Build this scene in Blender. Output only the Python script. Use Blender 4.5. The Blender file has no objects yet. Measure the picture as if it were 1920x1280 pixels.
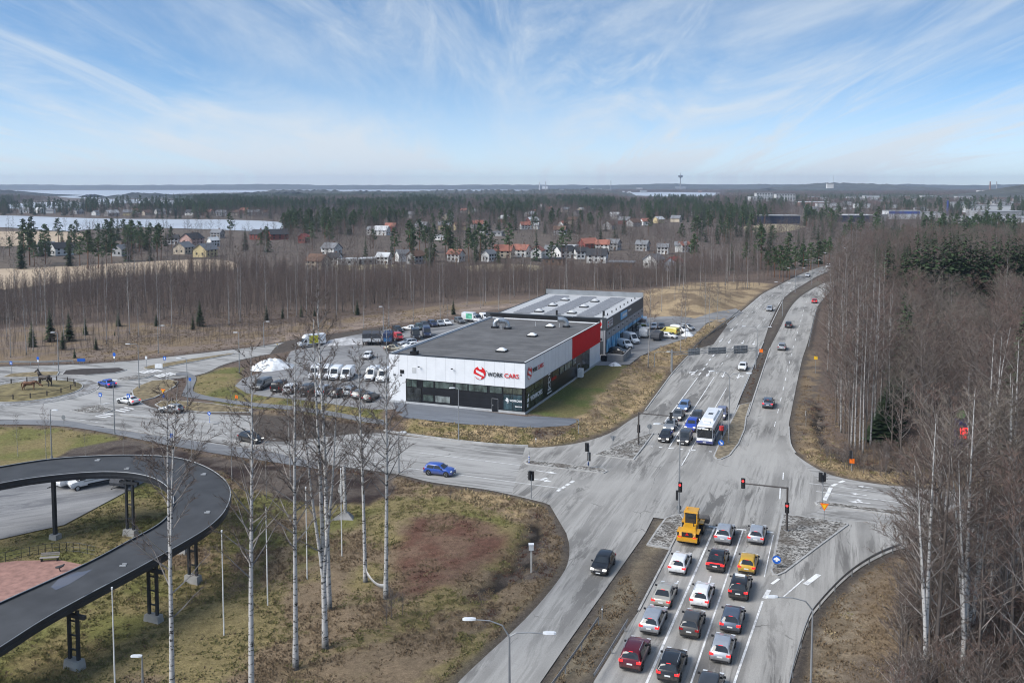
import bpy, bmesh, math, random
import numpy as np
from mathutils import Vector, Matrix, noise as mnoise
from mathutils.geometry import tessellate_polygon

sc = bpy.context.scene
COL = sc.collection
R = math.radians
random.seed(7)

# ------------------------------------------------------------------ camera
FPX, HZ, CAMH = 1700.0, 347.0, 40.0          # focal length and horizon in pixels of a 1920 wide frame
PITCH = R(3.9)
PPY = HZ + FPX * math.tan(PITCH)
cam = bpy.data.cameras.new('camera')
cam.sensor_width = 36.0
cam.lens = 36.0 * FPX / 1920.0
cam.shift_y = -(640.0 - PPY) / 1920.0
cam.clip_start = 0.5
cam.clip_end = 60000
camo = bpy.data.objects.new('camera', cam)
COL.objects.link(camo)
camo.location = (0, 0, CAMH)
camo.rotation_euler = (math.pi / 2 - PITCH, 0, 0)
sc.camera = camo

# ------------------------------------------------------------------ sky, sun, exposure
SUN_EL, SUN_AZ = R(42), R(245)      # azimuth clockwise from +Y: behind the camera
w = bpy.data.worlds.new('World')
sc.world = w
w.use_nodes = True
nt = w.node_tree
nt.nodes.clear()
N = nt.nodes.new
L = nt.links.new
tc = N('ShaderNodeTexCoord')
sep = N('ShaderNodeSeparateXYZ'); L(tc.outputs['Generated'], sep.inputs[0])
sky = N('ShaderNodeTexSky'); sky.sky_type = 'NISHITA'; sky.sun_disc = False
sky.sun_elevation = SUN_EL; sky.sun_rotation = SUN_AZ
sky.altitude = 100; sky.air_density = 1.0; sky.dust_density = 0.35; sky.ozone_density = 2.6
# the clear dome is read a little higher than the view ray, so the blue sets in low as it does in cold spring air
zst = N('ShaderNodeMath'); zst.operation = 'MULTIPLY_ADD'; zst.inputs[1].default_value = 2.1; zst.inputs[2].default_value = 0.05
L(sep.outputs[2], zst.inputs[0])
cmb = N('ShaderNodeCombineXYZ'); L(sep.outputs[0], cmb.inputs[0]); L(sep.outputs[1], cmb.inputs[1]); L(zst.outputs[0], cmb.inputs[2])
nrm = N('ShaderNodeVectorMath'); nrm.operation = 'NORMALIZE'; L(cmb.outputs[0], nrm.inputs[0])
L(nrm.outputs[0], sky.inputs[0])
hsv = N('ShaderNodeHueSaturation'); hsv.inputs['Saturation'].default_value = 1.08; hsv.inputs['Value'].default_value = 1.0; hsv.inputs['Hue'].default_value = 0.494
L(sky.outputs[0], hsv.inputs['Color'])
# cirrus: a flat cloud deck seen in perspective (direction divided by elevation)
zc = N('ShaderNodeMath'); zc.operation = 'MAXIMUM'; zc.inputs[1].default_value = 0.012; L(sep.outputs[2], zc.inputs[0])
za = N('ShaderNodeMath'); za.operation = 'ADD'; za.inputs[1].default_value = 0.10; L(zc.outputs[0], za.inputs[0])
dvx = N('ShaderNodeMath'); dvx.operation = 'DIVIDE'; L(sep.outputs[0], dvx.inputs[0]); L(za.outputs[0], dvx.inputs[1])
dvy = N('ShaderNodeMath'); dvy.operation = 'DIVIDE'; L(sep.outputs[1], dvy.inputs[0]); L(za.outputs[0], dvy.inputs[1])
deck = N('ShaderNodeCombineXYZ'); L(dvx.outputs[0], deck.inputs[0]); L(dvy.outputs[0], deck.inputs[1])
def cloud(rot, sx, sy, scale, detail, rough, lo, hi, dist=0.6, off=0.0):
    mp = N('ShaderNodeMapping'); mp.inputs['Rotation'].default_value = (0, 0, R(rot)); mp.inputs['Scale'].default_value = (sx, sy, 1)
    mp.inputs['Location'].default_value = (off, off * .7, 0)
    L(deck.outputs[0], mp.inputs[0])
    nz = N('ShaderNodeTexNoise'); nz.inputs['Scale'].default_value = scale; nz.inputs['Detail'].default_value = detail
    nz.inputs['Roughness'].default_value = rough; nz.inputs['Distortion'].default_value = dist
    L(mp.outputs[0], nz.inputs['Vector'])
    mr = N('ShaderNodeMapRange'); mr.inputs['From Min'].default_value = lo; mr.inputs['From Max'].default_value = hi
    mr.interpolation_type = 'SMOOTHSTEP'
    L(nz.outputs['Fac'], mr.inputs['Value'])
    return mr.outputs[0]
c1 = cloud(-14, 1.0, 0.22, 0.75, 8, 0.64, 0.38, 0.76, 1.6, 3.3)
c2 = cloud(-20, 1.0, 0.13, 1.9, 8, 0.68, 0.40, 0.78, 1.2, 1.2)
c3 = cloud(-8, 1, .4, 0.36, 3, 0.5, 0.22, 0.62, 0.4, 6.4)
m12 = N('ShaderNodeMath'); m12.operation = 'MULTIPLY'; L(c2, m12.inputs[0]); m12.inputs[1].default_value = 0.85
mx = N('ShaderNodeMath'); mx.operation = 'MAXIMUM'; L(c1, mx.inputs[0]); L(m12.outputs[0], mx.inputs[1])
mm = N('ShaderNodeMath'); mm.operation = 'MULTIPLY'; L(mx.outputs[0], mm.inputs[0]); L(c3, mm.inputs[1])
hzr = N('ShaderNodeMapRange'); hzr.inputs['From Min'].default_value = 0.0; hzr.inputs['From Max'].default_value = 0.115
hzr.inputs['To Min'].default_value = 0.6; hzr.inputs['To Max'].default_value = 0.0; hzr.interpolation_type = 'SMOOTHSTEP'
L(sep.outputs[2], hzr.inputs['Value'])
sc_ = N('ShaderNodeMath'); sc_.operation = 'MULTIPLY_ADD'; L(mm.outputs[0], sc_.inputs[0]); sc_.inputs[1].default_value = 0.95; L(hzr.outputs[0], sc_.inputs[2])
cl = N('ShaderNodeClamp'); cl.inputs['Max'].default_value = 0.93; L(sc_.outputs[0], cl.inputs[0])
mix = N('ShaderNodeMixRGB'); mix.inputs['Color2'].default_value = (4.0, 4.38, 4.75, 1)
L(cl.outputs[0], mix.inputs['Fac']); L(hsv.outputs[0], mix.inputs['Color1'])
bg = N('ShaderNodeBackground'); bg.inputs['Strength'].default_value = 0.1
L(mix.outputs[0], bg.inputs['Color'])
wo = N('ShaderNodeOutputWorld'); L(bg.outputs[0], wo.inputs['Surface'])
try:
    w.cycles.sampling_method = 'MANUAL'; w.cycles.sample_map_resolution = 512
except Exception: pass

sun = bpy.data.lights.new('sun', 'SUN'); sun.energy = 2.6; sun.angle = R(38); sun.color = (1.0, 0.965, 0.91)
suno = bpy.data.objects.new('sun', sun); COL.objects.link(suno)
sd = Vector((math.sin(SUN_AZ) * math.cos(SUN_EL), math.cos(SUN_AZ) * math.cos(SUN_EL), math.sin(SUN_EL)))
suno.rotation_euler = (-sd).to_track_quat('-Z', 'Y').to_euler()
suno.location = (0, -50, 120)
vs = sc.view_settings
vs.view_transform = 'Standard'; vs.look = 'None'; vs.gamma = 1.0; vs.exposure = 0.9
sc.cycles.max_bounces = 5; sc.cycles.diffuse_bounces = 2; sc.cycles.glossy_bounces = 2; sc.cycles.transmission_bounces = 2
sc.cycles.transparent_max_bounces = 4; sc.cycles.volume_bounces = 0
sc.cycles.use_denoising = True; sc.cycles.denoising_input_passes = 'RGB_ALBEDO_NORMAL'; sc.cycles.denoising_prefilter = 'ACCURATE'
sc.cycles.filter_width = 1.1

# ------------------------------------------------------------------ pixel -> place
CP, SP = math.cos(PITCH), math.sin(PITCH)
def ray(px, py):
    u = (px - 960.0) / FPX; v = (PPY - py) / FPX
    return Vector((u, CP + v * SP, -SP + v * CP))
def G(px, py, z=0.0):
    d = ray(px, py); t = (z - CAMH) / d.z
    return Vector((d.x * t, d.y * t, z))
def proj(p):
    d = Vector(p) - Vector((0, 0, CAMH))
    zc_ = d.y * CP - d.z * SP
    return (960 + FPX * d.x / zc_, PPY - FPX * (d.y * SP + d.z * CP) / zc_)
def zat(base, py):
    """height above base (x,y) whose picture row is py"""
    lo, hi = -5.0, 200.0
    for _ in range(40):
        m = (lo + hi) / 2
        if proj((base[0], base[1], m))[1] > py: lo = m
        else: hi = m
    return lo
def smooth(t): t = np.clip(t, 0, 1); return t * t * (3 - 2 * t)

def inpoly(poly, x, y):
    x = np.asarray(x, float); y = np.asarray(y, float); c = np.zeros(x.shape, bool)
    n = len(poly); j = n - 1
    for i in range(n):
        xi, yi = poly[i]; xj, yj = poly[j]
        if yi != yj:
            c ^= ((yi > y) != (yj > y)) & (x < (xj - xi) * (y - yi) / (yj - yi) + xi)
        j = i
    return c
def dpoly(poly, x, y):
    """signed distance, negative inside"""
    x = np.asarray(x, float); y = np.asarray(y, float)
    d = np.full(x.shape, 1e9); n = len(poly)
    for i in range(n):
        ax, ay = poly[i]; bx, by = poly[(i + 1) % n]
        ex, ey = bx - ax, by - ay; l2 = ex * ex + ey * ey + 1e-9
        t = np.clip(((x - ax) * ex + (y - ay) * ey) / l2, 0, 1)
        d = np.minimum(d, np.hypot(x - ax - t * ex, y - ay - t * ey))
    return np.where(inpoly(poly, x, y), -d, d)
def GP(pts, z=0.0): return [tuple(G(px, py, z)[:2]) for px, py in pts]

# ------------------------------------------------------------------ materials
MATS = {}
def newmat(name):
    m = bpy.data.materials.new(name); m.use_nodes = True
    MATS[name] = m
    return m, m.node_tree, m.node_tree.nodes['Principled BSDF']
def pm(name, col, rough=0.6, metal=0.0, var=0.12, scale=2.0, bump=0.0, emit=0.0, spec=0.4, alpha=None, coat=0.0):
    """plain procedural surface: base colour broken up by two octaves of noise"""
    if name in MATS: return MATS[name]
    m, t, b = newmat(name)
    n = t.nodes.new; l = t.links.new
    co = n('ShaderNodeTexCoord')
    nz = n('ShaderNodeTexNoise'); nz.inputs['Scale'].default_value = scale; nz.inputs['Detail'].default_value = 5
    l(co.outputs['Object'], nz.inputs['Vector'])
    rp = n('ShaderNodeMapRange'); rp.inputs['From Min'].default_value = 0.3; rp.inputs['From Max'].default_value = 0.7
    rp.inputs['To Min'].default_value = 1 - var; rp.inputs['To Max'].default_value = 1 + var
    l(nz.outputs['Fac'], rp.inputs['Value'])
    mu = n('ShaderNodeMixRGB'); mu.blend_type = 'MULTIPLY'; mu.inputs['Fac'].default_value = 1
    mu.inputs['Color1'].default_value = (*col, 1); l(rp.outputs[0], mu.inputs['Color2'])
    l(mu.outputs[0], b.inputs['Base Color'])
    b.inputs['Roughness'].default_value = rough; b.inputs['Metallic'].default_value = metal
    b.inputs['Specular IOR Level'].default_value = spec
    if coat: b.inputs['Coat Weight'].default_value = coat; b.inputs['Coat Roughness'].default_value = 0.08
    if bump:
        bp = n('ShaderNodeBump'); bp.inputs['Strength'].default_value = bump; bp.inputs['Distance'].default_value = 0.03
        l(nz.outputs['Fac'], bp.inputs['Height']); l(bp.outputs[0], b.inputs['Normal'])
    if emit:
        b.inputs['Emission Color'].default_value = (*col, 1); b.inputs['Emission Strength'].default_value = emit
    return m
def paint(name, col, metal=0.0, rough=0.28):
    """car paint with splashed road dirt on the lower body"""
    if 'paint_' + name in MATS: return MATS['paint_' + name]
    m = pm('paint_' + name, col, rough=rough, metal=metal, var=0.10, scale=1.6, spec=0.5, coat=0.4)
    t = m.node_tree; b = t.nodes['Principled BSDF']; n = t.nodes.new; l = t.links.new; src = b.inputs['Base Color'].links[0].from_socket
    co = n('ShaderNodeTexCoord'); sp = n('ShaderNodeSeparateXYZ'); l(co.outputs['Object'], sp.inputs[0]); nz = n('ShaderNodeTexNoise'); nz.inputs['Scale'].default_value = 3.5; nz.inputs['Detail'].default_value = 6; l(co.outputs['Object'], nz.inputs['Vector'])
    ad = n('ShaderNodeMath'); ad.operation = 'MULTIPLY_ADD'; l(nz.outputs['Fac'], ad.inputs[0]); ad.inputs[1].default_value = -.7; l(sp.outputs[2], ad.inputs[2])
    mr = n('ShaderNodeMapRange'); mr.inputs['From Min'].default_value = -.1; mr.inputs['From Max'].default_value = .5; mr.inputs['To Min'].default_value = .62; mr.inputs['To Max'].default_value = 0; l(ad.outputs[0], mr.inputs['Value'])
    mx_ = n('ShaderNodeMixRGB'); l(mr.outputs[0], mx_.inputs['Fac']); l(src, mx_.inputs['Color1']); mx_.inputs['Color2'].default_value = (.15, .135, .12, 1); l(mx_.outputs[0], b.inputs['Base Color'])
    return m
def glassmat(name='car_glass', col=(0.012, 0.015, 0.018), rough=0.06):
    return pm(name, col, rough=rough, var=0.2, scale=0.8, spec=0.6)

# ------------------------------------------------------------------ mesh builder
class MB:
    def __init__(s): s.v = []; s.f = []; s.uv = None
    def add(s, vs, fs):
        o = len(s.v); s.v += [tuple(v) for v in vs]; s.f += [tuple(i + o for i in f) for f in fs]; return s
    def box(s, c, d, rz=0.0, taper=1.0):
        cx, cy, cz = c; hx, hy, hz = d[0] / 2, d[1] / 2, d[2] / 2; ca, sa = math.cos(rz), math.sin(rz); vs = []
        for z in (-1, 1):
            k = taper if z > 0 else 1.0
            for x, y in ((-1, -1), (1, -1), (1, 1), (-1, 1)):
                X, Y = x * hx * k, y * hy * k
                vs.append((cx + X * ca - Y * sa, cy + X * sa + Y * ca, cz + z * hz))
        return s.add(vs, [(0, 3, 2, 1), (4, 5, 6, 7), (0, 1, 5, 4), (1, 2, 6, 5), (2, 3, 7, 6), (3, 0, 4, 7)])
    def tube(s, pts, rad, n=6, caps=True):
        """tube along points; rad a number or one per point"""
        pts = [Vector(p) for p in pts]; k = len(pts)
        rr = rad if isinstance(rad, (list, tuple)) else [rad] * k
        vs = []; up = Vector((0, 0, 1))
        for i, p in enumerate(pts):
            t = (pts[min(i + 1, k - 1)] - pts[max(i - 1, 0)])
            t = t.normalized() if t.length > 1e-9 else up
            a = t.cross(Vector((0, 1, 0)) if abs(t.y) < 0.9 else Vector((1, 0, 0))).normalized(); b = t.cross(a)
            for j in range(n):
                an = 2 * math.pi * j / n
                vs.append(p + (a * math.cos(an) + b * math.sin(an)) * rr[i])
        fs = []
        for i in range(k - 1):
            for j in range(n):
                fs.append((i * n + j, (i + 1) * n + j, (i + 1) * n + (j + 1) % n, i * n + (j + 1) % n))
        if caps: fs.append(tuple(range(n))); fs.append(tuple(reversed(range((k - 1) * n, k * n))))
        return s.add(vs, fs)
    def cyl(s, c, r, h, n=12, axis='z', r2=None):
        a = Vector(c); d = {'x': Vector((1, 0, 0)), 'y': Vector((0, 1, 0)), 'z': Vector((0, 0, 1))}[axis] * h
        return s.tube([a, a + d], [r, r if r2 is None else r2], n)
    def prism(s, poly, z0, z1):
        """vertical prism over an xy polygon"""
        n = len(poly); vs = [(x, y, z0) for x, y in poly] + [(x, y, z1) for x, y in poly]
        s.add(vs, [(i, (i + 1) % n, n + (i + 1) % n, n + i) for i in range(n)])
        o = len(s.v) - 2 * n
        tri = tessellate_polygon([[Vector((x, y, 0)) for x, y in poly]])
        area = sum(poly[i][0] * poly[(i + 1) % n][1] - poly[(i + 1) % n][0] * poly[i][1] for i in range(n))
        for t in tri:
            a, b, c = t
            cr = (poly[b][0] - poly[a][0]) * (poly[c][1] - poly[a][1]) - (poly[b][1] - poly[a][1]) * (poly[c][0] - poly[a][0])
            if cr < 0: a, c = c, a
            s.f.append((o + n + a, o + n + b, o + n + c)); s.f.append((o + c, o + b, o + a))
        return s
    def sheet(s, poly, z):
        n = len(poly); o = len(s.v); s.v += [(x, y, z) for x, y in poly]
        for t in tessellate_polygon([[Vector((x, y, 0)) for x, y in poly]]):
            a, b, c = t
            cr = (poly[b][0] - poly[a][0]) * (poly[c][1] - poly[a][1]) - (poly[b][1] - poly[a][1]) * (poly[c][0] - poly[a][0])
            if cr < 0: a, c = c, a
            s.f.append((o + a, o + b, o + c))
        return s
    def quad(s, a, b, c, d): return s.add([a, b, c, d], [(0, 1, 2, 3)])
    def mesh(s, name, mat=None, smooth=False):
        me = bpy.data.meshes.new(name); me.from_pydata(s.v, [], s.f); me.update()
        if mat is not None:
            for m in (mat if isinstance(mat, (list, tuple)) else [mat]): me.materials.append(m)
        if smooth: me.polygons.foreach_set('use_smooth', [True] * len(me.polygons))
        return me
    def build(s, name, mat, parent=None, smooth=False):
        return put(name, s.mesh(name, mat, smooth), parent)
def put(name, me, parent=None, loc=None, rz=None):
    o = bpy.data.objects.new(name, me); COL.objects.link(o)
    if parent is not None: o.parent = parent
    if loc is not None: o.location = loc
    if rz is not None: o.rotation_euler = (0, 0, rz)
    return o
def empty(name, loc, rz=0.0, label=None, cat=None, group=None):
    o = bpy.data.objects.new(name, None); COL.objects.link(o); o.location = loc; o.rotation_euler = (0, 0, rz)
    o.empty_display_size = 0.3
    return tag(o, label, cat, group)
def tag(o, label=None, cat=None, group=None, kind=None):
    if label: o['label'] = label
    if cat: o['category'] = cat
    if group: o['group'] = group
    if kind: o['kind'] = kind
    return o
def struct(o): return tag(o, kind='structure')
ORD = ['first', 'second', 'third', 'fourth', 'fifth', 'sixth', 'seventh', 'eighth', 'ninth', 'tenth', 'eleventh', 'twelfth',
       'thirteenth', 'fourteenth', 'fifteenth', 'sixteenth', 'seventeenth', 'eighteenth', 'nineteenth', 'twentieth']
def ordw(i):
    if i < 20: return ORD[i]
    t = ['twenty', 'thirty', 'forty', 'fifty', 'sixty', 'seventy', 'eighty', 'ninety'][(i + 1) // 10 - 2]
    return t + '-' + ORD[(i + 1) % 10 - 1] if (i + 1) % 10 else t[:-1] + 'ieth'
# ------------------------------------------------------------------ terrain
VT = {}
def vnoise(x, y, s, seed=0):
    if seed not in VT: VT[seed] = np.random.RandomState(seed + 11).rand(256, 256)
    tab = VT[seed]
    X = np.asarray(x) / s + 1000; Y = np.asarray(y) / s + 1000
    xi = np.floor(X).astype(int); yi = np.floor(Y).astype(int); fx = X - xi; fy = Y - yi
    fx = fx * fx * (3 - 2 * fx); fy = fy * fy * (3 - 2 * fy)
    a = tab[xi % 256, yi % 256]; b = tab[(xi + 1) % 256, yi % 256]; c = tab[xi % 256, (yi + 1) % 256]; d = tab[(xi + 1) % 256, (yi + 1) % 256]
    return (a * (1 - fx) + b * fx) * (1 - fy) + (c * (1 - fx) + d * fx) * fy
def fbm(x, y, s, seed=0, o=3):
    r = 0; a = .5; t = 0
    for i in range(o):
        r = r + a * vnoise(x, y, s / 2 ** i, seed + i * 7); t += a; a *= .5
    return r / t
def spl(pts, n=6):
    """Catmull-Rom through an open list of pixel points"""
    P = [Vector(p) for p in pts]; out = []
    for i in range(len(P) - 1):
        p0 = P[max(i - 1, 0)]; p1 = P[i]; p2 = P[i + 1]; p3 = P[min(i + 2, len(P) - 1)]
        for k in range(n):
            t = k / n
            out.append(tuple(0.5 * ((2 * p1) + (-p0 + p2) * t + (2 * p0 - 5 * p1 + 4 * p2 - p3) * t * t + (-p0 + 3 * p1 - 3 * p2 + p3) * t ** 3)))
    out.append(tuple(P[-1])); return out

PADH = 1.2
PAD = GP([(735, 757), (753, 782), (869, 795), (998, 802), (1066, 798), (1085, 789), (1120, 752), (1160, 709), (1185, 682), (1200, 664),
          (1240, 648), (1300, 634), (1330, 600), (1210, 590), (1030, 575), (930, 580), (700, 640), (690, 700)], PADH)
SOUTH_L = [(1000, 840), (1076, 832), (1141, 813), (1182, 787), (1209, 770), (1242, 725), (1262, 698), (1290, 668), (1321, 640), (1335, 630),
           (1387, 587), (1427, 553), (1457, 537), (1493, 518), (1520, 507), (1547, 498), (1600, 486), (1690, 472)]
SOUTH_R = [(1690, 477), (1600, 494), (1543, 513), (1507, 533), (1480, 550), (1463, 567), (1443, 607), (1432, 640), (1406, 699), (1395, 725),
           (1373, 784), (1349, 828), (1337, 852)]
NORTH_L = [(1351, 862), (1369, 854), (1386, 832), (1397, 806), (1400, 783), (1416, 738), (1430, 695), (1444, 652), (1460, 620), (1480, 580),
           (1500, 557), (1527, 540), (1550, 529), (1600, 510), (1690, 486)]
NORTH_R = [(1690, 492), (1600, 522), (1560, 545), (1536, 570), (1527, 592), (1518, 630), (1511, 653), (1502, 682), (1484, 770), (1479, 800),
           (1482, 832), (1490, 850)]
ROADPX = {
    'southbound_road': spl(SOUTH_L, 4) + spl(SOUTH_R, 4) + [(1300, 875), (1100, 890), (1040, 870)],
    'northbound_road': spl(NORTH_L, 4) + spl(NORTH_R, 4) + [(1480, 880), (1400, 890)],
    'road_junction': [(985, 838), (1100, 848), (1200, 850), (1340, 846), (1480, 826), (1490, 850), (1560, 930), (1530, 960), (1480, 967), (1462, 968), (1452, 1003),
                      (1400, 1003), (1329, 997), (1276, 997), (1262, 975), (1225, 970), (1210, 999), (1150, 1060), (1079, 1063), (1062, 1000), (1031, 947), (997, 933), (960, 925)],
    'near_southbound_road': spl([(1031, 947), (1050, 972), (1065, 1005), (1066, 1050), (1045, 1090), (985, 1160), (897, 1242), (850, 1290), (770, 1400)], 4) + [(930, 1400), (1060, 1211), (1210, 999), (1200, 960)],
    'queue_road': [(1281, 980), (1197, 1146), (1177, 1174), (1113, 1278), (1038, 1400)] + spl([(1455, 1400), (1481, 1280), (1492, 1240), (1513, 1174), (1535, 1139), (1585, 1086), (1638, 1050), (1700, 1028), (1800, 1040), (1960, 1065)], 4) + [(1960, 1000), (1665, 983), (1591, 976), (1466, 955), (1340, 955)],
    'east_street': [(1470, 860), (1490, 850)] + spl([(1490, 850), (1510, 865), (1545, 885), (1580, 896), (1630, 905), (1690, 912), (1960, 940), (2150, 960)], 4) + [(2150, 1090), (1960, 1045), (1665, 992), (1591, 984), (1466, 966), (1440, 900)],
    'west_street': spl([(1010, 841), (860, 828), (720, 812), (595, 792), (480, 780), (375, 774), (295, 766), (262, 752), (240, 735)], 4) + spl([(60, 760), (120, 787), (195, 800), (300, 815), (480, 841), (595, 867), (745, 889), (811, 904), (920, 919), (1020, 942)], 4),
    'frontage_road': spl([(-160, 692), (0, 687), (120, 684), (240, 677), (360, 664), (480, 650), (560, 637), (640, 627), (720, 617)], 4) + spl([(720, 632), (640, 642), (560, 655), (480, 668), (420, 683), (385, 699), (340, 708), (300, 714), (262, 730), (200, 740)], 4) + [(150, 712), (0, 713), (-160, 718)],
    'west_approach': [(-200, 770), (-20, 758), (130, 770), (120, 788), (0, 786), (-200, 780)],
}
RB = (-94.0, 174.0)      # centre of the roundabout
ROADS = {k: GP(v) for k, v in ROADPX.items()}
ROADS['roundabout_road'] = [(RB[0] + 20.5 * math.cos(a * math.pi / 24), RB[1] + 20.5 * math.sin(a * math.pi / 24)) for a in range(48)]
LOT = GP([(440, 716), (455, 703), (500, 690), (535, 672), (545, 655), (600, 640), (720, 618), (800, 606), (900, 595), (960, 583), (1000, 600), (960, 640), (735, 752), (742, 772), (700, 768), (600, 752), (500, 738), (462, 730)], 0.8)
CAMPLOT = GP([(-80, 905), (60, 890), (150, 880), (250, 885), (270, 905), (232, 925), (120, 985), (60, 998), (-80, 1030)])

FOOT = GP(spl([(-150, 788), (0, 788), (120, 789), (195, 802), (300, 818), (480, 843), (600, 869)], 4) + spl([(600, 880), (480, 862), (400, 850), (300, 832), (215, 815), (120, 800), (0, 796), (-150, 796)], 4))
CYCLE = GP(spl([(330, 704), (352, 706), (350, 720), (342, 738), (345, 744), (400, 752), (480, 764), (600, 781), (720, 803)], 4) + spl([(720, 796), (600, 773), (480, 757), (400, 745), (366, 736), (362, 728), (368, 708), (350, 699), (330, 700)], 4))
PLAY = GP([(-120, 1075), (-60, 1062), (30, 1052), (110, 1050), (160, 1060), (150, 1085), (60, 1120), (-60, 1160), (-160, 1180)])

def H(x, y):
    x = np.asarray(x, float); y = np.asarray(y, float)
    d = dpoly(PAD, x, y)
    fall = 6.0 + 22.0 * smooth((-18 - x) / 25.0)
    z = PADH * smooth(1 - d / fall)
    # berm along the far side of the frontage road and mounds of dry grass past the buildings
    for px, py, a, r in ((1290, 578, 3.2, 17), (1345, 560, 2.5, 16), (1235, 560, 2.2, 14), (1250, 610, 0.8, 7)):
        c = G(px, py); z = z + a * np.exp(-((x - c.x) ** 2 + (y - c.y) ** 2) / (r * r)) * smooth((dpoly(ROADS['southbound_road'], x, y) - 1) / 14)
    return z
LUT = {}
def look(x, y, key):
    """terrain height ('h') or distance to the nearest road ('r') read from the ground grid"""
    x0, y0, st, A = LUT['x0'], LUT['y0'], LUT['st'], LUT[key]; u = (x - x0) / st; v = (y - y0) / st
    if u < 0 or v < 0 or u >= A.shape[1] - 1 or v >= A.shape[0] - 1: return float(H(x, y)) if key == 'h' else 50.0
    i, j = int(u), int(v); fu, fv = u - i, v - j
    return float((A[j, i] * (1 - fu) + A[j, i + 1] * fu) * (1 - fv) + (A[j + 1, i] * (1 - fu) + A[j + 1, i + 1] * fu) * fv)
def GH(px, py):
    z = 0.0
    for _ in range(6):
        p = G(px, py, z); z = look(p.x, p.y, 'h')
    return G(px, py, z)

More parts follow.
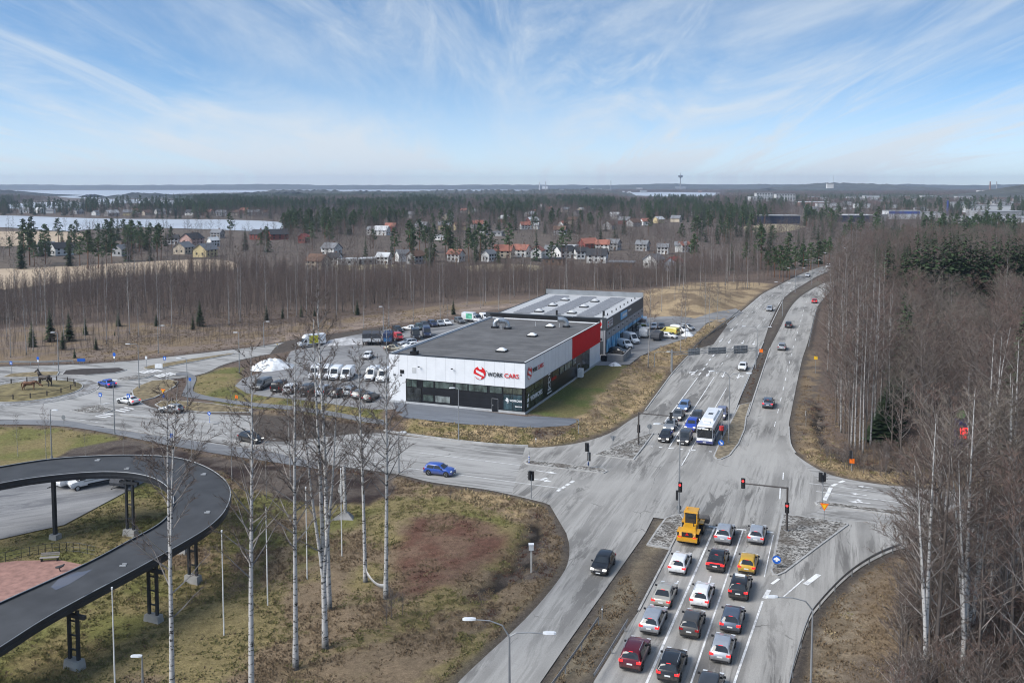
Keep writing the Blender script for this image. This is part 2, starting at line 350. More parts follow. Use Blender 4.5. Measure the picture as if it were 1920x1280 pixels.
C_LAWN = (.150, .145, .052); C_DRY = (.36, .265, .155); C_TAN = (.33, .25, .155); C_BROWN = (.195, .145, .095); C_RED = (.118, .062, .045)
C_MULCH = (.036, .026, .024); C_DIRT = (.105, .086, .073); C_FOREST = (.125, .095, .078); C_OLIVE = (.205, .165, .080); C_GREY = (.17, .155, .145); C_BLACK = (.022, .019, .017)
def road_dist(x, y):
    d = np.full(np.shape(x), 1e9)
    for p in ROADS.values(): d = np.minimum(d, dpoly(p, x, y))
    return d
ZONES = [  # pixel outline, colour, second colour, patch size, soft edge in metres
    ([(-200, 800), (100, 800), (235, 822), (300, 838), (480, 872), (640, 890), (745, 895), (811, 908), (1000, 935), (1040, 955), (1062, 1000), (1070, 1040), (985, 1160), (850, 1290), (760, 1420), (-500, 1420)], C_OLIVE, C_BROWN, 5.0, 1.0),
    ([(-200, 800), (100, 803), (220, 818), (235, 840), (150, 855), (-200, 875)], C_LAWN, C_OLIVE, 6, 1.0),
    ([(-200, 1000), (60, 1000), (240, 905), (330, 900), (330, 960), (200, 1060), (-200, 1150)], C_OLIVE, C_LAWN, 4, 1.0),
    ([(-100, 1280), (150, 1130), (300, 1060), (340, 1110), (250, 1220), (120, 1330)], C_LAWN, C_OLIVE, 4, 1.2),
    ([(430, 920), (520, 925), (600, 955), (700, 955), (640, 1010), (560, 1100), (430, 1090)], C_LAWN, C_BROWN, 5, 1.5),
    ([(740, 935), (830, 930), (950, 960), (970, 985), (900, 985), (830, 965), (760, 960)], C_LAWN, C_OLIVE, 3, 1.0),
    ([(720, 1180), (860, 1110), (980, 1060), (1000, 1100), (900, 1210), (800, 1300), (600, 1400), (500, 1400), (560, 1250)], C_BROWN, C_OLIVE, 3, 2.0),
    ([(772, 975), (850, 962), (915, 985), (950, 1010), (940, 1050), (880, 1085), (800, 1110), (745, 1120), (735, 1050)], C_RED, (.155, .10, .07), 3, 1.2),
    ([(800, 908), (990, 935), (1030, 960), (1020, 985), (960, 975), (880, 940), (800, 930)], C_DRY, C_BROWN, 3, 1.0),
    ([(105, 858), (150, 838), (240, 822), (300, 838), (480, 870), (640, 888), (740, 893), (735, 925), (690, 945), (600, 950), (530, 938), (470, 915), (400, 880), (260, 852)], C_MULCH, C_DIRT, 4, 0.5),
    ([(1000, 950), (1045, 960), (1062, 1000), (1065, 1045), (1000, 1110), (930, 1160), (880, 1190), (870, 1175), (960, 1090), (990, 1010)], C_DIRT, C_BROWN, 2.5, 0.8),
    ([(985, 985), (1025, 970), (1010, 1030), (970, 1080), (900, 1130), (880, 1125), (950, 1060)], C_BLACK, C_DIRT, 1.6, 0.6),
    # showroom surroundings
    ([(984, 775), (1115, 680), (1178, 683), (1156, 709), (1116, 751), (1085, 786)], (.100, .116, .040), (.14, .125, .055), 5, 0.6),
    ([(1085, 786), (1116, 751), (1156, 709), (1190, 680), (1250, 640), (1330, 600), (1340, 620), (1262, 690), (1209, 760), (1180, 775), (1140, 800), (1076, 822)], C_DRY, C_BROWN, 2.0, 1.0),
    ([(1070, 828), (1150, 805), (1205, 765), (1250, 700), (1235, 700), (1190, 745), (1120, 795), (1070, 810)], C_OLIVE, C_DRY, 3, 0.8),
    ([(760, 785), (1000, 803), (1085, 800), (1075, 828), (1000, 836), (860, 824), (750, 805)], C_DRY, C_OLIVE, 2.0, 0.6),
    ([(1000, 812), (1080, 795), (1085, 810), (1040, 828), (1000, 828)], (.10, .085, .075), C_BROWN, 1.5, 0.6),
    ([(365, 710), (400, 690), (455, 690), (445, 716), (465, 732), (600, 757), (720, 775), (720, 800), (600, 782), (480, 765), (400, 755), (362, 735)], (.125, .125, .045), C_OLIVE, 4, 0.6),
    ([(300, 755), (340, 752), (480, 768), (600, 784), (720, 806), (720, 812), (595, 790), (480, 778), (375, 772), (300, 762)], C_BROWN, C_DIRT, 2, 0.5),
    # slopes past the frontage road
    ([(-300, 685), (0, 682), (240, 672), (480, 645), (640, 622), (900, 582), (1000, 570), (1000, 560), (880, 566), (640, 598), (480, 612), (200, 605), (-300, 630)], (.20, .155, .125), C_BROWN, 4, 2.0),
    ([(480, 648), (640, 624), (900, 584), (1000, 572), (1000, 566), (890, 575), (640, 613), (480, 634)], (.27, .21, .17), (.18, .14, .115), 3, 0.8),
    ([(1205, 590), (1205, 545), (1300, 530), (1400, 528), (1450, 533), (1427, 552), (1387, 584), (1335, 625), (1290, 640)], C_BROWN, C_TAN, 5, 3.0),
    ([(1445, 655), (1460, 622), (1480, 584), (1500, 560), (1527, 542), (1543, 525), (1507, 536), (1480, 553), (1463, 570), (1443, 610), (1432, 645), (1406, 700), (1395, 727), (1373, 786), (1349, 828), (1351, 862), (1386, 832), (1398, 790), (1416, 738), (1430, 697)], (.125, .11, .09), C_DIRT, 3, 0.5),
    ([(1275, 968), (1225, 972), (1060, 1215), (930, 1400), (1040, 1400), (1113, 1278), (1197, 1146), (1277, 990)], (.20, .165, .115), (.15, .12, .085), 2.5, 0.4),
    # right-hand verge and banks
    ([(1490, 855), (1510, 870), (1545, 890), (1580, 900), (1690, 916), (1960, 945), (1960, 880), (1700, 880), (1560, 840), (1520, 760), (1500, 700), (1486, 780)], C_DRY, C_BROWN, 3, 1.0),
    ([(1484, 780), (1502, 690), (1520, 640), (1545, 700), (1530, 800), (1500, 840)], C_DIRT, C_BROWN, 2, 1.0),
    ([(1530, 750), (1545, 760), (1550, 830), (1600, 858), (1720, 885), (1720, 893), (1590, 868), (1535, 838), (1525, 790)], C_BLACK, C_DIRT, 1.6, 0.5),
    ([(1484, 1280), (1494, 1240), (1515, 1176), (1538, 1142), (1588, 1090), (1640, 1054), (1660, 1070), (1660, 1130), (1620, 1280), (1610, 1420), (1460, 1420)], (.25, .205, .15), (.16, .125, .085), 2.0, 1.0),
    ([(1620, 1070), (1700, 1035), (1960, 1070), (2200, 1100), (2200, 1420), (1600, 1420), (1600, 1250)], (.14, .11, .085), C_BROWN, 4, 2.0),
]
def zone_colour(x, y):
    col = np.zeros((len(x), 3)); n0 = fbm(x, y, 14, 5); n1 = fbm(x, y, 3, 9)
    col[:] = C_FOREST
    col *= (0.75 + 0.5 * n0)[:, None]
    wx = x + (fbm(x, y, 3.0, 31) - .5) * 2.6; wy = y + (fbm(x, y, 3.0, 57) - .5) * 2.6
    for k, (poly, c, c2, ps, soft) in enumerate(ZONES):
        P = GP(poly, PADH if 12 <= k <= 13 or k == 15 else 0.0); bx = [p[0] for p in P]; by = [p[1] for p in P]
        m = (x > min(bx) - 6) & (x < max(bx) + 6) & (y > min(by) - 6) & (y < max(by) + 6)
        if not m.any(): continue
        d = dpoly(P, wx[m], wy[m]); a = smooth(0.5 - d / (2 * soft))
        t = smooth((fbm(x[m], y[m], ps, 100 + k * 3, 4) - .38) / .24)[:, None]
        cc = np.array(c) * (1 - t) + np.array(c2) * t
        col[m] = col[m] * (1 - a)[:, None] + cc * a[:, None]
    rd = road_dist(x, y)
    e = smooth(1 - (rd - 0.2) / (0.9 + 1.5 * n1))
    col = col * (1 - e * .85)[:, None] + np.array((.072, .063, .056)) * (e * .85)[:, None]
    return np.clip(col, 0, 1), rd

def attr_mat(name, var_scale=1.0, fine=9.0, rough=0.95):
    m, t, b = newmat(name); n = t.nodes.new; l = t.links.new
    at = n('ShaderNodeAttribute'); at.attribute_name = 'zone'
    ge = n('ShaderNodeNewGeometry')
    n1 = n('ShaderNodeTexNoise'); n1.inputs['Scale'].default_value = 1.7 * var_scale; n1.inputs['Detail'].default_value = 8; n1.inputs['Roughness'].default_value = .78
    n2 = n('ShaderNodeTexNoise'); n2.inputs['Scale'].default_value = fine; n2.inputs['Detail'].default_value = 4; n2.inputs['Roughness'].default_value = .7
    l(ge.outputs['Position'], n1.inputs['Vector']); l(ge.outputs['Position'], n2.inputs['Vector'])
    r1 = n('ShaderNodeMapRange'); r1.inputs['From Min'].default_value = .3; r1.inputs['From Max'].default_value = .7; r1.inputs['To Min'].default_value = .58; r1.inputs['To Max'].default_value = 1.45
    r2 = n('ShaderNodeMapRange'); r2.inputs['From Min'].default_value = .3; r2.inputs['From Max'].default_value = .7; r2.inputs['To Min'].default_value = .6; r2.inputs['To Max'].default_value = 1.42
    l(n1.outputs['Fac'], r1.inputs['Value']); l(n2.outputs['Fac'], r2.inputs['Value'])
    mu = n('ShaderNodeMath'); mu.operation = 'MULTIPLY'; l(r1.outputs[0], mu.inputs[0]); l(r2.outputs[0], mu.inputs[1])
    mc = n('ShaderNodeMixRGB'); mc.blend_type = 'MULTIPLY'; mc.inputs['Fac'].default_value = 1; l(at.outputs['Color'], mc.inputs['Color1']); l(mu.outputs[0], mc.inputs['Color2'])
    # straw showing through
    n3 = n('ShaderNodeTexNoise'); n3.inputs['Scale'].default_value = 2.3; n3.inputs['Detail'].default_value = 6; n3.inputs['Roughness'].default_value = .75
    l(ge.outputs['Position'], n3.inputs['Vector'])
    r3 = n('ShaderNodeMapRange'); r3.inputs['From Min'].default_value = .55; r3.inputs['From Max'].default_value = .75; r3.inputs['To Max'].default_value = .2; l(n3.outputs['Fac'], r3.inputs['Value'])
    ms = n('ShaderNodeMixRGB'); l(r3.outputs[0], ms.inputs['Fac']); l(mc.outputs[0], ms.inputs['Color1']); ms.inputs['Color2'].default_value = (.25, .19, .12, 1)
    l(ms.outputs[0], b.inputs['Base Color']); b.inputs['Roughness'].default_value = rough; b.inputs['Specular IOR Level'].default_value = .1
    bp = n('ShaderNodeBump'); bp.inputs['Strength'].default_value = .55; bp.inputs['Distance'].default_value = .12
    l(n2.outputs['Fac'], bp.inputs['Height']); l(bp.outputs[0], b.inputs['Normal'])
    return m
def grid_ground(name, x0, x1, y0, y1, step, mat):
    xs = np.arange(x0, x1 + step * .5, step); ys = np.arange(y0, y1 + step * .5, step)
    X, Y = np.meshgrid(xs, ys); x = X.ravel(); y = Y.ravel()
    col, rd = zone_colour(x, y)
    rough = smooth((rd - .3) / 3.0); hh = H(x, y); LUT.update(x0=x0, y0=y0, st=step, h=hh.reshape(X.shape), r=rd.reshape(X.shape))
    z = hh + ((fbm(x, y, 2.2, 3) - .5) * .35 + (fbm(x, y, 9, 4) - .5) * .5) * rough * smooth((dpoly(PAD, x, y) + 2) / 4 + .15) * smooth(dpoly(LOT, x, y) / 3) * smooth(dpoly(CAMPLOT, x, y) / 3) * smooth(dpoly(PLAY, x, y) / 3) * smooth(dpoly(FOOT, x, y) / 2) * smooth(dpoly(CYCLE, x, y) / 2)
    dd = dpoly(DITCH, x, y); z = z - .7 * smooth(.5 - dd / 2.0) * smooth(rd / 2)
    dd = dpoly(DITCH2, x, y); z = z - .8 * smooth(.5 - dd / 2.0) * smooth(rd / 2)
    z = np.where(rd < .35, np.minimum(z, hh) - .06, z)
    nx, ny = len(xs), len(ys)
    me = bpy.data.meshes.new(name)
    me.vertices.add(nx * ny); me.vertices.foreach_set('co', np.stack([x, y, z], 1).ravel().astype(np.float32))
    i = (np.arange(ny - 1)[:, None] * nx + np.arange(nx - 1)[None, :]).ravel()
    f = np.stack([i, i + 1, i + nx + 1, i + nx], 1).ravel()
    me.loops.add(len(f)); me.loops.foreach_set('vertex_index', f.astype(np.int32))
    me.polygons.add(len(i)); me.polygons.foreach_set('loop_start', np.arange(0, len(f), 4).astype(np.int32))
    me.update(calc_edges=True)
    ca = me.attributes.new('zone', 'FLOAT_COLOR', 'POINT')
    ca.data.foreach_set('color', np.concatenate([col, np.ones((len(x), 1))], 1).ravel().astype(np.float32))
    me.polygons.foreach_set('use_smooth', [True] * len(i)); me.materials.append(mat)
    return struct(put(name, me))
DITCH = GP([(985, 985), (1025, 970), (1010, 1030), (970, 1080), (900, 1130), (880, 1125), (950, 1060)])
DITCH2 = GP([(1530, 750), (1545, 760), (1550, 830), (1600, 858), (1720, 885), (1720, 893), (1590, 868), (1535, 838), (1525, 790)])
GROUND_MAT = attr_mat('ground_cover')
grid_ground('ground', -150, 150, 48, 420, 0.75, GROUND_MAT)

# the land beyond, out to the horizon: woods floor and open fields
def far_ground():
    xs = np.concatenate([np.arange(-9000, -1500, 250), np.arange(-1500, 1500, 60), np.arange(1500, 9001, 250)]); ys = np.concatenate([np.arange(-120, 2400, 40), np.arange(2400, 9601, 240)])
    X, Y = np.meshgrid(xs, ys); x = X.ravel(); y = Y.ravel()
    z = -0.8 + 0 * x
    n = fbm(x, y, 220, 70, 4)[:, None]; c = np.array((.108, .085, .075)) * (1 - n) + np.array((.125, .105, .082)) * n
    nx, ny = len(xs), len(ys); me = bpy.data.meshes.new('land')
    me.vertices.add(nx * ny); me.vertices.foreach_set('co', np.stack([x, y, z], 1).ravel().astype(np.float32))
    i = (np.arange(ny - 1)[:, None] * nx + np.arange(nx - 1)[None, :]).ravel(); f = np.stack([i, i + 1, i + nx + 1, i + nx], 1).ravel()
    me.loops.add(len(f)); me.loops.foreach_set('vertex_index', f.astype(np.int32))
    me.polygons.add(len(i)); me.polygons.foreach_set('loop_start', np.arange(0, len(f), 4).astype(np.int32)); me.update(calc_edges=True)
    ca = me.attributes.new('zone', 'FLOAT_COLOR', 'POINT'); ca.data.foreach_set('color', np.concatenate([c, np.ones((len(x), 1))], 1).ravel().astype(np.float32))
    me.materials.append(attr_mat('land_cover', 0.1, 0.6)); return struct(put('terrain', me))
far_ground()

# ------------------------------------------------------------------ asphalt
def asphalt(name, ang, light=(.352, .34, .320), dark=(.112, .107, .101), lo=.45, hi=.60, streak=.05):
    """worn asphalt: pale dry surface, dark patches and wheel streaks drawn out along the road"""
    m, t, b = newmat(name); n = t.nodes.new; l = t.links.new
    ge = n('ShaderNodeNewGeometry')
    mp = n('ShaderNodeMapping'); mp.vector_type = 'TEXTURE'; mp.inputs['Rotation'].default_value = (0, 0, -ang); l(ge.outputs['Position'], mp.inputs[0])
    def nz(sx, sy, scale, detail, rough, dist=0, off=0):
        q = n('ShaderNodeMapping'); q.inputs['Scale'].default_value = (sx, sy, 1); q.inputs['Location'].default_value = (off, off, 0); l(mp.outputs[0], q.inputs[0])
        k = n('ShaderNodeTexNoise'); k.inputs['Scale'].default_value = scale; k.inputs['Detail'].default_value = detail; k.inputs['Roughness'].default_value = rough; k.inputs['Distortion'].default_value = dist
        l(q.outputs[0], k.inputs['Vector']); return k.outputs['Fac']
    def rng(v, a, c, o0=0.0, o1=1.0):
        k = n('ShaderNodeMapRange'); k.inputs['From Min'].default_value = a; k.inputs['From Max'].default_value = c; k.inputs['To Min'].default_value = o0; k.inputs['To Max'].default_value = o1
        l(v, k.inputs['Value']); return k.outputs[0]
    def mth(op, a, c):
        k = n('ShaderNodeMath'); k.operation = op
        for i, q in enumerate((a, c)):
            if isinstance(q, (int, float)): k.inputs[i].default_value = q
            else: l(q, k.inputs[i])
        return k.outputs[0]
    s1 = rng(nz(1.0, streak, .55, 6, .62, .4), lo, hi)              # long worn streaks
    s2 = rng(nz(1.0, .15, .36, 7, .70, .5, 11), .51, .58)           # ragged patches
    s3 = rng(nz(1, 1, .06, 3, .5, 0, 5), .33, .56)                   # where patches occur at all
    s4 = rng(nz(1.0, .04, 2.2, 5, .6, .2, 23), .50, .60, 0, .6)     # thin streaks
    pat = mth('MULTIPLY', mth('MAXIMUM', mth('MULTIPLY', s1, .55), mth('MULTIPLY', s2, .85)), mth('MULTIPLY_ADD', s3, .75) if False else mth('ADD', mth('MULTIPLY', s3, .75), .22))
    pat = mth('MAXIMUM', pat, mth('MULTIPLY', s4, s3))
    vo = n('ShaderNodeTexVoronoi'); vo.feature = 'DISTANCE_TO_EDGE'; vo.inputs['Scale'].default_value = .11
    q = n('ShaderNodeMapping'); q.inputs['Scale'].default_value = (1, .5, 1); l(mp.outputs[0], q.inputs[0])
    wob = n('ShaderNodeTexNoise'); wob.inputs['Scale'].default_value = .8; wob.inputs['Detail'].default_value = 5; l(q.outputs[0], wob.inputs['Vector'])
    mw = n('ShaderNodeMixRGB'); mw.blend_type = 'ADD'; mw.inputs['Fac'].default_value = 1.6; l(q.outputs[0], mw.inputs['Color1']); l(wob.outputs['Color'], mw.inputs['Color2'])
    l(mw.outputs[0], vo.inputs['Vector'])
    crack = rng(vo.outputs['Distance'], .002, .0075, .75, 0.0)
    cm = rng(nz(1, 1, .25, 2, .5, 0, 37), .5, .6)
    pat = mth('MAXIMUM', pat, mth('MULTIPLY', crack, cm))
    c1 = n('ShaderNodeMixRGB'); l(pat, c1.inputs['Fac']); c1.inputs['Color1'].default_value = (*light, 1); c1.inputs['Color2'].default_value = (*dark, 1)
    fine = rng(nz(1, 1, 14, 3, .7), .3, .7, .86, 1.14); big = rng(nz(1, .3, .12, 4, .6, 0, 3), .3, .7, .86, 1.12)
    c2 = n('ShaderNodeMixRGB'); c2.blend_type = 'MULTIPLY'; c2.inputs['Fac'].default_value = 1; l(c1.outputs[0], c2.inputs['Color1']); l(mth('MULTIPLY', fine, big), c2.inputs['Color2'])
    l(c2.outputs[0], b.inputs['Base Color'])
    b.inputs['Roughness'].default_value = .88; b.inputs['Specular IOR Level'].default_value = .25
    bp = n('ShaderNodeBump'); bp.inputs['Strength'].default_value = .2; bp.inputs['Distance'].default_value = .02; l(fine, bp.inputs['Height']); l(bp.outputs[0], b.inputs['Normal'])
    return m
TH = R(20.3)
AS_MAIN = asphalt('asphalt_main', TH)
AS_CROSS = asphalt('asphalt_cross', R(110), light=(.35, .342, .328), lo=.52, hi=.68)
AS_LOT = asphalt('asphalt_lot', R(60), light=(.26, .257, .255), dark=(.10, .101, .108), lo=.42, hi=.6, streak=.16)
AS_PATH = asphalt('asphalt_path', R(110), light=(.19, .193, .20), dark=(.12, .122, .13), lo=.5, hi=.7, streak=.3)
AS_STRIP = asphalt('asphalt_strip', R(110), light=(.165, .178, .20), dark=(.11, .12, .14), lo=.45, hi=.65, streak=.3)
ROADOBJ = {}
ORDER = ['west_approach', 'frontage_road', 'roundabout_road', 'west_street', 'east_street', 'southbound_road', 'northbound_road', 'near_southbound_road', 'queue_road', 'road_junction']
for k, nm in enumerate(ORDER):
    P = ROADS[nm]
    mt = AS_CROSS if nm in ('west_street', 'east_street', 'frontage_road', 'roundabout_road', 'west_approach') else AS_MAIN
    ROADOBJ[nm] = struct(MB().sheet(P, 0.004 * k).build(nm, mt))
def drape(name, poly, mat, dz=0.05, maxlen=3.0):
    bm = bmesh.new()
    vs_ = [bm.verts.new((x, y, 0)) for x, y in poly]
    for t in tessellate_polygon([[Vector((x, y, 0)) for x, y in poly]]):
        try: bm.faces.new([vs_[i] for i in t])
        except ValueError: pass
    for _ in range(7):
        es = [e for e in bm.edges if e.calc_length() > maxlen]
        if not es: break
        bmesh.ops.subdivide_edges(bm, edges=es, cuts=1); bmesh.ops.triangulate(bm, faces=[f for f in bm.faces if len(f.verts) > 3])
    bm.normal_update()
    xy = np.array([v.co[:2] for v in bm.verts]); z = H(xy[:, 0], xy[:, 1]) + dz
    for v, q in zip(bm.verts, z): v.co.z = q
    for f in bm.faces:
        if f.normal.z < 0: f.normal_flip()
    me = bpy.data.meshes.new(name); bm.to_mesh(me); bm.free(); me.materials.append(mat)
    me.polygons.foreach_set('use_smooth', [True] * len(me.polygons))
    return struct(put(name, me))
drape('car_park', LOT, AS_LOT, 0.06)
drape('forecourt_strip', GP([(735, 754), (745, 775), (757, 783), (869, 795), (998, 802), (1066, 798), (1085, 790), (1086, 786), (1000, 780), (984, 781), (760, 752)], PADH), AS_STRIP, 0.05)
drape('side_yard', GP([(1112, 686), (1180, 684), (1200, 668), (1240, 650), (1300, 630), (1325, 606), (1395, 580), (1380, 572), (1300, 592), (1205, 600), (1137, 655), (1115, 676)], PADH), AS_LOT, 0.07)
drape('footway', FOOT, AS_PATH, 0.09)
drape('cycle_path', CYCLE, AS_PATH, 0.10)
drape('camper_park', CAMPLOT, AS_LOT, 0.10)
RED_GRAVEL = pm('red_gravel', (.30, .17, .14), rough=.95, var=.25, scale=1.5, bump=.2)
drape('play_area', PLAY, RED_GRAVEL, 0.07)
# ------------------------------------------------------------------ kerbs, islands, markings, rails
KERB = pm('kerb_concrete', (.36, .355, .345), rough=.9, var=.22, scale=1.2)
def cobble(name, c1, c2, scale):
    m, t, b = newmat(name); n = t.nodes.new; l = t.links.new
    ge = n('ShaderNodeNewGeometry'); vo = n('ShaderNodeTexVoronoi'); vo.inputs['Scale'].default_value = scale; l(ge.outputs['Position'], vo.inputs['Vector'])
    rp = n('ShaderNodeValToRGB'); rp.color_ramp.elements[0].position = .25; rp.color_ramp.elements[0].color = (*c2, 1); rp.color_ramp.elements[1].position = .8; rp.color_ramp.elements[1].color = (*c1, 1)
    sx = n('ShaderNodeSeparateColor'); l(vo.outputs['Color'], sx.inputs[0]); l(sx.outputs[0], rp.inputs['Fac'])
    nz = n('ShaderNodeTexNoise'); nz.inputs['Scale'].default_value = .5; nz.inputs['Detail'].default_value = 5; l(ge.outputs['Position'], nz.inputs['Vector'])
    mr = n('ShaderNodeMapRange'); mr.inputs['From Min'].default_value = .42; mr.inputs['From Max'].default_value = .62; mr.inputs['To Max'].default_value = .75; l(nz.outputs['Fac'], mr.inputs['Value'])
    mx_ = n('ShaderNodeMixRGB'); l(mr.outputs[0], mx_.inputs['Fac']); l(rp.outputs[0], mx_.inputs['Color1']); mx_.inputs['Color2'].default_value = (.085, .07, .055, 1)
    l(mx_.outputs[0], b.inputs['Base Color']); b.inputs['Roughness'].default_value = .95
    bp = n('ShaderNodeBump'); bp.inputs['Strength'].default_value = .7; bp.inputs['Distance'].default_value = .06; l(vo.outputs['Distance'], bp.inputs['Height']); l(bp.outputs[0], b.inputs['Normal'])
    return m
COBBLE = cobble('cobble_stones', (.40, .385, .36), (.075, .07, .062), 4.5)
def inset(poly, d):
    n = len(poly); out = []
    a = sum(poly[i][0] * poly[(i + 1) % n][1] - poly[(i + 1) % n][0] * poly[i][1] for i in range(n)); s = 1 if a > 0 else -1
    for i in range(n):
        p = Vector(poly[i - 1]); q = Vector(poly[i]); r = Vector(poly[(i + 1) % n])
        e1 = (q - p).normalized(); e2 = (r - q).normalized(); n1 = Vector((-e1.y, e1.x)) * s; n2 = Vector((-e2.y, e2.x)) * s
        b = n1 + n2
        b = b.normalized() if b.length > 1e-6 else n1
        k = d / max(.45, b.dot(n1)); out.append(tuple(q + b * k))
    return out
def island(name, px, fill, hgt=.14, kw=.22, world=False):
    P = px if world else GP(px)
    o = struct(MB().prism(P, -.05, hgt).build(name, KERB))
    MB().sheet(inset(P, kw), hgt + .012).build('paving', fill, o)
    return o
GRASS_DRY = pm('island_dry_grass', (.19, .15, .085), rough=.95, var=.5, scale=.9, bump=.4)
SOIL = pm('island_soil', (.045, .036, .032), rough=.95, var=.4, scale=1.1, bump=.4)
MEDGR = pm('median_grass', (.20, .165, .115), rough=.95, var=.5, scale=1.4, bump=.4)
island('triangle_island', [(1112, 853), (1150, 858), (1188, 863), (1206, 840), (1226, 813), (1219, 812), (1190, 822), (1150, 838)], COBBLE)
island('pay_island', [(1444, 1070), (1466, 964), (1530, 972), (1589, 981), (1591, 985), (1530, 1030), (1472, 1074), (1458, 1080), (1448, 1079)], COBBLE)
island('west_splitter_island', [(982, 867), (988, 863), (1060, 870), (1132, 879), (1140, 884), (1132, 888), (1060, 880), (988, 871)], COBBLE)
island('east_splitter_island', [(1527, 943), (1535, 940), (1610, 949), (1695, 960), (1800, 974), (1800, 982), (1695, 969), (1610, 957), (1532, 948)], COBBLE)
island('median_head_island', [(1337, 856), (1349, 828), (1373, 784), (1385, 760), (1408, 755), (1400, 783), (1397, 806), (1386, 832), (1369, 854), (1352, 862), (1343, 862)], MEDGR)
island('near_median_island', [(1283, 974), (1276, 965), (1262, 966), (1247, 972), (1232, 992), (1212, 1022), (1257, 1030), (1282, 982)], COBBLE)
island('pedestrian_island', [(130, 771), (150, 766), (187, 759), (215, 769), (196, 775), (160, 775)], COBBLE)
island('street_median_island', [(222, 776), (240, 776), (330, 784), (405, 791), (411, 794), (400, 796), (330, 789), (230, 779)], KERB)
island('grass_teardrop_island', [(246, 733), (256, 725), (285, 714), (320, 712), (335, 716), (330, 724), (312, 735), (290, 746), (266, 752), (250, 747)], GRASS_DRY)
island('soil_island', [(115, 703), (122, 695), (150, 692), (225, 690), (238, 694), (215, 700), (160, 704)], SOIL)
island('verge_island', [(2, 708), (20, 701), (60, 698), (112, 697), (108, 704), (60, 708)], GRASS_DRY)
island('crossing_island', [(216, 711), (240, 706), (290, 703), (275, 709), (240, 714), (228, 714)], COBBLE)
island('frontage_island', [(266, 690), (280, 686), (360, 673), (440, 662), (440, 664), (360, 679), (300, 691), (275, 693)], GRASS_DRY)
island('verge_strip_island', [(290, 759), (302, 752), (330, 751), (400, 757), (470, 768), (470, 774), (375, 773), (300, 765)], GRASS_DRY)
circ = lambda r, n=40: [(RB[0] + r * math.cos(2 * math.pi * a / n), RB[1] + r * math.sin(2 * math.pi * a / n)) for a in range(n)]
APRON = cobble('apron_setts', (.36, .36, .36), (.22, .22, .22), 3.0)
island('roundabout_apron', circ(12.6), APRON, .08, .3, True)
ri = struct(MB().prism(circ(9.6), 0, .2).build('roundabout_island', KERB))
dome = MB(); n_ = 40
for k in range(7):
    r = 9.4 * (1 - k / 6); z = .21 + .75 * (1 - (1 - k / 6) ** 2)
    dome.v += [(RB[0] + r * math.cos(2 * math.pi * a / n_), RB[1] + r * math.sin(2 * math.pi * a / n_), z) for a in range(n_)]
dome.f += [(k * n_ + a, k * n_ + (a + 1) % n_, (k + 1) * n_ + (a + 1) % n_, (k + 1) * n_ + a) for k in range(6) for a in range(n_)]
dome.build('turf', pm('roundabout_turf', (.165, .135, .065), rough=.95, var=.5, scale=.7, bump=.4), ri, True)

PAINT = None
def worn_paint():
    m, t, b = newmat('road_paint'); n = t.nodes.new; l = t.links.new
    ge = n('ShaderNodeNewGeometry'); nz = n('ShaderNodeTexNoise'); nz.inputs['Scale'].default_value = 1.3; nz.inputs['Detail'].default_value = 7; nz.inputs['Roughness'].default_value = .7
    l(ge.outputs['Position'], nz.inputs['Vector'])
    mr = n('ShaderNodeMapRange'); mr.inputs['From Min'].default_value = .47; mr.inputs['From Max'].default_value = .68; l(nz.outputs['Fac'], mr.inputs['Value'])
    mx_ = n('ShaderNodeMixRGB'); l(mr.outputs[0], mx_.inputs['Fac']); mx_.inputs['Color1'].default_value = (.76, .76, .75, 1); mx_.inputs['Color2'].default_value = (.36, .36, .365, 1)
    l(mx_.outputs[0], b.inputs['Base Color']); b.inputs['Roughness'].default_value = .75
    return m
PAINT = worn_paint()
MZ = .052
def stripe(road, a, b, wd=.15, parent=None):
    p = G(*a); q = G(*b); d = (q - p); d.z = 0; d.normalize(); n = Vector((-d.y, d.x, 0)) * wd / 2
    k = max(1, int((q - p).length / 6)); m = MB()
    m.add([p - n, q - n, q + n, p + n], [(0, 1, 2, 3)])
    m.v = [(v[0], v[1], MZ) for v in m.v]
    return m.build('lane_marking', PAINT, ROADOBJ[road])
def dashes(road, a, b, n, frac=.4, wd=.15):
    p = G(*a); q = G(*b)
    for i in range(n):
        s = p.lerp(q, i / n); e = p.lerp(q, (i + frac) / n); d = (e - s).normalized(); nn = Vector((-d.y, d.x, 0)) * wd / 2
        m = MB().add([s - nn, e - nn, e + nn, s + nn], [(0, 1, 2, 3)]); m.v = [(v[0], v[1], MZ) for v in m.v]
        m.build('lane_marking', PAINT, ROADOBJ[road])
def arrow(road, tail, head, side=0):
    p = G(*tail); q = G(*head); d = (q - p); Ln = d.length; d.normalize(); c = Vector((d.y, -d.x, 0))
    P = lambda u, v: tuple((p + d * u * Ln + c * v)[:2])
    m = MB().sheet([P(0, -.1), P(0, .1), P(.62, .1), P(.62, .42), P(1, 0), P(.62, -.42), P(.62, -.1)], MZ)
    if side:
        s = side; m.sheet([P(.3, 0), P(.42, 0), P(.6, .75 * s), P(.72, .75 * s), P(.52, 1.25 * s), P(.34, .75 * s), P(.48, .75 * s)][::(1 if s > 0 else -1)], MZ + .003)
    return m.build('turn_arrow', PAINT, ROADOBJ[road])
q = 'queue_road'
stripe(q, (1340, 989), (1160, 1400), .22); stripe(q, (1393, 994), (1255, 1400), .16); stripe(q, (1430, 1127), (1335, 1400), .2)
stripe(q, (1450, 1003), (1433, 1082), .1)
for a, b in (((1329, 987), (1346, 989)), ((1381, 992), (1399, 994)), ((1437, 997), (1450, 998.5))): stripe(q, a, b, .38)
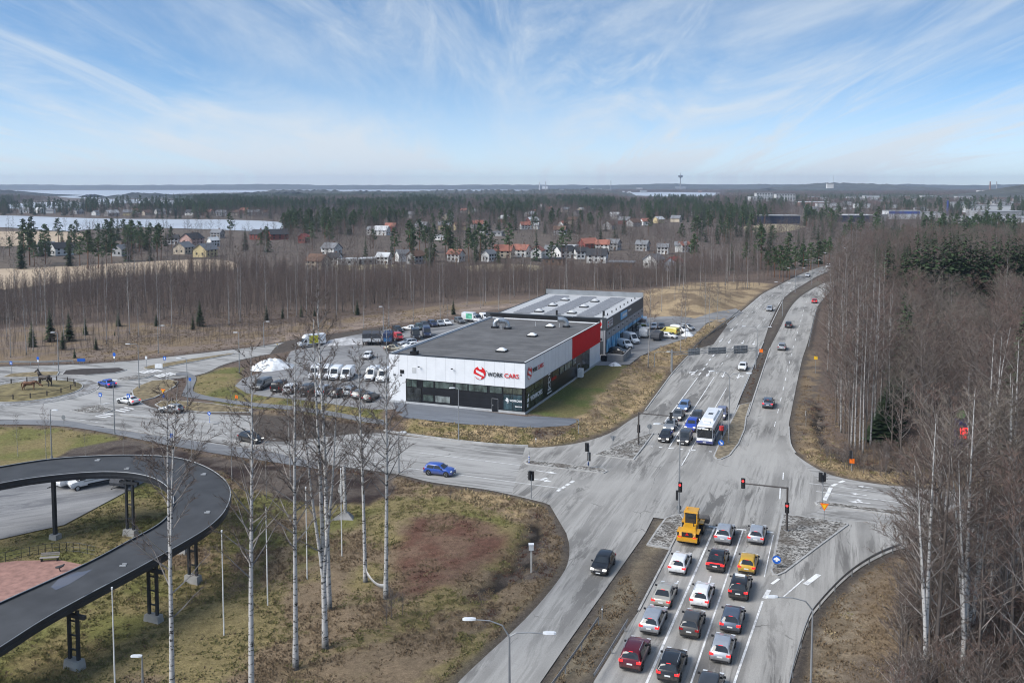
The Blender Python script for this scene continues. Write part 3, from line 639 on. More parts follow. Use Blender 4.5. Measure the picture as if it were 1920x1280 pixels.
stripe(q, (1447, 1095), (1461, 1085), .3); stripe(q, (1469, 1119), (1507, 1086), .16); stripe(q, (1510, 1096), (1535, 1077), .55)
stripe(q, (1433, 1122), (1442, 1106), .42)
stripe(q, (1272, 1089), (1266, 1099), .18); stripe(q, (1333, 1080), (1325.6, 1102), .18)
stripe('road_junction', (1469, 886), (1468, 899), .15); stripe('road_junction', (1463, 915), (1462, 936), .15)
s = 'southbound_road'
z2 = lambda x, y: (1080 + x / 4.571, 640 + y / 4.571)
for a, b in ((640, 660), (710, 740), (790, 840), (885, 915), (965, 1025), (1140, 1165)):
    stripe(s, z2(a, 902 + (a - 640) * .084), z2(b, 902 + (b - 640) * .084), .4)
for a in ((1185, 112, 1170, 130), (1155, 148, 1142, 165), (1128, 188, 1115, 205), (1102, 228, 1085, 248), (1070, 268, 1052, 290)):
    stripe(s, z2(*a[:2]), z2(*a[2:]), .3)
stripe(s, z2(1040, 312), z2(760, 690), .16); stripe(s, z2(1185, 305), z2(800, 905), .16); stripe(s, z2(1290, 400), z2(905, 1065), .13)
for a in ((1345, 50, 1335, 65), (1300, 118, 1290, 133), (1257, 185, 1247, 200), (1212, 258, 1200, 276)): stripe(s, z2(*a[:2]), z2(*a[2:]), .16)
stripe(s, z2(1610, 5), z2(1340, 640), .12); stripe('northbound_road', z2(1660, 60), z2(1468, 640), .12)
arrow(s, z2(1045, 245), z2(985, 292), 1); arrow(s, z2(1155, 250), z2(1118, 304)); arrow(s, z2(1277, 262), z2(1252, 312)); arrow(s, z2(1400, 275), z2(1384, 322), -1)
z3 = lambda x, y: (1280 + x / 3, 320 + y / 3)
for a in ((285, 885, 270, 903), (225, 945, 205, 965), (270, 950, 258, 972), (345, 955, 333, 975), (405, 960, 396, 982)): arrow(s, z3(*a[:2]), z3(*a[2:]))
dashes(s, z3(420, 880), z3(640, 640), 9, .35, .14); dashes(s, z3(300, 870), z3(520, 690), 9, .35, .14); stripe(s, z3(170, 930), z3(440, 705), .12); stripe(s, z3(490, 880), z3(560, 735), .12)
dashes('northbound_road', z3(620, 1000), z3(700, 720), 9, .35, .13)
dashes('northbound_road', (1452, 800), (1486, 655), 8, .35, .13)
wS = 'west_street'
stripe(wS, (787, 849), (978, 873), .13); stripe(wS, (560, 845), (740, 872), .11); stripe(wS, (760, 877), (1052, 915.6), .13); dashes(wS, (330, 800), (700, 848), 12, .35, .12); dashes(wS, (300, 806), (640, 860), 10, .3, .11)
dashes(wS, (1045, 921), (1078, 900), 4, .7, .45)
arrow(wS, (1005, 882), (1045, 888)); arrow(wS, (1000, 898), (1035, 903), -1)
e = 'east_street'
stripe(e, (1517, 906), (1700, 929), .13); stripe(e, (1530, 921), (1700, 944), .13); stripe(e, (1546, 938), (1558, 914), .5); dashes(e, (1560, 911), (1588, 899), 2, .6, .45)
arrow(e, (1637, 915), (1608, 911)); arrow(e, (1625, 929), (1594, 925)); arrow(e, (1632, 944), (1590, 940), 1)
def zebra(road, a, b, n, ln, wd, side):
    p = G(*a); q_ = G(*b); d = (G(*side) - p); d.normalize(); ax = (q_ - p).normalized()
    for i in range(n):
        c = p.lerp(q_, (i + .5) / n); u = d * ln / 2; v = ax * wd / 2
        m = MB().add([c - u - v, c + u - v, c + u + v, c - u + v], [(0, 1, 2, 3)]); m.v = [(k[0], k[1], MZ) for k in m.v]
        nrm_ = (Vector(m.v[1]) - Vector(m.v[0])).cross(Vector(m.v[2]) - Vector(m.v[0]))
        if nrm_.z < 0: m.f = [(3, 2, 1, 0)]
        m.build('crossing_stripe', PAINT, ROADOBJ[road])
zebra(wS, (186, 783), (207, 775), 3, 2.6, .5, (150, 779)); zebra(wS, (222, 772), (246, 764), 3, 2.6, .5, (190, 766)); zebra(wS, (190, 758), (207, 755), 3, 1.2, .5, (160, 760))
zebra('frontage_road', (292, 706), (326, 700), 5, 3.0, .55, (310, 712)); zebra('frontage_road', (262, 699), (300, 694), 5, 3.0, .55, (282, 704))
for a, b in (((150, 787), (162, 789)), ((170, 790), (184, 792))): stripe(wS, a, b, .14)

STEEL = pm('galvanised_steel', (.34, .35, .36), rough=.5, metal=.55, var=.18, scale=.8)
def guardrail(name, pts, label, step=4.0, hgt=.72, zf=None, group=None):
    W = [Vector(G(*p)) for p in spl(pts, 5)]
    o = empty(name, W[0], 0, label, 'guard rail', group); base = W[0]
    m = MB(); prof = ((-.02, -.15), (.05, -.09), (.0, -.02), (.0, .02), (.05, .09), (-.02, .15))
    for i, p in enumerate(W):
        t = (W[min(i + 1, len(W) - 1)] - W[max(i - 1, 0)]).normalized(); nn = Vector((-t.y, t.x, 0))
        for a, b in prof: m.v.append(tuple(p - base + nn * a + Vector((0, 0, hgt + b))))
        m.v.append(tuple(p - base - nn * .035 + Vector((0, 0, hgt))))
    for i in range(len(W) - 1):
        for j in range(7):
            m.f.append((i * 7 + j, (i + 1) * 7 + j, (i + 1) * 7 + (j + 1) % 7, i * 7 + (j + 1) % 7))
    m.build('beam', STEEL, o)
    pm_ = MB().box((0, 0, hgt / 2), (.1, .06, hgt + .1)).mesh('post', STEEL); acc = 0
    for i in range(len(W) - 1):
        acc += (W[i + 1] - W[i]).length
        if acc >= step: acc = 0; put('post', pm_, o, W[i + 1] - base)
    return o
guardrail('guard_rail', [(1460, 1400), (1483, 1282), (1494, 1240), (1515, 1174), (1537, 1140), (1587, 1088), (1640, 1052), (1690, 1031)], 'curved steel guard rail round the outside of the slip lane')
guardrail('guard_rail', [(960, 1400), (1060, 1263), (1122, 1172)], 'straight steel guard rail on the southbound edge of the near median')
guardrail('guard_rail', [(1113, 1282), (1140, 1238), (1177, 1176)], 'short steel rail beside the queue lane on the near median')
guardrail('guard_rail', [(-140, 688), (0, 684), (70, 684), (137, 682)], 'steel guard rail behind the roundabout below the wooded slope')
guardrail('guard_rail', [(1516, 655), (1520, 632), (1529, 592), (1533, 578)], 'steel guard rail along the northbound road below the birch row')
guardrail('guard_rail', [(1300, 657), (1333, 629), (1362, 606), (1388, 584)], 'steel guard rail on the verge by the side road junction')
def kerbline(pts, wd=.2, hgt=.13):
    W = [Vector(G(*p)) for p in spl(pts, 4)]; m = MB()
    for i, p in enumerate(W):
        t = (W[min(i + 1, len(W) - 1)] - W[max(i - 1, 0)]).normalized(); nn = Vector((-t.y, t.x, 0)) * wd / 2
        m.v += [tuple(p - nn + Vector((0, 0, -.03))), tuple(p - nn + Vector((0, 0, hgt))), tuple(p + nn + Vector((0, 0, hgt))), tuple(p + nn + Vector((0, 0, -.03)))]
    for i in range(len(W) - 1):
        for j in range(4): m.f.append((i * 4 + j, (i + 1) * 4 + j, (i + 1) * 4 + (j + 1) % 4, i * 4 + (j + 1) % 4))
    return struct(m.build('kerb', KERB))
kerbline([(1320, 641), (1290, 668), (1262, 698), (1242, 725), (1209, 770)]); kerbline([(1432, 641), (1406, 699), (1395, 725), (1373, 784)]); kerbline([(1444, 653), (1430, 695), (1416, 738), (1402, 780)])
kerbline([(1257, 1030), (1228, 1086), (1197, 1146)]); kerbline([(1479, 800), (1482, 832), (1492, 850)]); kerbline([(720, 809), (790, 819), (860, 828), (930, 835), (990, 838)], .35, .3); kerbline([(195, 802), (240, 807), (300, 817), (400, 832), (480, 843)])
# ------------------------------------------------------------------ the two commercial buildings
WHITE = pm('white_cladding', (.72, .735, .76), rough=.45, var=.055, scale=.5)
BLACKP = pm('black_cladding', (.012, .013, .016), rough=.3, var=.25, scale=.4, spec=.5)
RED = pm('red_cladding', (.60, .004, .008), rough=.6, var=.06, scale=.5, spec=.1)
ROOFG = pm('roof_felt', (.112, .110, .110), rough=.9, var=.24, scale=.28, bump=.15)
PLINTH = pm('plinth_concrete', (.40, .41, .42), rough=.85, var=.12, scale=.8)
TRIMB = pm('black_trim', (.01, .01, .011), rough=.4, var=.2, scale=1)
COPING = pm('light_coping', (.5, .51, .52), rough=.5, var=.08, scale=1)
def winglass(name, col, rough=.05):
    m, t, b = newmat(name); n = t.nodes.new; l = t.links.new
    co = n('ShaderNodeTexCoord'); mp = n('ShaderNodeMapping'); mp.inputs['Scale'].default_value = (.6, .6, .35); l(co.outputs['Object'], mp.inputs[0])
    nz = n('ShaderNodeTexNoise'); nz.inputs['Scale'].default_value = 1.4; nz.inputs['Detail'].default_value = 5; nz.inputs['Roughness'].default_value = .6; l(mp.outputs[0], nz.inputs['Vector'])
    rp = n('ShaderNodeMapRange'); rp.inputs['From Min'].default_value = .35; rp.inputs['From Max'].default_value = .68; rp.inputs['To Min'].default_value = .35; rp.inputs['To Max'].default_value = 1.9; l(nz.outputs['Fac'], rp.inputs['Value'])
    mu = n('ShaderNodeMixRGB'); mu.blend_type = 'MULTIPLY'; mu.inputs['Fac'].default_value = 1; mu.inputs['Color1'].default_value = (*col, 1); l(rp.outputs[0], mu.inputs['Color2'])
    l(mu.outputs[0], b.inputs['Base Color']); b.inputs['Roughness'].default_value = rough; b.inputs['Specular IOR Level'].default_value = .7
    return m
GL_GREEN = winglass('window_glass_green', (.055, .075, .068)); GL_DARK = winglass('window_glass_dark', (.03, .034, .036)); GL_OLIVE = winglass('window_glass_olive', (.05, .058, .042)); GL_TEAL = winglass('window_glass_teal', (.03, .055, .065)); GL_PALE = winglass('window_glass_pale', (.16, .18, .175))
def font_mesh(text, size, depth=.02, bold=0.0, shear=0.0):
    cu = bpy.data.curves.new('lettering', 'FONT'); cu.body = text; cu.size = size; cu.extrude = depth; cu.offset = bold; cu.shear = shear; cu.resolution_u = 3
    ob = bpy.data.objects.new('lettering', cu); COL.objects.link(ob)
    dg = bpy.context.evaluated_depsgraph_get(); me = bpy.data.meshes.new_from_object(ob.evaluated_get(dg))
    bpy.data.objects.remove(ob); bpy.data.curves.remove(cu); return me
def strokes(n, w_, h, seed=0):
    r = random.Random(seed); out = []; x = 0; u = w_ / n
    for i in range(n):
        a = x + u * .12; b_ = x + u * r.uniform(.7, .9); out.append([(a, 0), (b_, 0), (b_, h * r.uniform(.75, 1)), (a, h)]); x += u
    return out
class Facade:
    """a box building in its own frame: front on local y=0 (x from -W to 0), right side on local x=0 (y from 0 to D)"""
    def __init__(s, root, W, D, Hh, base): s.root, s.W, s.D, s.H = root, W, D, Hh; s.mw = Matrix.Translation(root.location) @ Matrix.Rotation(root.rotation_euler.z, 4, 'Z'); s.inv = s.mw.inverted()
    def pt(s, px, py, face):
        o = s.inv @ Vector((0, 0, CAMH)); d = s.inv.to_3x3() @ ray(px, py)
        t = (-o.y / d.y) if face == 'f' else (-o.x / d.x); p = o + d * t
        return (p.x if face == 'f' else p.y), p.z
    def slab(s, m, face, a0, a1, z0, z1, proud, thick=.06):
        if face == 'f': m.box(((a0 + a1) / 2, -proud + thick / 2 - .0, (z0 + z1) / 2), (abs(a1 - a0), thick, z1 - z0))
        else: m.box((proud - thick / 2, (a0 + a1) / 2, (z0 + z1) / 2), (thick, abs(a1 - a0), z1 - z0))
        return m
    def panel(s, name, mat, face, a0, a1, z0, z1, proud=.05, thick=.08, parent=None):
        return s.slab(MB(), face, a0, a1, z0, z1, proud, thick).build(name, mat, parent or s.root)
    def window(s, face, a0, a1, z0, z1, glass, proud=.07, nx=1, nz=1, name='window', bars=TRIMB):
        if a0 > a1: a0, a1 = a1, a0
        fr = MB(); t = .07
        for i in range(nx + 1): c = a0 + (a1 - a0) * i / nx; s.slab(fr, face, c - t / 2, c + t / 2, z0, z1, proud + .03, .1)
        for i in range(nz + 1): c = z0 + (z1 - z0) * i / nz; s.slab(fr, face, a0, a1, c - t / 2, c + t / 2, proud + .027, .1)
        o = fr.build(name, bars, s.root)
        for i in range(nx):
            for j in range(nz):
                s.slab(MB(), face, a0 + (a1 - a0) * i / nx + .03, a0 + (a1 - a0) * (i + 1) / nx - .03, z0 + (z1 - z0) * j / nz + .03, z0 + (z1 - z0) * (j + 1) / nz - .03, proud, .05).build('pane', glass, o)
        return o
    def text(s, body, face, a, z, size, mat, proud=.12, bold=0.0, width=None, name='lettering', shear=0.0):
        me = font_mesh(body, size, .02, bold, shear); me.materials.append(mat)
        o = put(name, me, s.root)
        if face == 'f': o.location = (a, -proud, z); o.rotation_euler = (math.pi / 2, 0, 0)
        else: o.location = (proud, a, z); o.rotation_euler = (math.pi / 2, 0, math.pi / 2)
        if width:
            xs = [v.co.x for v in me.vertices]; o.scale = (width / max(1e-3, max(xs) - min(xs)), 1, 1)
        return o
    def flat(s, name, mat, face, a, z, polys, proud=.1, thick=.03):
        """flat emblem: polygons in (right, up) metres round (a, z)"""
        m = MB()
        for P in polys:
            tri = tessellate_polygon([[Vector((x, y, 0)) for x, y in P]]); o = len(m.v)
            for x, y in P: m.v.append((a + x, -proud, z + y) if face == 'f' else (proud, a + x, z + y))
            for t in tri:
                q0, q1, q2 = (Vector(m.v[o + i]) for i in t); nn = (q1 - q0).cross(q2 - q0)
                ok = (nn.y < 0) if face == 'f' else (nn.x > 0)
                m.f.append(tuple(o + i for i in (t if ok else t[::-1])))
        return m.build(name, mat, s.root)

C0 = G(984, 777, PADH)
RZ1 = R(-20.6)
show = empty('car_showroom', C0, RZ1, 'white and black flat-roofed car showroom with a red end panel', 'building')
W1, D1, H1 = 25.8, 48.8, 8.75
F = Facade(show, W1, D1, H1, PADH)
bx = lambda m, x0, x1, y0, y1, z0, z1: m.box(((x0 + x1) / 2, (y0 + y1) / 2, (z0 + z1) / 2), (x1 - x0, y1 - y0, z1 - z0))
bx(MB(), -W1, 0, 0, D1, .3, H1 - .5).build('wall', WHITE, show)
bx(MB(), -W1 - .08, .08, -.08, D1 + .08, -1.0, .42).build('plinth', PLINTH, show)
par = MB(); t_ = .35
bx(par, -W1, 0, 0, t_, H1 - .5, H1); bx(par, -W1, 0, D1 - t_, D1, H1 - .5, H1); bx(par, -W1, -W1 + t_, t_, D1 - t_, H1 - .5, H1); bx(par, -t_, 0, t_, D1 - t_, H1 - .5, H1)
par.build('parapet', WHITE, show)
cp = MB(); bx(cp, -W1 - .06, .06, -.07, .34, H1, H1 + .12); bx(cp, -.33, .07, .34, D1 - .3, H1, H1 + .115); bx(cp, -W1 - .06, .06, D1 - .35, D1 + .06, H1, H1 + .9)
cp.build('coping', TRIMB, show)
cp = MB(); bx(cp, -W1 - .05, -W1 + .3, .34, D1 - .3, H1, H1 + .12); bx(cp, -.30, .02, .4, D1 - .4, H1 + .12, H1 + .15); cp.build('edge_flashing', COPING, show)
roof = MB().quad((-W1 + t_, t_, H1 - .22), (-t_, t_, H1 - .22), (-t_, D1 - t_, H1 - .22), (-W1 + t_, D1 - t_, H1 - .22)).build('roof', ROOFG, show)
for i in range(1, 22):                                      # felt sheet laps
    bx(MB(), -W1 + t_, -t_, i * 2.2, i * 2.2 + .07, H1 - .23, H1 - .205).build('felt_lap', pm('felt_lap', (.085, .084, .085), rough=.9), roof)
# cladding joints on the white band
JNT = pm('panel_gap', (.40, .41, .425), rough=.6)
for k in range(1, 14): F.panel('cladding_joint', JNT, 'f', -W1 * k / 14 - .014, -W1 * k / 14 + .014, 4.5, H1 - .05, .006, .02)
for k in range(1, 16): F.panel('cladding_joint', JNT, 's', 2.1 * k - .014, 2.1 * k + .014, 4.5, H1 - .05, .006, .02)
BT = 4.48
xa, _ = F.pt(761.3, 740, 'f')
F.panel('dark_band', BLACKP, 'f', xa, 0.03, .42, BT, .05)
ya, _ = F.pt(1017.7, 740, 's'); yb, _ = F.pt(1104.7, 660, 's'); yr, _ = F.pt(1073, 650, 's')
F.panel('dark_band', BLACKP, 's', -.03, yb, .42, BT, .05)
F.panel('red_panel', RED, 's', yr, D1 + .02, BT, H1 + .02, .06)
for zz in (1.25, 2.05, 2.85): 
    F.panel('panel_joint', pm('dark_joint', (.03, .032, .035), rough=.4), 's', ya, yb, zz, zz + .03, .06, .03)
    F.panel('panel_joint', MATS['dark_joint'], 'f', xa + 4.2, -4.3, zz, zz + .02, .06, .03)
zw = lambda a, b: (a, b)
for p0, p1 in ((793, 813.4), (815.7, 850.7), (854, 877), (878.7, 913.6), (918, 941.4)):
    a0, _ = F.pt(p0, 720, 'f'); a1, _ = F.pt(p1, 720, 'f'); F.window('f', a0, a1, 3.25, BT - .06, GL_GREEN)
for p0, p1 in ((793, 813.4), (815.7, 844.5)):
    a0, _ = F.pt(p0, 750, 'f'); a1, _ = F.pt(p1, 750, 'f'); F.window('f', a0, a1, .75, 1.95, GL_PALE if p0 > 800 else GL_GREEN)
a0, _ = F.pt(762.5, 740, 'f'); a1, _ = F.pt(782, 740, 'f'); a2, _ = F.pt(790, 740, 'f')
F.window('f', a0, a1, 3.1, BT - .06, GL_GREEN, nx=2); F.window('f', a0, a2, .5, 3.02, GL_DARK, nx=2)
a0, _ = F.pt(943.7, 750, 'f'); a1, _ = F.pt(979.6, 750, 'f')
F.window('f', a0, a1, 3.35, BT - .06, GL_OLIVE, nx=2); F.window('f', a0, a1, .5, 3.3, GL_TEAL, nx=2)
F.window('s', .25, ya, 3.3, BT - .06, GL_OLIVE, nx=2); F.window('s', .25, ya, .5, 3.26, GL_OLIVE, nx=2)
for p0, p1, g in ((1035, 1048, GL_DARK), (1049, 1057.5, GL_PALE), (1058.3, 1072.3, GL_PALE), (1073.2, 1080, GL_PALE)):
    a0, _ = F.pt(p0, 690, 's'); a1, _ = F.pt(p1, 690, 's'); F.window('s', a0, a1, 3.1, BT - .05, g)
a0, _ = F.pt(1091, 680, 's'); a1, _ = F.pt(1104.5, 680, 's'); F.window('s', a0, a1, .5, BT - .05, GL_DARK, nx=2)
a0, _ = F.pt(1082, 690, 's'); a1, _ = F.pt(1087, 690, 's'); F.window('s', a0, a1, 1.3, 2.7, GL_DARK, bars=COPING, name='side_door')
a0, _ = F.pt(923, 760, 'f'); a1, _ = F.pt(934, 760, 'f')
dr = F.panel('door', BLACKP, 'f', a0, a1, .05, 2.25, .1, .1); F.slab(MB(), 'f', a0 + .12, a0 + .2, 1.05, 1.25, .14, .05).build('handle', COPING, dr)
df = MB(); F.slab(df, 'f', a0 - .06, a0, .1, 2.33, .13); F.slab(df, 'f', a1, a1 + .06, .1, 2.33, .13); F.slab(df, 'f', a0 - .06, a1 + .06, 2.27, 2.35, .131); df.build('door_frame', pm('grey_frame', (.2, .21, .22), rough=.5), dr)
# emblem: a red disc crossed by a white S made of slanted bars
LR = pm('sign_red', (.62, .012, .016), rough=.4, var=.05); LK = pm('sign_black', (.015, .015, .018), rough=.4, var=.05); LW = pm('sign_white', (.8, .81, .82), rough=.4, var=.04)
def s_logo(face, a, z, r, red, white, proud=.1):
    n = 36; disc = [(r * math.cos(2 * math.pi * i / n), r * math.sin(2 * math.pi * i / n)) for i in range(n)]
    F.flat('emblem_disc', red, face, a, z, [disc], proud)
    k = r
    F.flat('emblem_bars', white, face, a, z, [
        [(-.62 * k, .50 * k), (.62 * k, .02 * k), (.80 * k, -.45 * k), (.30 * k, -.32 * k), (-.55 * k, .08 * k)],
        [(-1.03 * k, -.25 * k), (-.85 * k, -.18 * k), (.38 * k, -.62 * k), (.15 * k, -1.02 * k), (-.35 * k, -.82 * k), (-.95 * k, -.50 * k)],
        [(-.28 * k, 1.04 * k), (.30 * k, 1.04 * k), (.42 * k, .62 * k), (.10 * k, .58 * k), (-.10 * k, .68 * k)]], proud + .012)
a, z = F.pt(899.5, 699, 'f'); s_logo('f', a, z, 1.12, LR, WHITE)
a1, z1 = F.pt(914.5, 704.3, 'f'); a2, _ = F.pt(943.5, 704, 'f'); F.text('WORK', 'f', a1, z1 - .05, 1.05, LK, bold=.012, width=a2 - a1)
F.flat('emblem_mark', LK, 'f', a1 - .25, z1 + .85, [[(-.1, .12), (.1, .02), (.12, -.12), (-.05, 0)]], .11)
a3, _ = F.pt(972.5, 706, 'f'); F.text('CARS', 'f', a2 + .2, z1 - .05, 1.05, LR, bold=.012, width=a3 - a2 - .2)
a, z = F.pt(992, 699, 's'); s_logo('s', a + .1, z, 1.15, LR, WHITE)
a1, _ = F.pt(997.5, 697, 's'); a2, _ = F.pt(1007, 690, 's'); a3, _ = F.pt(1017.5, 685, 's'); F.text('WORK', 's', a1, z - .25, 1.05, LK, bold=.01, width=a2 - a1 - .1); F.text('CARS', 's', a2 + .1, z - .25, 1.05, LR, bold=.01, width=a3 - a2)
a, z = F.pt(951, 749.5, 'f')
F.flat('window_emblem', LW, 'f', a, z, [[(-.38, -.05), (.1, -.3), (.38, -.1), (-.05, .12)], [(-.25, .25), (.25, -.02), (.3, .15), (0, .42)], [(-.1, -.42), (.32, -.3), (.2, -.5)]], .12)
F.text('WORKCARS', 'f', a + .5, z - .2, .5, LW, proud=.12, bold=.01, width=2.2)
a, z = F.pt(971, 763, 'f'); F.flat('lettering', LW, 'f', a - .5, z, strokes(6, 1.3, .2, 1), .12)
F.flat('window_emblem', LW, 's', 1.3, 2.2, [[(-.2, .45), (.55, .75), (.6, 1.0), (.1, .95)], [(-.45, -.35), (.45, -.3), (.5, .35), (-.3, .35)], [(-.55, -1.15), (.1, -1.2), (.2, -.6), (-.5, -.6)]], .12)
F.text('WORKCARS', 's', 2.6, 1.75, 1.15, LW, proud=.12, bold=.015, width=ya - 3.2)
a, z = F.pt(1029, 715.5, 's')
ring = lambda r0, r1, cy: [[(r1 * math.cos(i * math.pi / 10), cy + r1 * math.sin(i * math.pi / 10)) for i in range(0, 21)] + [(r0 * math.cos(i * math.pi / 10), cy + r0 * math.sin(i * math.pi / 10)) for i in range(20, -1, -1)]]
F.flat('window_emblem', LW, 's', a, z, ring(.42, .6, .35) + ring(.42, .6, -.55) + [[(-.9, -.15), (.9, .05), (.9, .2), (-.9, 0)]] + [[(-.6, 1.25), (.6, 1.25), (.6, 1.5), (-.6, 1.5)]], .1)
F.flat('lettering', LW, 's', a - .9, z - 1.55, strokes(5, 1.9, .4, 2), .1); F.flat('window_emblem', LW, 's', a, z - 1.95, [[(-1.2, -.1), (1.3, -.1), (1.3, .12), (-1.2, .12)]], .1)
a, z = F.pt(1037, 709, 's'); F.flat('lettering', LR, 's', a - 1.2, z - .3, strokes(5, 3.0, .6, 3), .1)
# fittings on the front wall
for px, py, w_, h_ in ((754, 696.5, .75, .65), (740, 702, .5, .2), (752, 703, .28, .3)):
    a, z = F.pt(px, py, 'f'); F.panel('wall_grille', TRIMB, 'f', a - w_ / 2, a + w_ / 2, z - h_ / 2, z + h_ / 2, .07)
a, z = F.pt(776.5, 694, 'f'); F.panel('wall_hatch', COPING, 'f', a - .4, a + .4, z - .5, z + .5, .03)
for px, py in ((787, 687), (849, 691)):
    a, z = F.pt(px, py, 'f'); m = MB().tube([(a, -.05, z), (a, -.35, z + .05)], .03, 5); m.box((a, -.42, z + .03), (.3, .22, .16)); m.build('floodlight', TRIMB, show)
a, z = F.pt(1082, 697, 's'); MB().box((.75, a, 1.15), (.95, 1.3, 1.7)).build('cooling_unit', pm('unit_white', (.72, .73, .73), rough=.5), show)
# roof lights, ducts and a cowl: things bolted to the roof
RH = PADH + H1 - .22
TINW = pm('dome_acrylic', (.78, .8, .8), rough=.35, var=.05); ZINC = pm('zinc_duct', (.48, .5, .52), rough=.35, metal=.8, var=.2, scale=1.2)
def local(px, py, z): return F.inv @ G(px, py, z)
def skylight(parent, p, s=1.0, mat=TINW):
    m = MB(); m.box((p.x, p.y, p.z + .16), (1.35 * s, 1.35 * s, .32)); b = m.build('skylight', TRIMB, parent)
    d = MB(); n = 6
    for i in range(n + 1):
        for j in range(n + 1):
            u = i / n * 2 - 1; v = j / n * 2 - 1; d.v.append((p.x + u * .62 * s, p.y + v * .62 * s, p.z + .33 + .34 * s * (1 - u * u) * (1 - v * v)))
    d.f = [(i * (n + 1) + j, (i + 1) * (n + 1) + j, (i + 1) * (n + 1) + j + 1, i * (n + 1) + j + 1) for i in range(n) for j in range(n)]
    d.build('dome', mat, b, True)
for px, py in ((941, 659), (998, 630.5), (1031.5, 613.5)): skylight(show, local(px, py, RH), 1.35)
def duct(p, ang, big=1.0):
    o = MB().box((p.x, p.y, p.z + .2), (1.3, 1.3, .4)).build('duct_base', TRIMB, show)
    d = Vector((math.cos(ang), math.sin(ang), 0)); r = .48 * big
    m = MB(); pts = [p + Vector((0, 0, .4)), p + Vector((0, 0, 1.0)), p + d * .25 + Vector((0, 0, 1.45)), p + d * .8 + Vector((0, 0, 1.72)), p + d * 1.9 + Vector((0, 0, 1.72))]
    m.tube(pts, r, 14, False); m.build('duct', ZINC, o, True)
    e = p + d * 1.88 + Vector((0, 0, 1.72)); MB().tube([e, e + d * .01], r * .94, 14).build('duct_mouth', TRIMB, o)
    st = MB()
    for sgn in (-1, 1):
        q = p + d * 1.5 + Vector((-d.y, d.x, 0)) * .4 * sgn; st.tube([q, q + Vector((-d.y, d.x, 0)) * -.5 * sgn + Vector((0, 0, 1.3))], .035, 4)
    st.build('duct_stand', COPING, o)
duct(local(928, 614.5, RH), R(20)); duct(local(952, 616.5, RH), R(215)); duct(local(1062, 613.5, RH), R(205), 1.15)
p = local(777, 664, RH); o = MB().box((p.x, p.y, p.z + .3), (1.2, 1.2, .6)).build('roof_cowl', TRIMB, show); MB().cyl((p.x, p.y, p.z + .6), .35, .7, 12).build('cowl', TRIMB, o)
for px, py in ((1073, 600.5), (1004, 611)):
    p = local(px, py, RH); MB().cyl((p.x, p.y, p.z), .06, .9, 6).build('vent_pipe', COPING, show)

# ---------------- the hall behind, grey roof with solar panels
C1 = G(1136.5, 665, PADH); RZ2 = R(-19.2)
hall = empty('service_hall', C1, RZ2, 'dark grey service hall with pale roof, solar panels and blue banners', 'building')
W2, D2, H2 = 27.5, 44.0, 8.05
F2 = Facade(hall, W2, D2, H2, PADH)
DKG = pm('dark_grey_cladding', (.052, .058, .066), rough=.5, var=.08, scale=.4); MIDG = pm('mid_grey_cladding', (.27, .275, .295), rough=.5, var=.06, scale=.4); ROOFP = pm('pale_roof', (.44, .445, .45), rough=.7, var=.07, scale=.3)
BLUE = pm('sky_blue_sign', (.09, .40, .72), rough=.4, var=.05)
bx(MB(), -W2, 0, 0, D2, -1, H2 - .3).build('wall', DKG, hall)
par = MB(); bx(par, -W2, 0, 0, .25, H2 - .3, H2 + .45); bx(par, -W2, -W2 + .25, .25, D2 - .25, H2 - .3, H2 + .05); bx(par, -.25, 0, .25, D2 - .25, H2 - .3, H2 + .05)
par.build('parapet', DKG, hall)
bx(MB(), -W2 - .3, 0, D2 - .3, D2, H2 - .3, H2 + 1.3).build('back_parapet', pm('zinc_sheet', (.26, .275, .29), rough=.55, metal=.3, var=.15, scale=.5), hall)
bx(MB(), -W2 - 2.0, -W2, 0, .3, 3, H2 + .45).build('wing_wall', DKG, hall)
roof2 = bx(MB(), -W2 + .25, -.25, .25, D2 - .3, H2 - .35, H2 - .05).build('roof', ROOFP, hall)
SOLAR = pm('solar_cell', (.20, .203, .215), rough=.45, var=.15, scale=1.0, spec=.4)
pane = None
for r0 in (-24.0, -16.3, -8.2):
    for j in range(16):
        y0 = 4.0 + j * 2.3; cx = r0 + 2.1
        for k in range(2):
            m = MB(); xk = r0 + k * 2.15
            m.add([(xk, y0, H2 + .08), (xk + 2.05, y0, H2 + .08), (xk + 2.05, y0 + 1.05, H2 + .24), (xk, y0 + 1.05, H2 + .24), (xk, y0, H2 + .03), (xk + 2.05, y0, H2 + .03), (xk + 2.05, y0 + 1.05, H2 + .19), (xk, y0 + 1.05, H2 + .19)],
                  [(0, 1, 2, 3), (7, 6, 5, 4), (0, 4, 5, 1), (1, 5, 6, 2), (2, 6, 7, 3), (3, 7, 4, 0)])
            m.build('solar_panel', SOLAR, roof2)
for xx in (-18.6, -10.4):
    for yy in (8, 19.5, 31): skylight(roof2, Vector((xx, yy, H2 - .05)), 1.5, pm('hall_dome', (.50, .51, .52), rough=.5))
for i in range(9): MB().cyl((-1.5, 3 + i * 4.6, H2 - .05), .13, .55, 8).build('vent_pipe', TRIMB, roof2)
MB().cyl((-2.2, 6.5, H2 - .05), .28, 1.2, 10).build('vent_cowl', TRIMB, roof2); MB().cyl((-13, 4.0, H2 - .05), .25, 1.2, 10).build('vent_cowl', TRIMB, roof2)
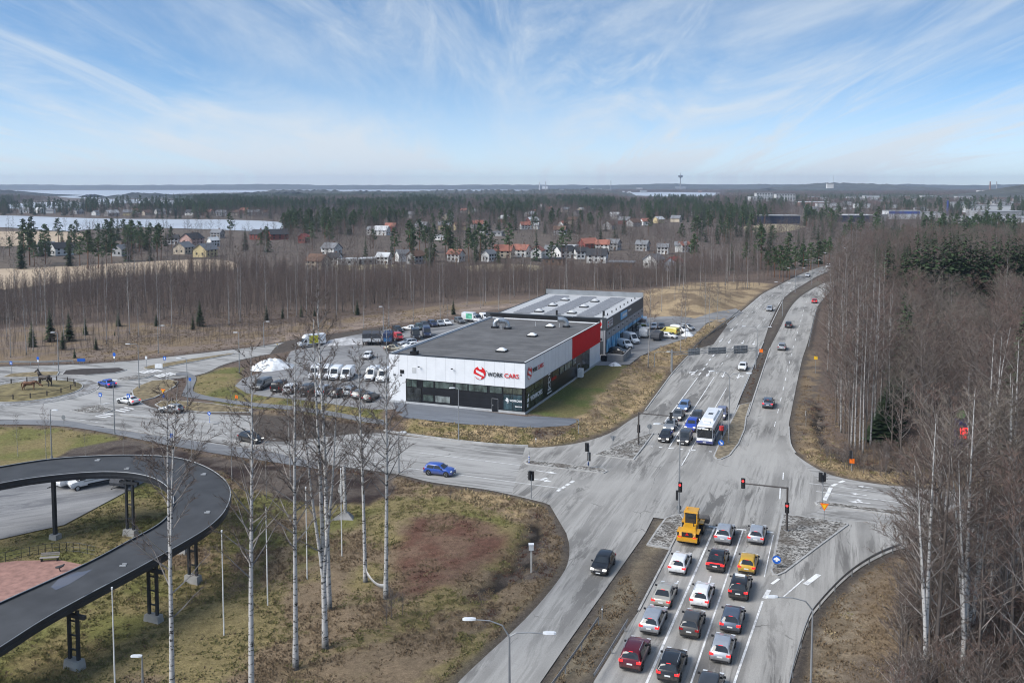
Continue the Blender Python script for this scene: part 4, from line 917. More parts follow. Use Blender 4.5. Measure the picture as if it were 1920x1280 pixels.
# front: blue name board, square sign, office bay and door
a0, _ = F2.pt(983, 592, 'f'); a1, _ = F2.pt(1078, 598, 'f'); F2.panel('name_board', BLUE, 'f', a0, a1, 6.7, H2 + .25, .12, .15)
F2.text('AUTOLÄMPÖ', 'f', a0 + .8, 6.75, 1.25, LW, proud=.22, bold=.02, width=(a1 - a0) * .8)
F2.panel('square_sign', COPING, 'f', -2.75, -.95, 6.15, 8.0, .14, .15)
n = 28; F2.flat('sign_disc', LR, 'f', -1.75, 7.05, [[(.7 * math.cos(2 * math.pi * i / n), .7 * math.sin(2 * math.pi * i / n)) for i in range(n)]], .17)
F2.flat('sign_bar', LW, 'f', -1.75, 7.05, [[(-.85, -.2), (.1, -.2), (.1, .2), (-.85, .2)]], .18); F2.flat('lettering', LR, 'f', -2.45, 6.92, strokes(3, .9, .27, 4), .2)
F2.panel('office_panel', MIDG, 'f', -3.2, -.7, 3.1, 5.45, .06); F2.window('f', -2.9, -1.0, 3.35, 3.75, GL_DARK)
F2.panel('pilaster', MIDG, 'f', -.62, -.2, 0, 5.6, .1); F2.window('f', -2.5, -1.55, .05, 2.3, GL_DARK, bars=COPING, name='glazed_door')
# right side: dark band, grey bays, blue banners, signs
NB = 9; bw = D2 / NB; BANN = []
def banner_mat():
    m, t, b = newmat('printed_banner'); n = t.nodes.new; l = t.links.new; co = n('ShaderNodeTexCoord'); mp = n('ShaderNodeMapping'); mp.inputs['Scale'].default_value = (1, .9, .28); l(co.outputs['Object'], mp.inputs[0])
    nz = n('ShaderNodeTexNoise'); nz.inputs['Scale'].default_value = 1.6; nz.inputs['Detail'].default_value = 3; l(mp.outputs[0], nz.inputs['Vector'])
    r = n('ShaderNodeValToRGB'); r.color_ramp.elements[0].position = .38; r.color_ramp.elements[0].color = (.02, .16, .38, 1); r.color_ramp.elements[1].position = .62; r.color_ramp.elements[1].color = (.42, .68, .82, 1)
    e = r.color_ramp.elements.new(.5); e.color = (.05, .36, .65, 1); l(nz.outputs['Fac'], r.inputs['Fac']); l(r.outputs[0], b.inputs['Base Color']); b.inputs['Roughness'].default_value = .3; return m
BANN = banner_mat()
for i in range(NB):
    y0, y1 = i * bw, (i + 1) * bw
    F2.panel('wall_bay', MIDG, 's', y0 + .12, y1 - .12, 3.45, 5.3, .05)
    F2.panel('banner', BANN, 's', y0 + .3, y1 - .3, .5 if i < 3 else 2.6, 3.4, .06)
    if i >= 3: F2.window('s', y0 + .3, y1 - .3, .1, 2.5, GL_DARK)
    MB().box((.16, (y0 + y1) / 2, 4.6), (.25, .35, .22)).build('wall_lamp', TRIMB, hall)
F2.panel('side_sign', COPING, 's', .6, 6.2, 6.0, 7.75, .1, .12); F2.flat('sign_mark', LR, 's', 1.5, 6.9, [[(-.4, -.7), (.5, -.7), (.5, -.3), (-.4, -.3)], [(-.4, .1), (.5, .1), (.5, .6), (-.4, .6)]], .13)
F2.flat('sign_lines', pm('sign_grey', (.2, .15, .17), rough=.5), 's', 4, 6.9, [[(-1.4, .25), (1.8, .25), (1.8, .65), (-1.4, .65)], [(-1.4, -.35), (1.8, -.35), (1.8, .05), (-1.4, .05)], [(-1.4, -.7), (.6, -.7), (.6, -.5), (-1.4, -.5)]], .13)
a0, _ = F2.pt(1163.5, 588, 's'); a1, _ = F2.pt(1175.5, 580, 's'); F2.panel('name_board', BLUE, 's', a0, a1, 5.9, 7.6, .1, .12)
F2.flat('lettering', LW, 's', a0 + 1.6, 6.4, strokes(8, (a1 - a0) * .72, .75, 5), .16); F2.flat('lettering', LW, 's', a1 + 1.2, 6.8, strokes(6, 3.6, .55, 6), .12)
# low concrete wall, bin and heaps of old snow beside the hall
CONC = pm('rough_concrete', (.25, .245, .24), rough=.9, var=.2, scale=.6)
def wallseg(name, pts, hgt, label, th=.25, mat=CONC):
    W = [GH(*p) for p in pts]; b = W[0]; o = empty(name, b, 0, label, 'wall')
    for p, q_ in zip(W[:-1], W[1:]):
        d = (q_ - p); ln = d.length; d.normalize(); c = (p + q_) / 2 - b
        MB().box((c.x, c.y, hgt / 2 - .1), (ln, th, hgt + .2), math.atan2(d.y, d.x)).build('wall_panel', mat, o)
    return o
wallseg('retaining_wall', [(1137, 677), (1168, 679), (1182, 664)], 1.5, 'low grey concrete wall at the corner beside the service hall')
SNOW = pm('old_snow', (.66, .68, .70), rough=.8, var=.28, scale=1.1, bump=.5)
def snow_heap(px0, px1, pyb, pyt, label, seed=0, mat=None):
    a, b_ = GH(px0, pyb), GH(px1, pyb); c = (a + b_) / 2; w_ = (b_ - a).length / 2; hgt = max(.3, zat((c.x, c.y + w_ * .4), pyt) - c.z)
    m = MB(); n = 22; rings = 8; dep = w_ * .75
    for k in range(rings + 1):
        r = 1 - k / rings
        for j in range(n):
            an = 2 * math.pi * j / n; f = 1 + .28 * (mnoise.noise((math.cos(an) * 1.7 + seed, math.sin(an) * 1.7, k * .4)))
            zz = hgt * (1 - r ** 1.8) * (1 + .22 * mnoise.noise((math.cos(an) * 2.2, math.sin(an) * 2.2 + seed, r * 3)))
            m.v.append((math.cos(an) * r * w_ * f, math.sin(an) * r * dep * f, zz - .12))
    m.f = [(k * n + j, k * n + (j + 1) % n, (k + 1) * n + (j + 1) % n, (k + 1) * n + j) for k in range(rings) for j in range(n)]
    o = m.build('snow_heap', mat or SNOW, None, True); o.location = (c.x, c.y + dep * .5, c.z); return tag(o, label, 'snow heap')
snow_heap(466, 548, 693, 672, 'large dirty white snow heap at the edge of the car park', 1)
snow_heap(1140, 1166, 686, 678, 'small snow heap melting on the lawn beside the concrete wall', 2)
snow_heap(1276, 1304, 631, 621, 'snow heap at the far end of the yard by the white van', 3)
snow_heap(606, 700, 646, 632, 'grey ploughed snow ridge behind the birch by the box truck', 5, pm('dirty_snow', (.36, .36, .37), rough=.9, var=.4, scale=.8, bump=.5))
b_ = GH(1133, 677); o = empty('wheelie_bin', b_, R(-20), 'black wheelie bin against the end of the concrete wall', 'bin')
MB().box((0, 0, .62), (1.2, .9, 1.1), 0, 1.1).build('bin_body', TRIMB, o); MB().box((0, 0, 1.22), (1.35, 1.05, .1)).build('lid', pm('bin_lid', (.02, .02, .022), rough=.5), o)
# ------------------------------------------------------------------ vehicles
TYRE = pm('tyre_rubber', (.015, .015, .016), rough=.85, var=.2); RIM = pm('alloy_rim', (.42, .43, .44), rough=.4, metal=.6, var=.1); RIMK = pm('dark_rim', (.06, .06, .065), rough=.45, metal=.4)
GLASS = glassmat('car_glass', (.026, .031, .036), .04); TRIMC = pm('car_trim', (.018, .018, .02), rough=.55); PLATE = pm('number_plate', (.72, .73, .72), rough=.5)
LAMP_R = pm('tail_lamp', (.35, .008, .01), rough=.25, var=.05); LAMP_RL = pm('tail_lamp_lit', (.9, .03, .03), rough=.25, var=.05, emit=.55)
LAMP_W = pm('head_lamp', (.6, .62, .64), rough=.15, var=.05); LAMP_WL = pm('head_lamp_lit', (1.0, .97, .88), rough=.2, var=.02, emit=1.3)
# stations from the tail (0) to the nose (1): t, top height, half width at top, full half width, all as fractions of height / half width
PROF = {
 'hatch': dict(L=4.25, W=1.79, H=1.48, belt=.63, st=[(0, .40, .80, .84), (.015, .58, .86, .93), (.045, .66, .86, .97), (.12, .93, .71, .985), (.18, .975, .735, .995), (.32, 1.0, .75, 1), (.50, .985, .75, 1), (.57, .945, .735, 1), (.745, .655, .86, 1), (.80, .63, .86, .995), (.92, .55, .82, .97), (.975, .46, .76, .90), (1, .34, .7, .80)], rw=(.05, .125), ws=(.58, .735), sw=(.17, .60), split=.385, wh=(.185, .80)),
 'wagon': dict(L=4.75, W=1.83, H=1.48, belt=.63, st=[(0, .40, .80, .85), (.015, .60, .86, .93), (.03, .66, .86, .97), (.085, .92, .71, .985), (.13, .965, .735, .995), (.30, .995, .75, 1), (.48, 1.0, .75, 1), (.555, .95, .735, 1), (.72, .655, .86, 1), (.80, .62, .86, .995), (.92, .54, .82, .97), (.975, .45, .76, .90), (1, .34, .7, .80)], rw=(.035, .095), ws=(.565, .71), sw=(.11, .585), split=.37, wh=(.2, .81)),
 'suv': dict(L=4.6, W=1.88, H=1.68, belt=.62, st=[(0, .38, .82, .86), (.015, .58, .88, .95), (.03, .64, .88, .98), (.085, .91, .73, .99), (.13, .965, .75, 1), (.32, 1.0, .765, 1), (.50, .985, .765, 1), (.57, .94, .75, 1), (.72, .655, .88, 1), (.80, .63, .88, .995), (.93, .57, .84, .97), (.98, .47, .78, .91), (1, .32, .72, .82)], rw=(.035, .095), ws=(.58, .712), sw=(.12, .60), split=.385, wh=(.19, .805)),
 'sedan': dict(L=4.75, W=1.82, H=1.46, belt=.62, st=[(0, .40, .80, .84), (.015, .60, .84, .92), (.03, .665, .84, .96), (.135, .68, .84, .985), (.265, .935, .71, .995), (.33, .98, .73, 1), (.45, 1.0, .74, 1), (.545, .955, .73, 1), (.70, .66, .85, 1), (.80, .62, .85, .995), (.92, .545, .82, .97), (.975, .45, .76, .90), (1, .34, .7, .80)], rw=(.145, .26), ws=(.555, .69), sw=(.235, .575), split=.40, wh=(.2, .815)),
 'coupe_suv': dict(L=4.75, W=1.9, H=1.60, belt=.62, st=[(0, .38, .82, .86), (.015, .58, .86, .95), (.035, .67, .84, .98), (.09, .74, .78, .99), (.24, .93, .72, 1), (.34, .985, .745, 1), (.48, 1.0, .75, 1), (.56, .95, .74, 1), (.72, .65, .87, 1), (.80, .625, .87, .995), (.93, .56, .84, .97), (.98, .46, .78, .91), (1, .32, .72, .82)], rw=(.095, .235), ws=(.57, .712), sw=(.2, .595), split=.39, wh=(.195, .81)),
 'mpv': dict(L=4.7, W=1.85, H=1.72, belt=.58, st=[(0, .38, .84, .88), (.01, .56, .88, .95), (.025, .62, .88, .98), (.06, .92, .76, .99), (.10, .97, .77, 1), (.34, 1.0, .78, 1), (.55, .985, .78, 1), (.63, .94, .76, 1), (.82, .60, .88, 1), (.88, .56, .86, .99), (.95, .48, .82, .96), (.985, .42, .78, .90), (1, .32, .72, .82)], rw=(.028, .066), ws=(.64, .81), sw=(.09, .66), split=.40, wh=(.19, .82)),
 'van': dict(L=5.1, W=1.95, H=1.97, belt=.54, st=[(0, .40, .90, .93), (.008, .60, .90, .97), (.02, .90, .83, .99), (.05, .975, .84, 1), (.30, 1.0, .85, 1), (.60, .99, .85, 1), (.69, .945, .83, 1), (.835, .60, .88, 1), (.88, .56, .88, .99), (.95, .49, .84, .96), (.985, .42, .80, .91), (1, .30, .74, .84)], rw=None, ws=(.70, .825), sw=(.62, .725), split=.62, wh=(.19, .815)),
 'high_van': dict(L=5.9, W=2.02, H=2.55, belt=.44, st=[(0, .35, .92, .95), (.006, .60, .92, .98), (.015, .92, .86, .99), (.035, .985, .87, 1), (.30, 1.0, .88, 1), (.62, .99, .88, 1), (.72, .93, .86, 1), (.855, .50, .88, 1), (.90, .45, .88, .99), (.955, .40, .84, .96), (.985, .34, .80, .91), (1, .25, .74, .84)], rw=None, ws=(.735, .848), sw=(.67, .775), split=.67, wh=(.2, .83)),
}
WHEEL = {}
def wheel_mesh(r, wd):
    k = (round(r, 2), round(wd, 2))
    if k not in WHEEL:
        m = MB(); n = 18; prof = [(r * .62, -wd / 2), (r * .93, -wd / 2), (r, -wd * .3), (r, wd * .3), (r * .93, wd / 2), (r * .62, wd / 2)]
        for a in range(n):
            c, s_ = math.cos(2 * math.pi * a / n), math.sin(2 * math.pi * a / n)
            for rr, y in prof: m.v.append((rr * c, y, rr * s_))
        for a in range(n):
            for j in range(5): m.f.append((a * 6 + j, ((a + 1) % n) * 6 + j, ((a + 1) % n) * 6 + j + 1, a * 6 + j + 1))
        rm = MB(); 
        for sgn in (-1, 1):
            o = len(rm.v); rm.v.append((0, sgn * wd * .40, 0)); 
            for a in range(20):
                rr = r * (.64 if a % 4 else .63); rm.v.append((rr * math.cos(2 * math.pi * a / 20), sgn * wd * (.47 if a % 4 in (0, 1) else .36), rr * math.sin(2 * math.pi * a / 20)))
            for a in range(20):
                f = (o, o + 1 + a, o + 1 + (a + 1) % 20); rm.f.append(f if sgn < 0 else f[::-1])
        WHEEL[k] = (m.mesh('wheel', TYRE, True), rm.mesh('rim', RIM), rm.mesh('rim', RIMK))
    return WHEEL[k]
def lerp(a, b, t): return a + (b - a) * t
CARMESH = {}
class Car:
    def __init__(s, typ, L_=None, W_=None, H_=None):
        p = PROF[typ]; s.p = p; s.L = L_ or p['L']; s.W = (W_ or p['W']) / 2; s.H = H_ or p['H']; s.st = p['st']; s.belt = p['belt'] * s.H
    def at(s, t):
        st = s.st
        for a, b in zip(st[:-1], st[1:]):
            if t <= b[0]:
                k = (t - a[0]) / (b[0] - a[0]); return tuple(lerp(a[i], b[i], k) for i in (1, 2, 3))
        return st[-1][1:]
    def x(s, t): return (t - .5) * s.L
    def sec(s, t):
        top, tw, fw = s.at(t); top *= s.H; tw *= s.W; fw *= s.W
        z0 = .17 if .06 < t < .94 else .24
        bz = min(s.belt, top - .03)
        return [(0, z0), (fw * .80, z0), (fw * .965, .30), (fw, min(.52 * s.belt / .93 + .12, bz * .8)), (fw * .985, bz * .93), (fw * .955 if top > bz + .1 else lerp(tw, fw * .97, .8), bz), (lerp(fw * .95, tw, .55), lerp(bz, top, .55)), (tw, top - .035), (tw * .82, top - .004), (0, top + .012)]
    def shell(s):
        m = MB(); ts = []
        for a, b in zip(s.st[:-1], s.st[1:]):
            k = 2 if b[0] - a[0] > .05 else 1
            ts += [lerp(a[0], b[0], i / k) for i in range(k)]
        ts.append(1.0)
        for t in ts:
            S = s.sec(t); full = [(y, z) for y, z in S] + [(-y, z) for y, z in S[-2:0:-1]]
            m.v += [(s.x(t), y, z) for y, z in full]
        n = 18
        for i in range(len(ts) - 1):
            for j in range(n): m.f.append((i * n + j, i * n + (j + 1) % n, (i + 1) * n + (j + 1) % n, (i + 1) * n + j))
        m.f.append(tuple(reversed(range(n)))); m.f.append(tuple(range((len(ts) - 1) * n, len(ts) * n)))
        return m
    def top_panel(s, t0, t1, f0, f1, off, n=4, dx=0.0):
        """glass lying on the top surface between two stations"""
        m = MB(); k = 5
        for i in range(n + 1):
            t = lerp(t0, t1, i / n); top, tw, fw = s.at(t); w_ = tw * s.W * lerp(f0, f1, i / n)
            for j in range(k + 1):
                u = j / k * 2 - 1; m.v.append((s.x(t) + dx, u * w_, top * s.H + .012 * (1 - u * u) - .03 * abs(u) ** 6 + off))
        for i in range(n):
            for j in range(k): m.f.append((i * (k + 1) + j, (i + 1) * (k + 1) + j, (i + 1) * (k + 1) + j + 1, i * (k + 1) + j + 1))
        return m
    def side_y(s, t, z):
        top, tw, fw = s.at(t); top *= s.H; k = max(0, min(1, (z - s.belt) / max(.05, top - s.belt)))
        return lerp(fw * s.W * .955, tw * s.W, k)
    def side_pane(s, b0, b1, u0, u1, sgn):
        """b: belt line span, u: upper edge span"""
        m = MB(); n = 5; kz = 3
        for i in range(n + 1):
            for j in range(kz + 1):
                q = j / kz; t = lerp(lerp(b0, b1, i / n), lerp(u0, u1, i / n), q); top = s.at(t)[0] * s.H - .09
                z = lerp(s.belt + .025, max(s.belt + .03, min(top, s.H * .915)), q)
                m.v.append((s.x(t), sgn * (s.side_y(t, z) + .016), z))
        for i in range(n):
            for j in range(kz):
                f = (i * (kz + 1) + j, (i + 1) * (kz + 1) + j, (i + 1) * (kz + 1) + j + 1, i * (kz + 1) + j + 1); m.f.append(f if sgn > 0 else f[::-1])
        # n>0 faces outward when sgn<0 needs flipping; keep double sided
        return m
def vehicle(typ, col, label, pos, heading, cat='car', lit='', near=2, dims=None, paintm=None, group=None, rails=False, name=None, rack=None, rims=0, taxi=False):
    """near: 2 all parts, 1 the parts that show at some distance, 0 only body, glass and wheels"""
    L_, W_, H_ = dims or (None, None, None)
    c = Car(typ, L_, W_, H_); p = c.p
    o = empty(name or {'van': 'parked_van', 'high_van': 'parked_van'}.get(typ, 'car'), pos, heading, label, cat, group)
    key = (typ, dims); mat = paintm
    def part(nm, builder, mt, sm=False, par=o):
        k = (key, nm, mt.name if hasattr(mt, 'name') else '')
        if k not in CARMESH: CARMESH[k] = builder().mesh(nm.split('#')[0], mt, sm)
        return put(nm.split('#')[0], CARMESH[k], par)
    part('body', c.shell, mat, True)
    part('windscreen', lambda: c.top_panel(p['ws'][0], p['ws'][1], .93, .93, .012), GLASS, True)
    if p['rw']: part('rear_window', lambda: c.top_panel(p['rw'][0], p['rw'][1], .90, .86, .02), GLASS, True)
    elif near: part('rear_window', lambda: MB().box((-c.L / 2 - .003, 0, c.H * .66), (.05, c.W * 1.25, c.H * .22)), GLASS)
    for sgn in (-1, 1):
        s0, s1 = p['sw']; sp_ = p['split']
        fb = min(p['ws'][1] - .035, s1 + .075)
        if sp_ > s0 + .02: part('side_window#r%d' % sgn, lambda: c.side_pane(s0, sp_ - .012, s0 + .03, sp_ - .012, sgn), GLASS, True)
        part('side_window#f%d' % sgn, lambda: c.side_pane(max(s0, sp_) + .008, fb, max(s0, sp_) + .008, p['ws'][0] - .02, sgn), GLASS, True)
    r = .325 if c.H < 1.9 else .35
    if typ in ('suv', 'coupe_suv'): r = .36
    wm, rm, rk = wheel_mesh(r, .24)
    for t in p['wh']:
        for sgn in (-1, 1):
            part('wheel_arch#%g%d' % (t, sgn), lambda: MB().tube([(c.x(t), sgn * (c.W - .12), r), (c.x(t), sgn * (c.W * 1.0 + .004), r)], r + .06, 16), TRIMC)
            w_ = put('wheel', wm, o, (c.x(t), sgn * (c.W - .10), r))
            if near: put('rim', rk if rims else rm, w_)
    if near:
        lt = LAMP_RL if 'r' in lit else LAMP_R; lw = LAMP_WL if 'f' in lit else LAMP_W
        bz = c.belt; van = typ in ('van', 'high_van', 'mpv')
        for sgn in (-1, 1):
            if van: part('tail_lamp#%d%s' % (sgn, lit), lambda: MB().box((-c.L / 2 + .05, sgn * (c.W * .90), bz * .95), (.13, .13, .42)), lt)
            else: part('tail_lamp#%d%s' % (sgn, lit), lambda: MB().box((-c.L / 2 + .085, sgn * (c.W * .78), bz * .88), (.14, .34, .16)).box((-c.L / 2 + .15, sgn * (c.W * .93), bz * .89), (.24, .1, .17)), lt)
            part('headlight#%d%s' % (sgn, lit), lambda: MB().box((c.L / 2 - .15, sgn * c.W * .72, c.at(.95)[0] * c.H * .90), (.2, .36, .14)), lw)
            if near > 1 or van: part('mirror#%d' % sgn, lambda: MB().box((c.x(p['ws'][1] - .06), sgn * (c.W + .09), bz + .07), (.12, .2, .15)), TRIMC)
        part('number_plate#r', lambda: MB().box((-c.L / 2 - .01, 0, bz * .72 if not van else .62), (.03, .46, .12)), PLATE)
        part('bumper#r', lambda: MB().box((-c.L / 2 + .03, 0, .34), (.10, c.W * 1.62, .14)), TRIMC)
        part('grille', lambda: MB().box((c.L / 2 - .02, 0, .42 if not van else .55), (.06, c.W * 1.1, .2)), TRIMC)
        if near > 1:
            part('number_plate#f', lambda: MB().box((c.L / 2 + .012, 0, .36), (.03, .46, .11)), PLATE)
            if 'r' in lit and p['rw']: part('brake_lamp', lambda: MB().box((c.x(p['rw'][1] + .008), 0, c.at(p['rw'][1])[0] * c.H + .028), (.06, .34, .035)), LAMP_RL)
    if rails:
        for sgn in (-1, 1): part('roof_rail#%d' % sgn, lambda: MB().tube([(c.x(.18), sgn * c.W * .70, c.H * .975), (c.x(.2), sgn * c.W * .70, c.H + .05), (c.x(.50), sgn * c.W * .70, c.H + .05), (c.x(.53), sgn * c.W * .70, c.H * .98)], .025, 5), RIM)
    if taxi: MB().box((c.x(.44), 0, c.H + .09), (.22, .95, .16)).build('roof_sign', LW, o)
    return o
PC = {
 'white': paint('white', (.74, .75, .76)), 'silver': paint('silver', (.46, .475, .50), .5, .32), 'grey': paint('grey', (.14, .145, .15), .4, .35), 'darkgrey': paint('dark_grey', (.055, .057, .062), .3, .35), 'black': paint('black', (.012, .012, .014)),
 'brown': paint('brown_grey', (.085, .08, .075), .4, .35), 'blue': paint('blue', (.02, .075, .36)), 'skyblue': paint('sky_blue', (.17, .27, .47), .4, .32), 'navy': paint('navy', (.016, .024, .06)), 'steel': paint('steel_blue', (.10, .125, .17), .45, .33),
 'royal': paint('royal_blue', (.02, .06, .42), .2), 'yellow': paint('mustard', (.52, .31, .018)), 'maroon': paint('maroon', (.115, .008, .018), .3), 'beige': paint('beige', (.42, .38, .29), .3, .35), 'red': paint('red', (.45, .02, .025)), 'champagne': paint('champagne', (.50, .47, .40), .4, .33), 'lightgrey': paint('light_grey', (.34, .35, .36), .5, .33), 'lemon': paint('lemon_yellow', (.58, .50, .12)), 'green': paint('dark_green', (.03, .05, .045)), 'lilac': paint('lilac_grey', (.22, .23, .33), .4, .33),
}
AWAY = math.pi / 2 - TH; TOWARD = AWAY + math.pi
def spot(px, py, heading, shift, z=None):
    g = GH(px, py) if z is None else G(px, py, z)
    g = g + Vector((math.cos(heading), math.sin(heading), 0)) * shift
    g.z = look(g.x, g.y, 'h') + .05
    return g
def qcar(typ, col, label, px, py, anchor='r', head=None, **k):
    h = (AWAY if anchor == 'r' else TOWARD) if head is None else head
    dims = k.get('dims'); Ln = (dims[0] if dims and dims[0] else PROF[typ]['L'])
    sh = {'r': Ln / 2, 'f': -Ln / 2, 'c': 0}[anchor]
    return vehicle(typ, col, label, spot(px, py, h, sh), h, paintm=PC[col], **k)
QG = 'cars waiting in the queue at the red light'
qcar('wagon', 'white', 'white estate car waiting right behind the yellow wheel loader', 1268, 1080, lit='r', group=QG)
qcar('sedan', 'champagne', 'champagne saloon waiting behind a white estate in the loader lane', 1238, 1143, lit='r', group=QG)
qcar('wagon', 'silver', 'silver estate with a yellow number plate behind the champagne saloon', 1216, 1193, lit='r', group=QG)
qcar('suv', 'maroon', 'dark red four-by-four with roof rails at the tail of the queue', 1180, 1262, lit='r', group=QG, rails=True)
qcar('suv', 'silver', 'silver four-by-four first in the middle queue lane beside the loader', 1354, 1023, lit='r', group=QG)
qcar('coupe_suv', 'black', 'black fastback four-by-four with full-width red tail light', 1340, 1075, lit='r', group=QG)
bar_ = [o for o in bpy.data.objects if o.get('label') == 'black fastback four-by-four with full-width red tail light'][0]
MB().box((-2.31, 0, 1.02), (.12, 1.5, .07)).build('light_bar', LAMP_RL, bar_)
qcar('wagon', 'white', 'white estate with silver roof rails in the middle queue lane', 1310, 1143, lit='r', group=QG, rails=True)
qcar('wagon', 'brown', 'dark brownish-grey estate behind the white one in the middle lane', 1291, 1200, lit='', group=QG, dims=(4.5, 1.78, 1.6))
qcar('wagon', 'black', 'black estate with tall red tail lights and chrome roof rails', 1251, 1284, lit='r', group=QG, rails=True, dims=(4.65, 1.88, 1.6))
qcar('wagon', 'silver', 'pale silver-blue estate first in the right-hand queue lane', 1416, 1023, lit='r', group=QG, dims=(4.7, 1.82, 1.49))
qcar('hatch', 'yellow', 'mustard yellow hatchback in the right-hand queue lane', 1399, 1079, lit='r', group=QG)
qcar('suv', 'black', 'black four-by-four taxi with white roof sign behind the yellow hatchback', 1383, 1128, lit='r', group=QG, taxi=True)
qcar('hatch', 'steel', 'blue-grey hatchback with upright red tail lights behind the taxi', 1368, 1190, lit='r', group=QG, dims=(4.4, 1.85, 1.5))
qcar('hatch', 'silver', 'silver hatchback behind the blue-grey one in the right-hand lane', 1349, 1247, lit='r', group=QG)
qcar('mpv', 'darkgrey', 'dark grey people carrier cut off by the lower picture edge', 1322, 1335, lit='', group=QG)
MV = 'cars on the main road'
qcar('hatch', 'black', 'black hatchback with headlights on driving towards us on the near carriageway', 1121, 1081, 'f', lit='f', group=MV)
OG = 'oncoming cars stopped at the stop line'
qcar('hatch', 'black', 'black hatchback at the stop line nearest the triangular island', 1243.5, 831, 'f', lit='f', group=OG)
qcar('mpv', 'darkgrey', 'dark grey car with bright lights at the stop line beside the bus', 1279.5, 836, 'f', lit='f', group=OG)
qcar('sedan', 'lightgrey', 'light grey saloon behind the black hatchback at the stop line', 1252.5, 810, 'f', lit='f', group=OG)
qcar('sedan', 'grey', 'grey saloon third in line beside the mast-arm signal', 1267, 790, 'f', lit='f', group=OG)
qcar('wagon', 'skyblue', 'light blue estate fourth in line behind the grey saloon', 1278.6, 773, 'f', lit='f', group=OG)
qcar('suv', 'royal', 'royal blue car behind the dark grey one beside the bus', 1293, 811, 'f', lit='f', group=OG)
qcar('wagon', 'darkgrey', 'dark grey estate behind the royal blue car beside the bus', 1302.5, 794, 'f', lit='f', group=OG)
qcar('suv', 'lilac', 'lilac-grey car mostly hidden behind the bus', 1349.5, 788, 'f', lit='f', group=OG)
qcar('hatch', 'white', 'white hatchback approaching under the sign gantry', 1390.6, 696, 'f', lit='', near=1, group=MV)
qcar('suv', 'steel', 'blue-grey car with tail lights on driving away past the median', 1438.8, 767, 'r', lit='r', near=2, group=MV, head=AWAY)
qcar('suv', 'lightgrey', 'grey four-by-four driving away level with the sign gantry', 1465, 658, 'r', lit='', near=1, group=MV)
qcar('suv', 'black', 'black car driving away ahead of the grey four-by-four', 1477.7, 615.5, 'r', lit='', near=1, group=MV)
qcar('hatch', 'red', 'small red car far up the northbound road by the trees', 1526.7, 569, 'r', lit='r', near=1, group=MV)
qcar('hatch', 'silver', 'silver car far up the southbound road by the side turning', 1441.7, 584, 'f', lit='', near=1, group=MV)
qcar('hatch', 'white', 'white car on the bend of the southbound road', 1513, 519.5, 'f', lit='', near=1, group=MV, head=TOWARD - R(6))
qcar('van', 'white', 'white van farthest away on the southbound bend', 1551.7, 503, 'f', cat='van', lit='', near=0, group=MV, head=TOWARD - R(14))
def hd(a, b): p = G(*a); q_ = G(*b); return math.atan2(q_.y - p.y, q_.x - p.x)
def mid(a, b): return ((a[0] + b[0]) / 2, (a[1] + b[1]) / 2)
def pcar(typ, col, label, rear, front, **k):
    h = hd(rear, front); m = mid(rear, front); return qcar(typ, col, label, m[0], m[1], 'c', h, **k)
RG = 'cars near the roundabout'
pcar('sedan', 'blue', 'blue saloon entering the roundabout', (211, 727), (190, 721), lit='r', group=RG, near=2)
pcar('coupe_suv', 'white', 'white fastback car by the pedestrian crossing at the roundabout', (255, 759), (226, 753.5), lit='r', group=RG, dims=(4.7, 1.84, 1.43))
pcar('hatch', 'lightgrey', 'grey hatchback driving towards the roundabout', (341, 774), (301, 772), group=RG, lit='')
pcar('hatch', 'black', 'black hatchback behind the birch crowns on the cross street', (453, 823.5), (487, 831.5), group=RG, lit='f')
pcar('suv', 'blue', 'bright blue crossover turning out along the cross street', (801, 886.5), (848, 892), group=RG, lit='', dims=(4.3, 1.8, 1.55))

# parked round the showroom
PG = 'vehicles parked in front of the showroom'
pcar('van', 'grey', 'grey van parked nearest the grass at the end of the front row', (503, 723), (481, 732.5), cat='van', group=PG, near=1)
pcar('van', 'black', 'black van parked beside the grey one in the front row', (513, 738), (539, 725), cat='van', group=PG, near=1)
pcar('mpv', 'white', 'white people carrier parked between the black and dark grey vans', (536, 741), (556, 729), group=PG, near=1)
pcar('van', 'darkgrey', 'dark grey van behind a young birch in the front row', (566, 747), (593, 731), cat='van', group=PG, near=1, dims=(5.3, 1.98, 2.05))
pcar('mpv', 'silver', 'silver people carrier beside the dark grey van', (596, 746), (620, 732), group=PG, near=1, dims=(4.8, 1.9, 1.85))
pcar('wagon', 'darkgrey', 'dark car in the thick of the birch crowns', (622, 748), (645, 735), group=PG, near=1)
pcar('mpv', 'lightgrey', 'light grey people carrier seen between birch trunks', (648, 746), (670, 733), group=PG, near=1)
pcar('wagon', 'grey', 'dark grey estate parked beside the light grey people carrier', (664, 750), (690, 738), group=PG, near=1)
pcar('hatch', 'black', 'black hatchback parked nearest the showroom corner', (684, 756), (708, 744), group=PG, near=1)
VG = 'white vans parked in the second row'
for i, (a, b, lb) in enumerate((((603, 698), (582, 715), 'white high-roofed van at the outer end of the second row'), ((621, 699), (601, 716), 'second white van from the outer end of the second row'),
                                ((640, 700), (620, 717), 'third white van from the outer end, behind birch trunks'), ((662, 701), (642, 718), 'fourth white van from the outer end, behind birch crowns'),
                                ((709, 702), (687, 718), 'white van second from the showroom in the second row'), ((731, 704), (708, 721.5), 'white van half hidden behind the showroom corner'))):
    pcar('high_van', 'white', lb, a, b, cat='van', group=VG, near=1, dims=(5.6, 2.0, 2.35))
pcar('hatch', 'white', 'small white hatchback alone in the middle of the car park', (698, 666), (681, 678), group=PG, near=1)
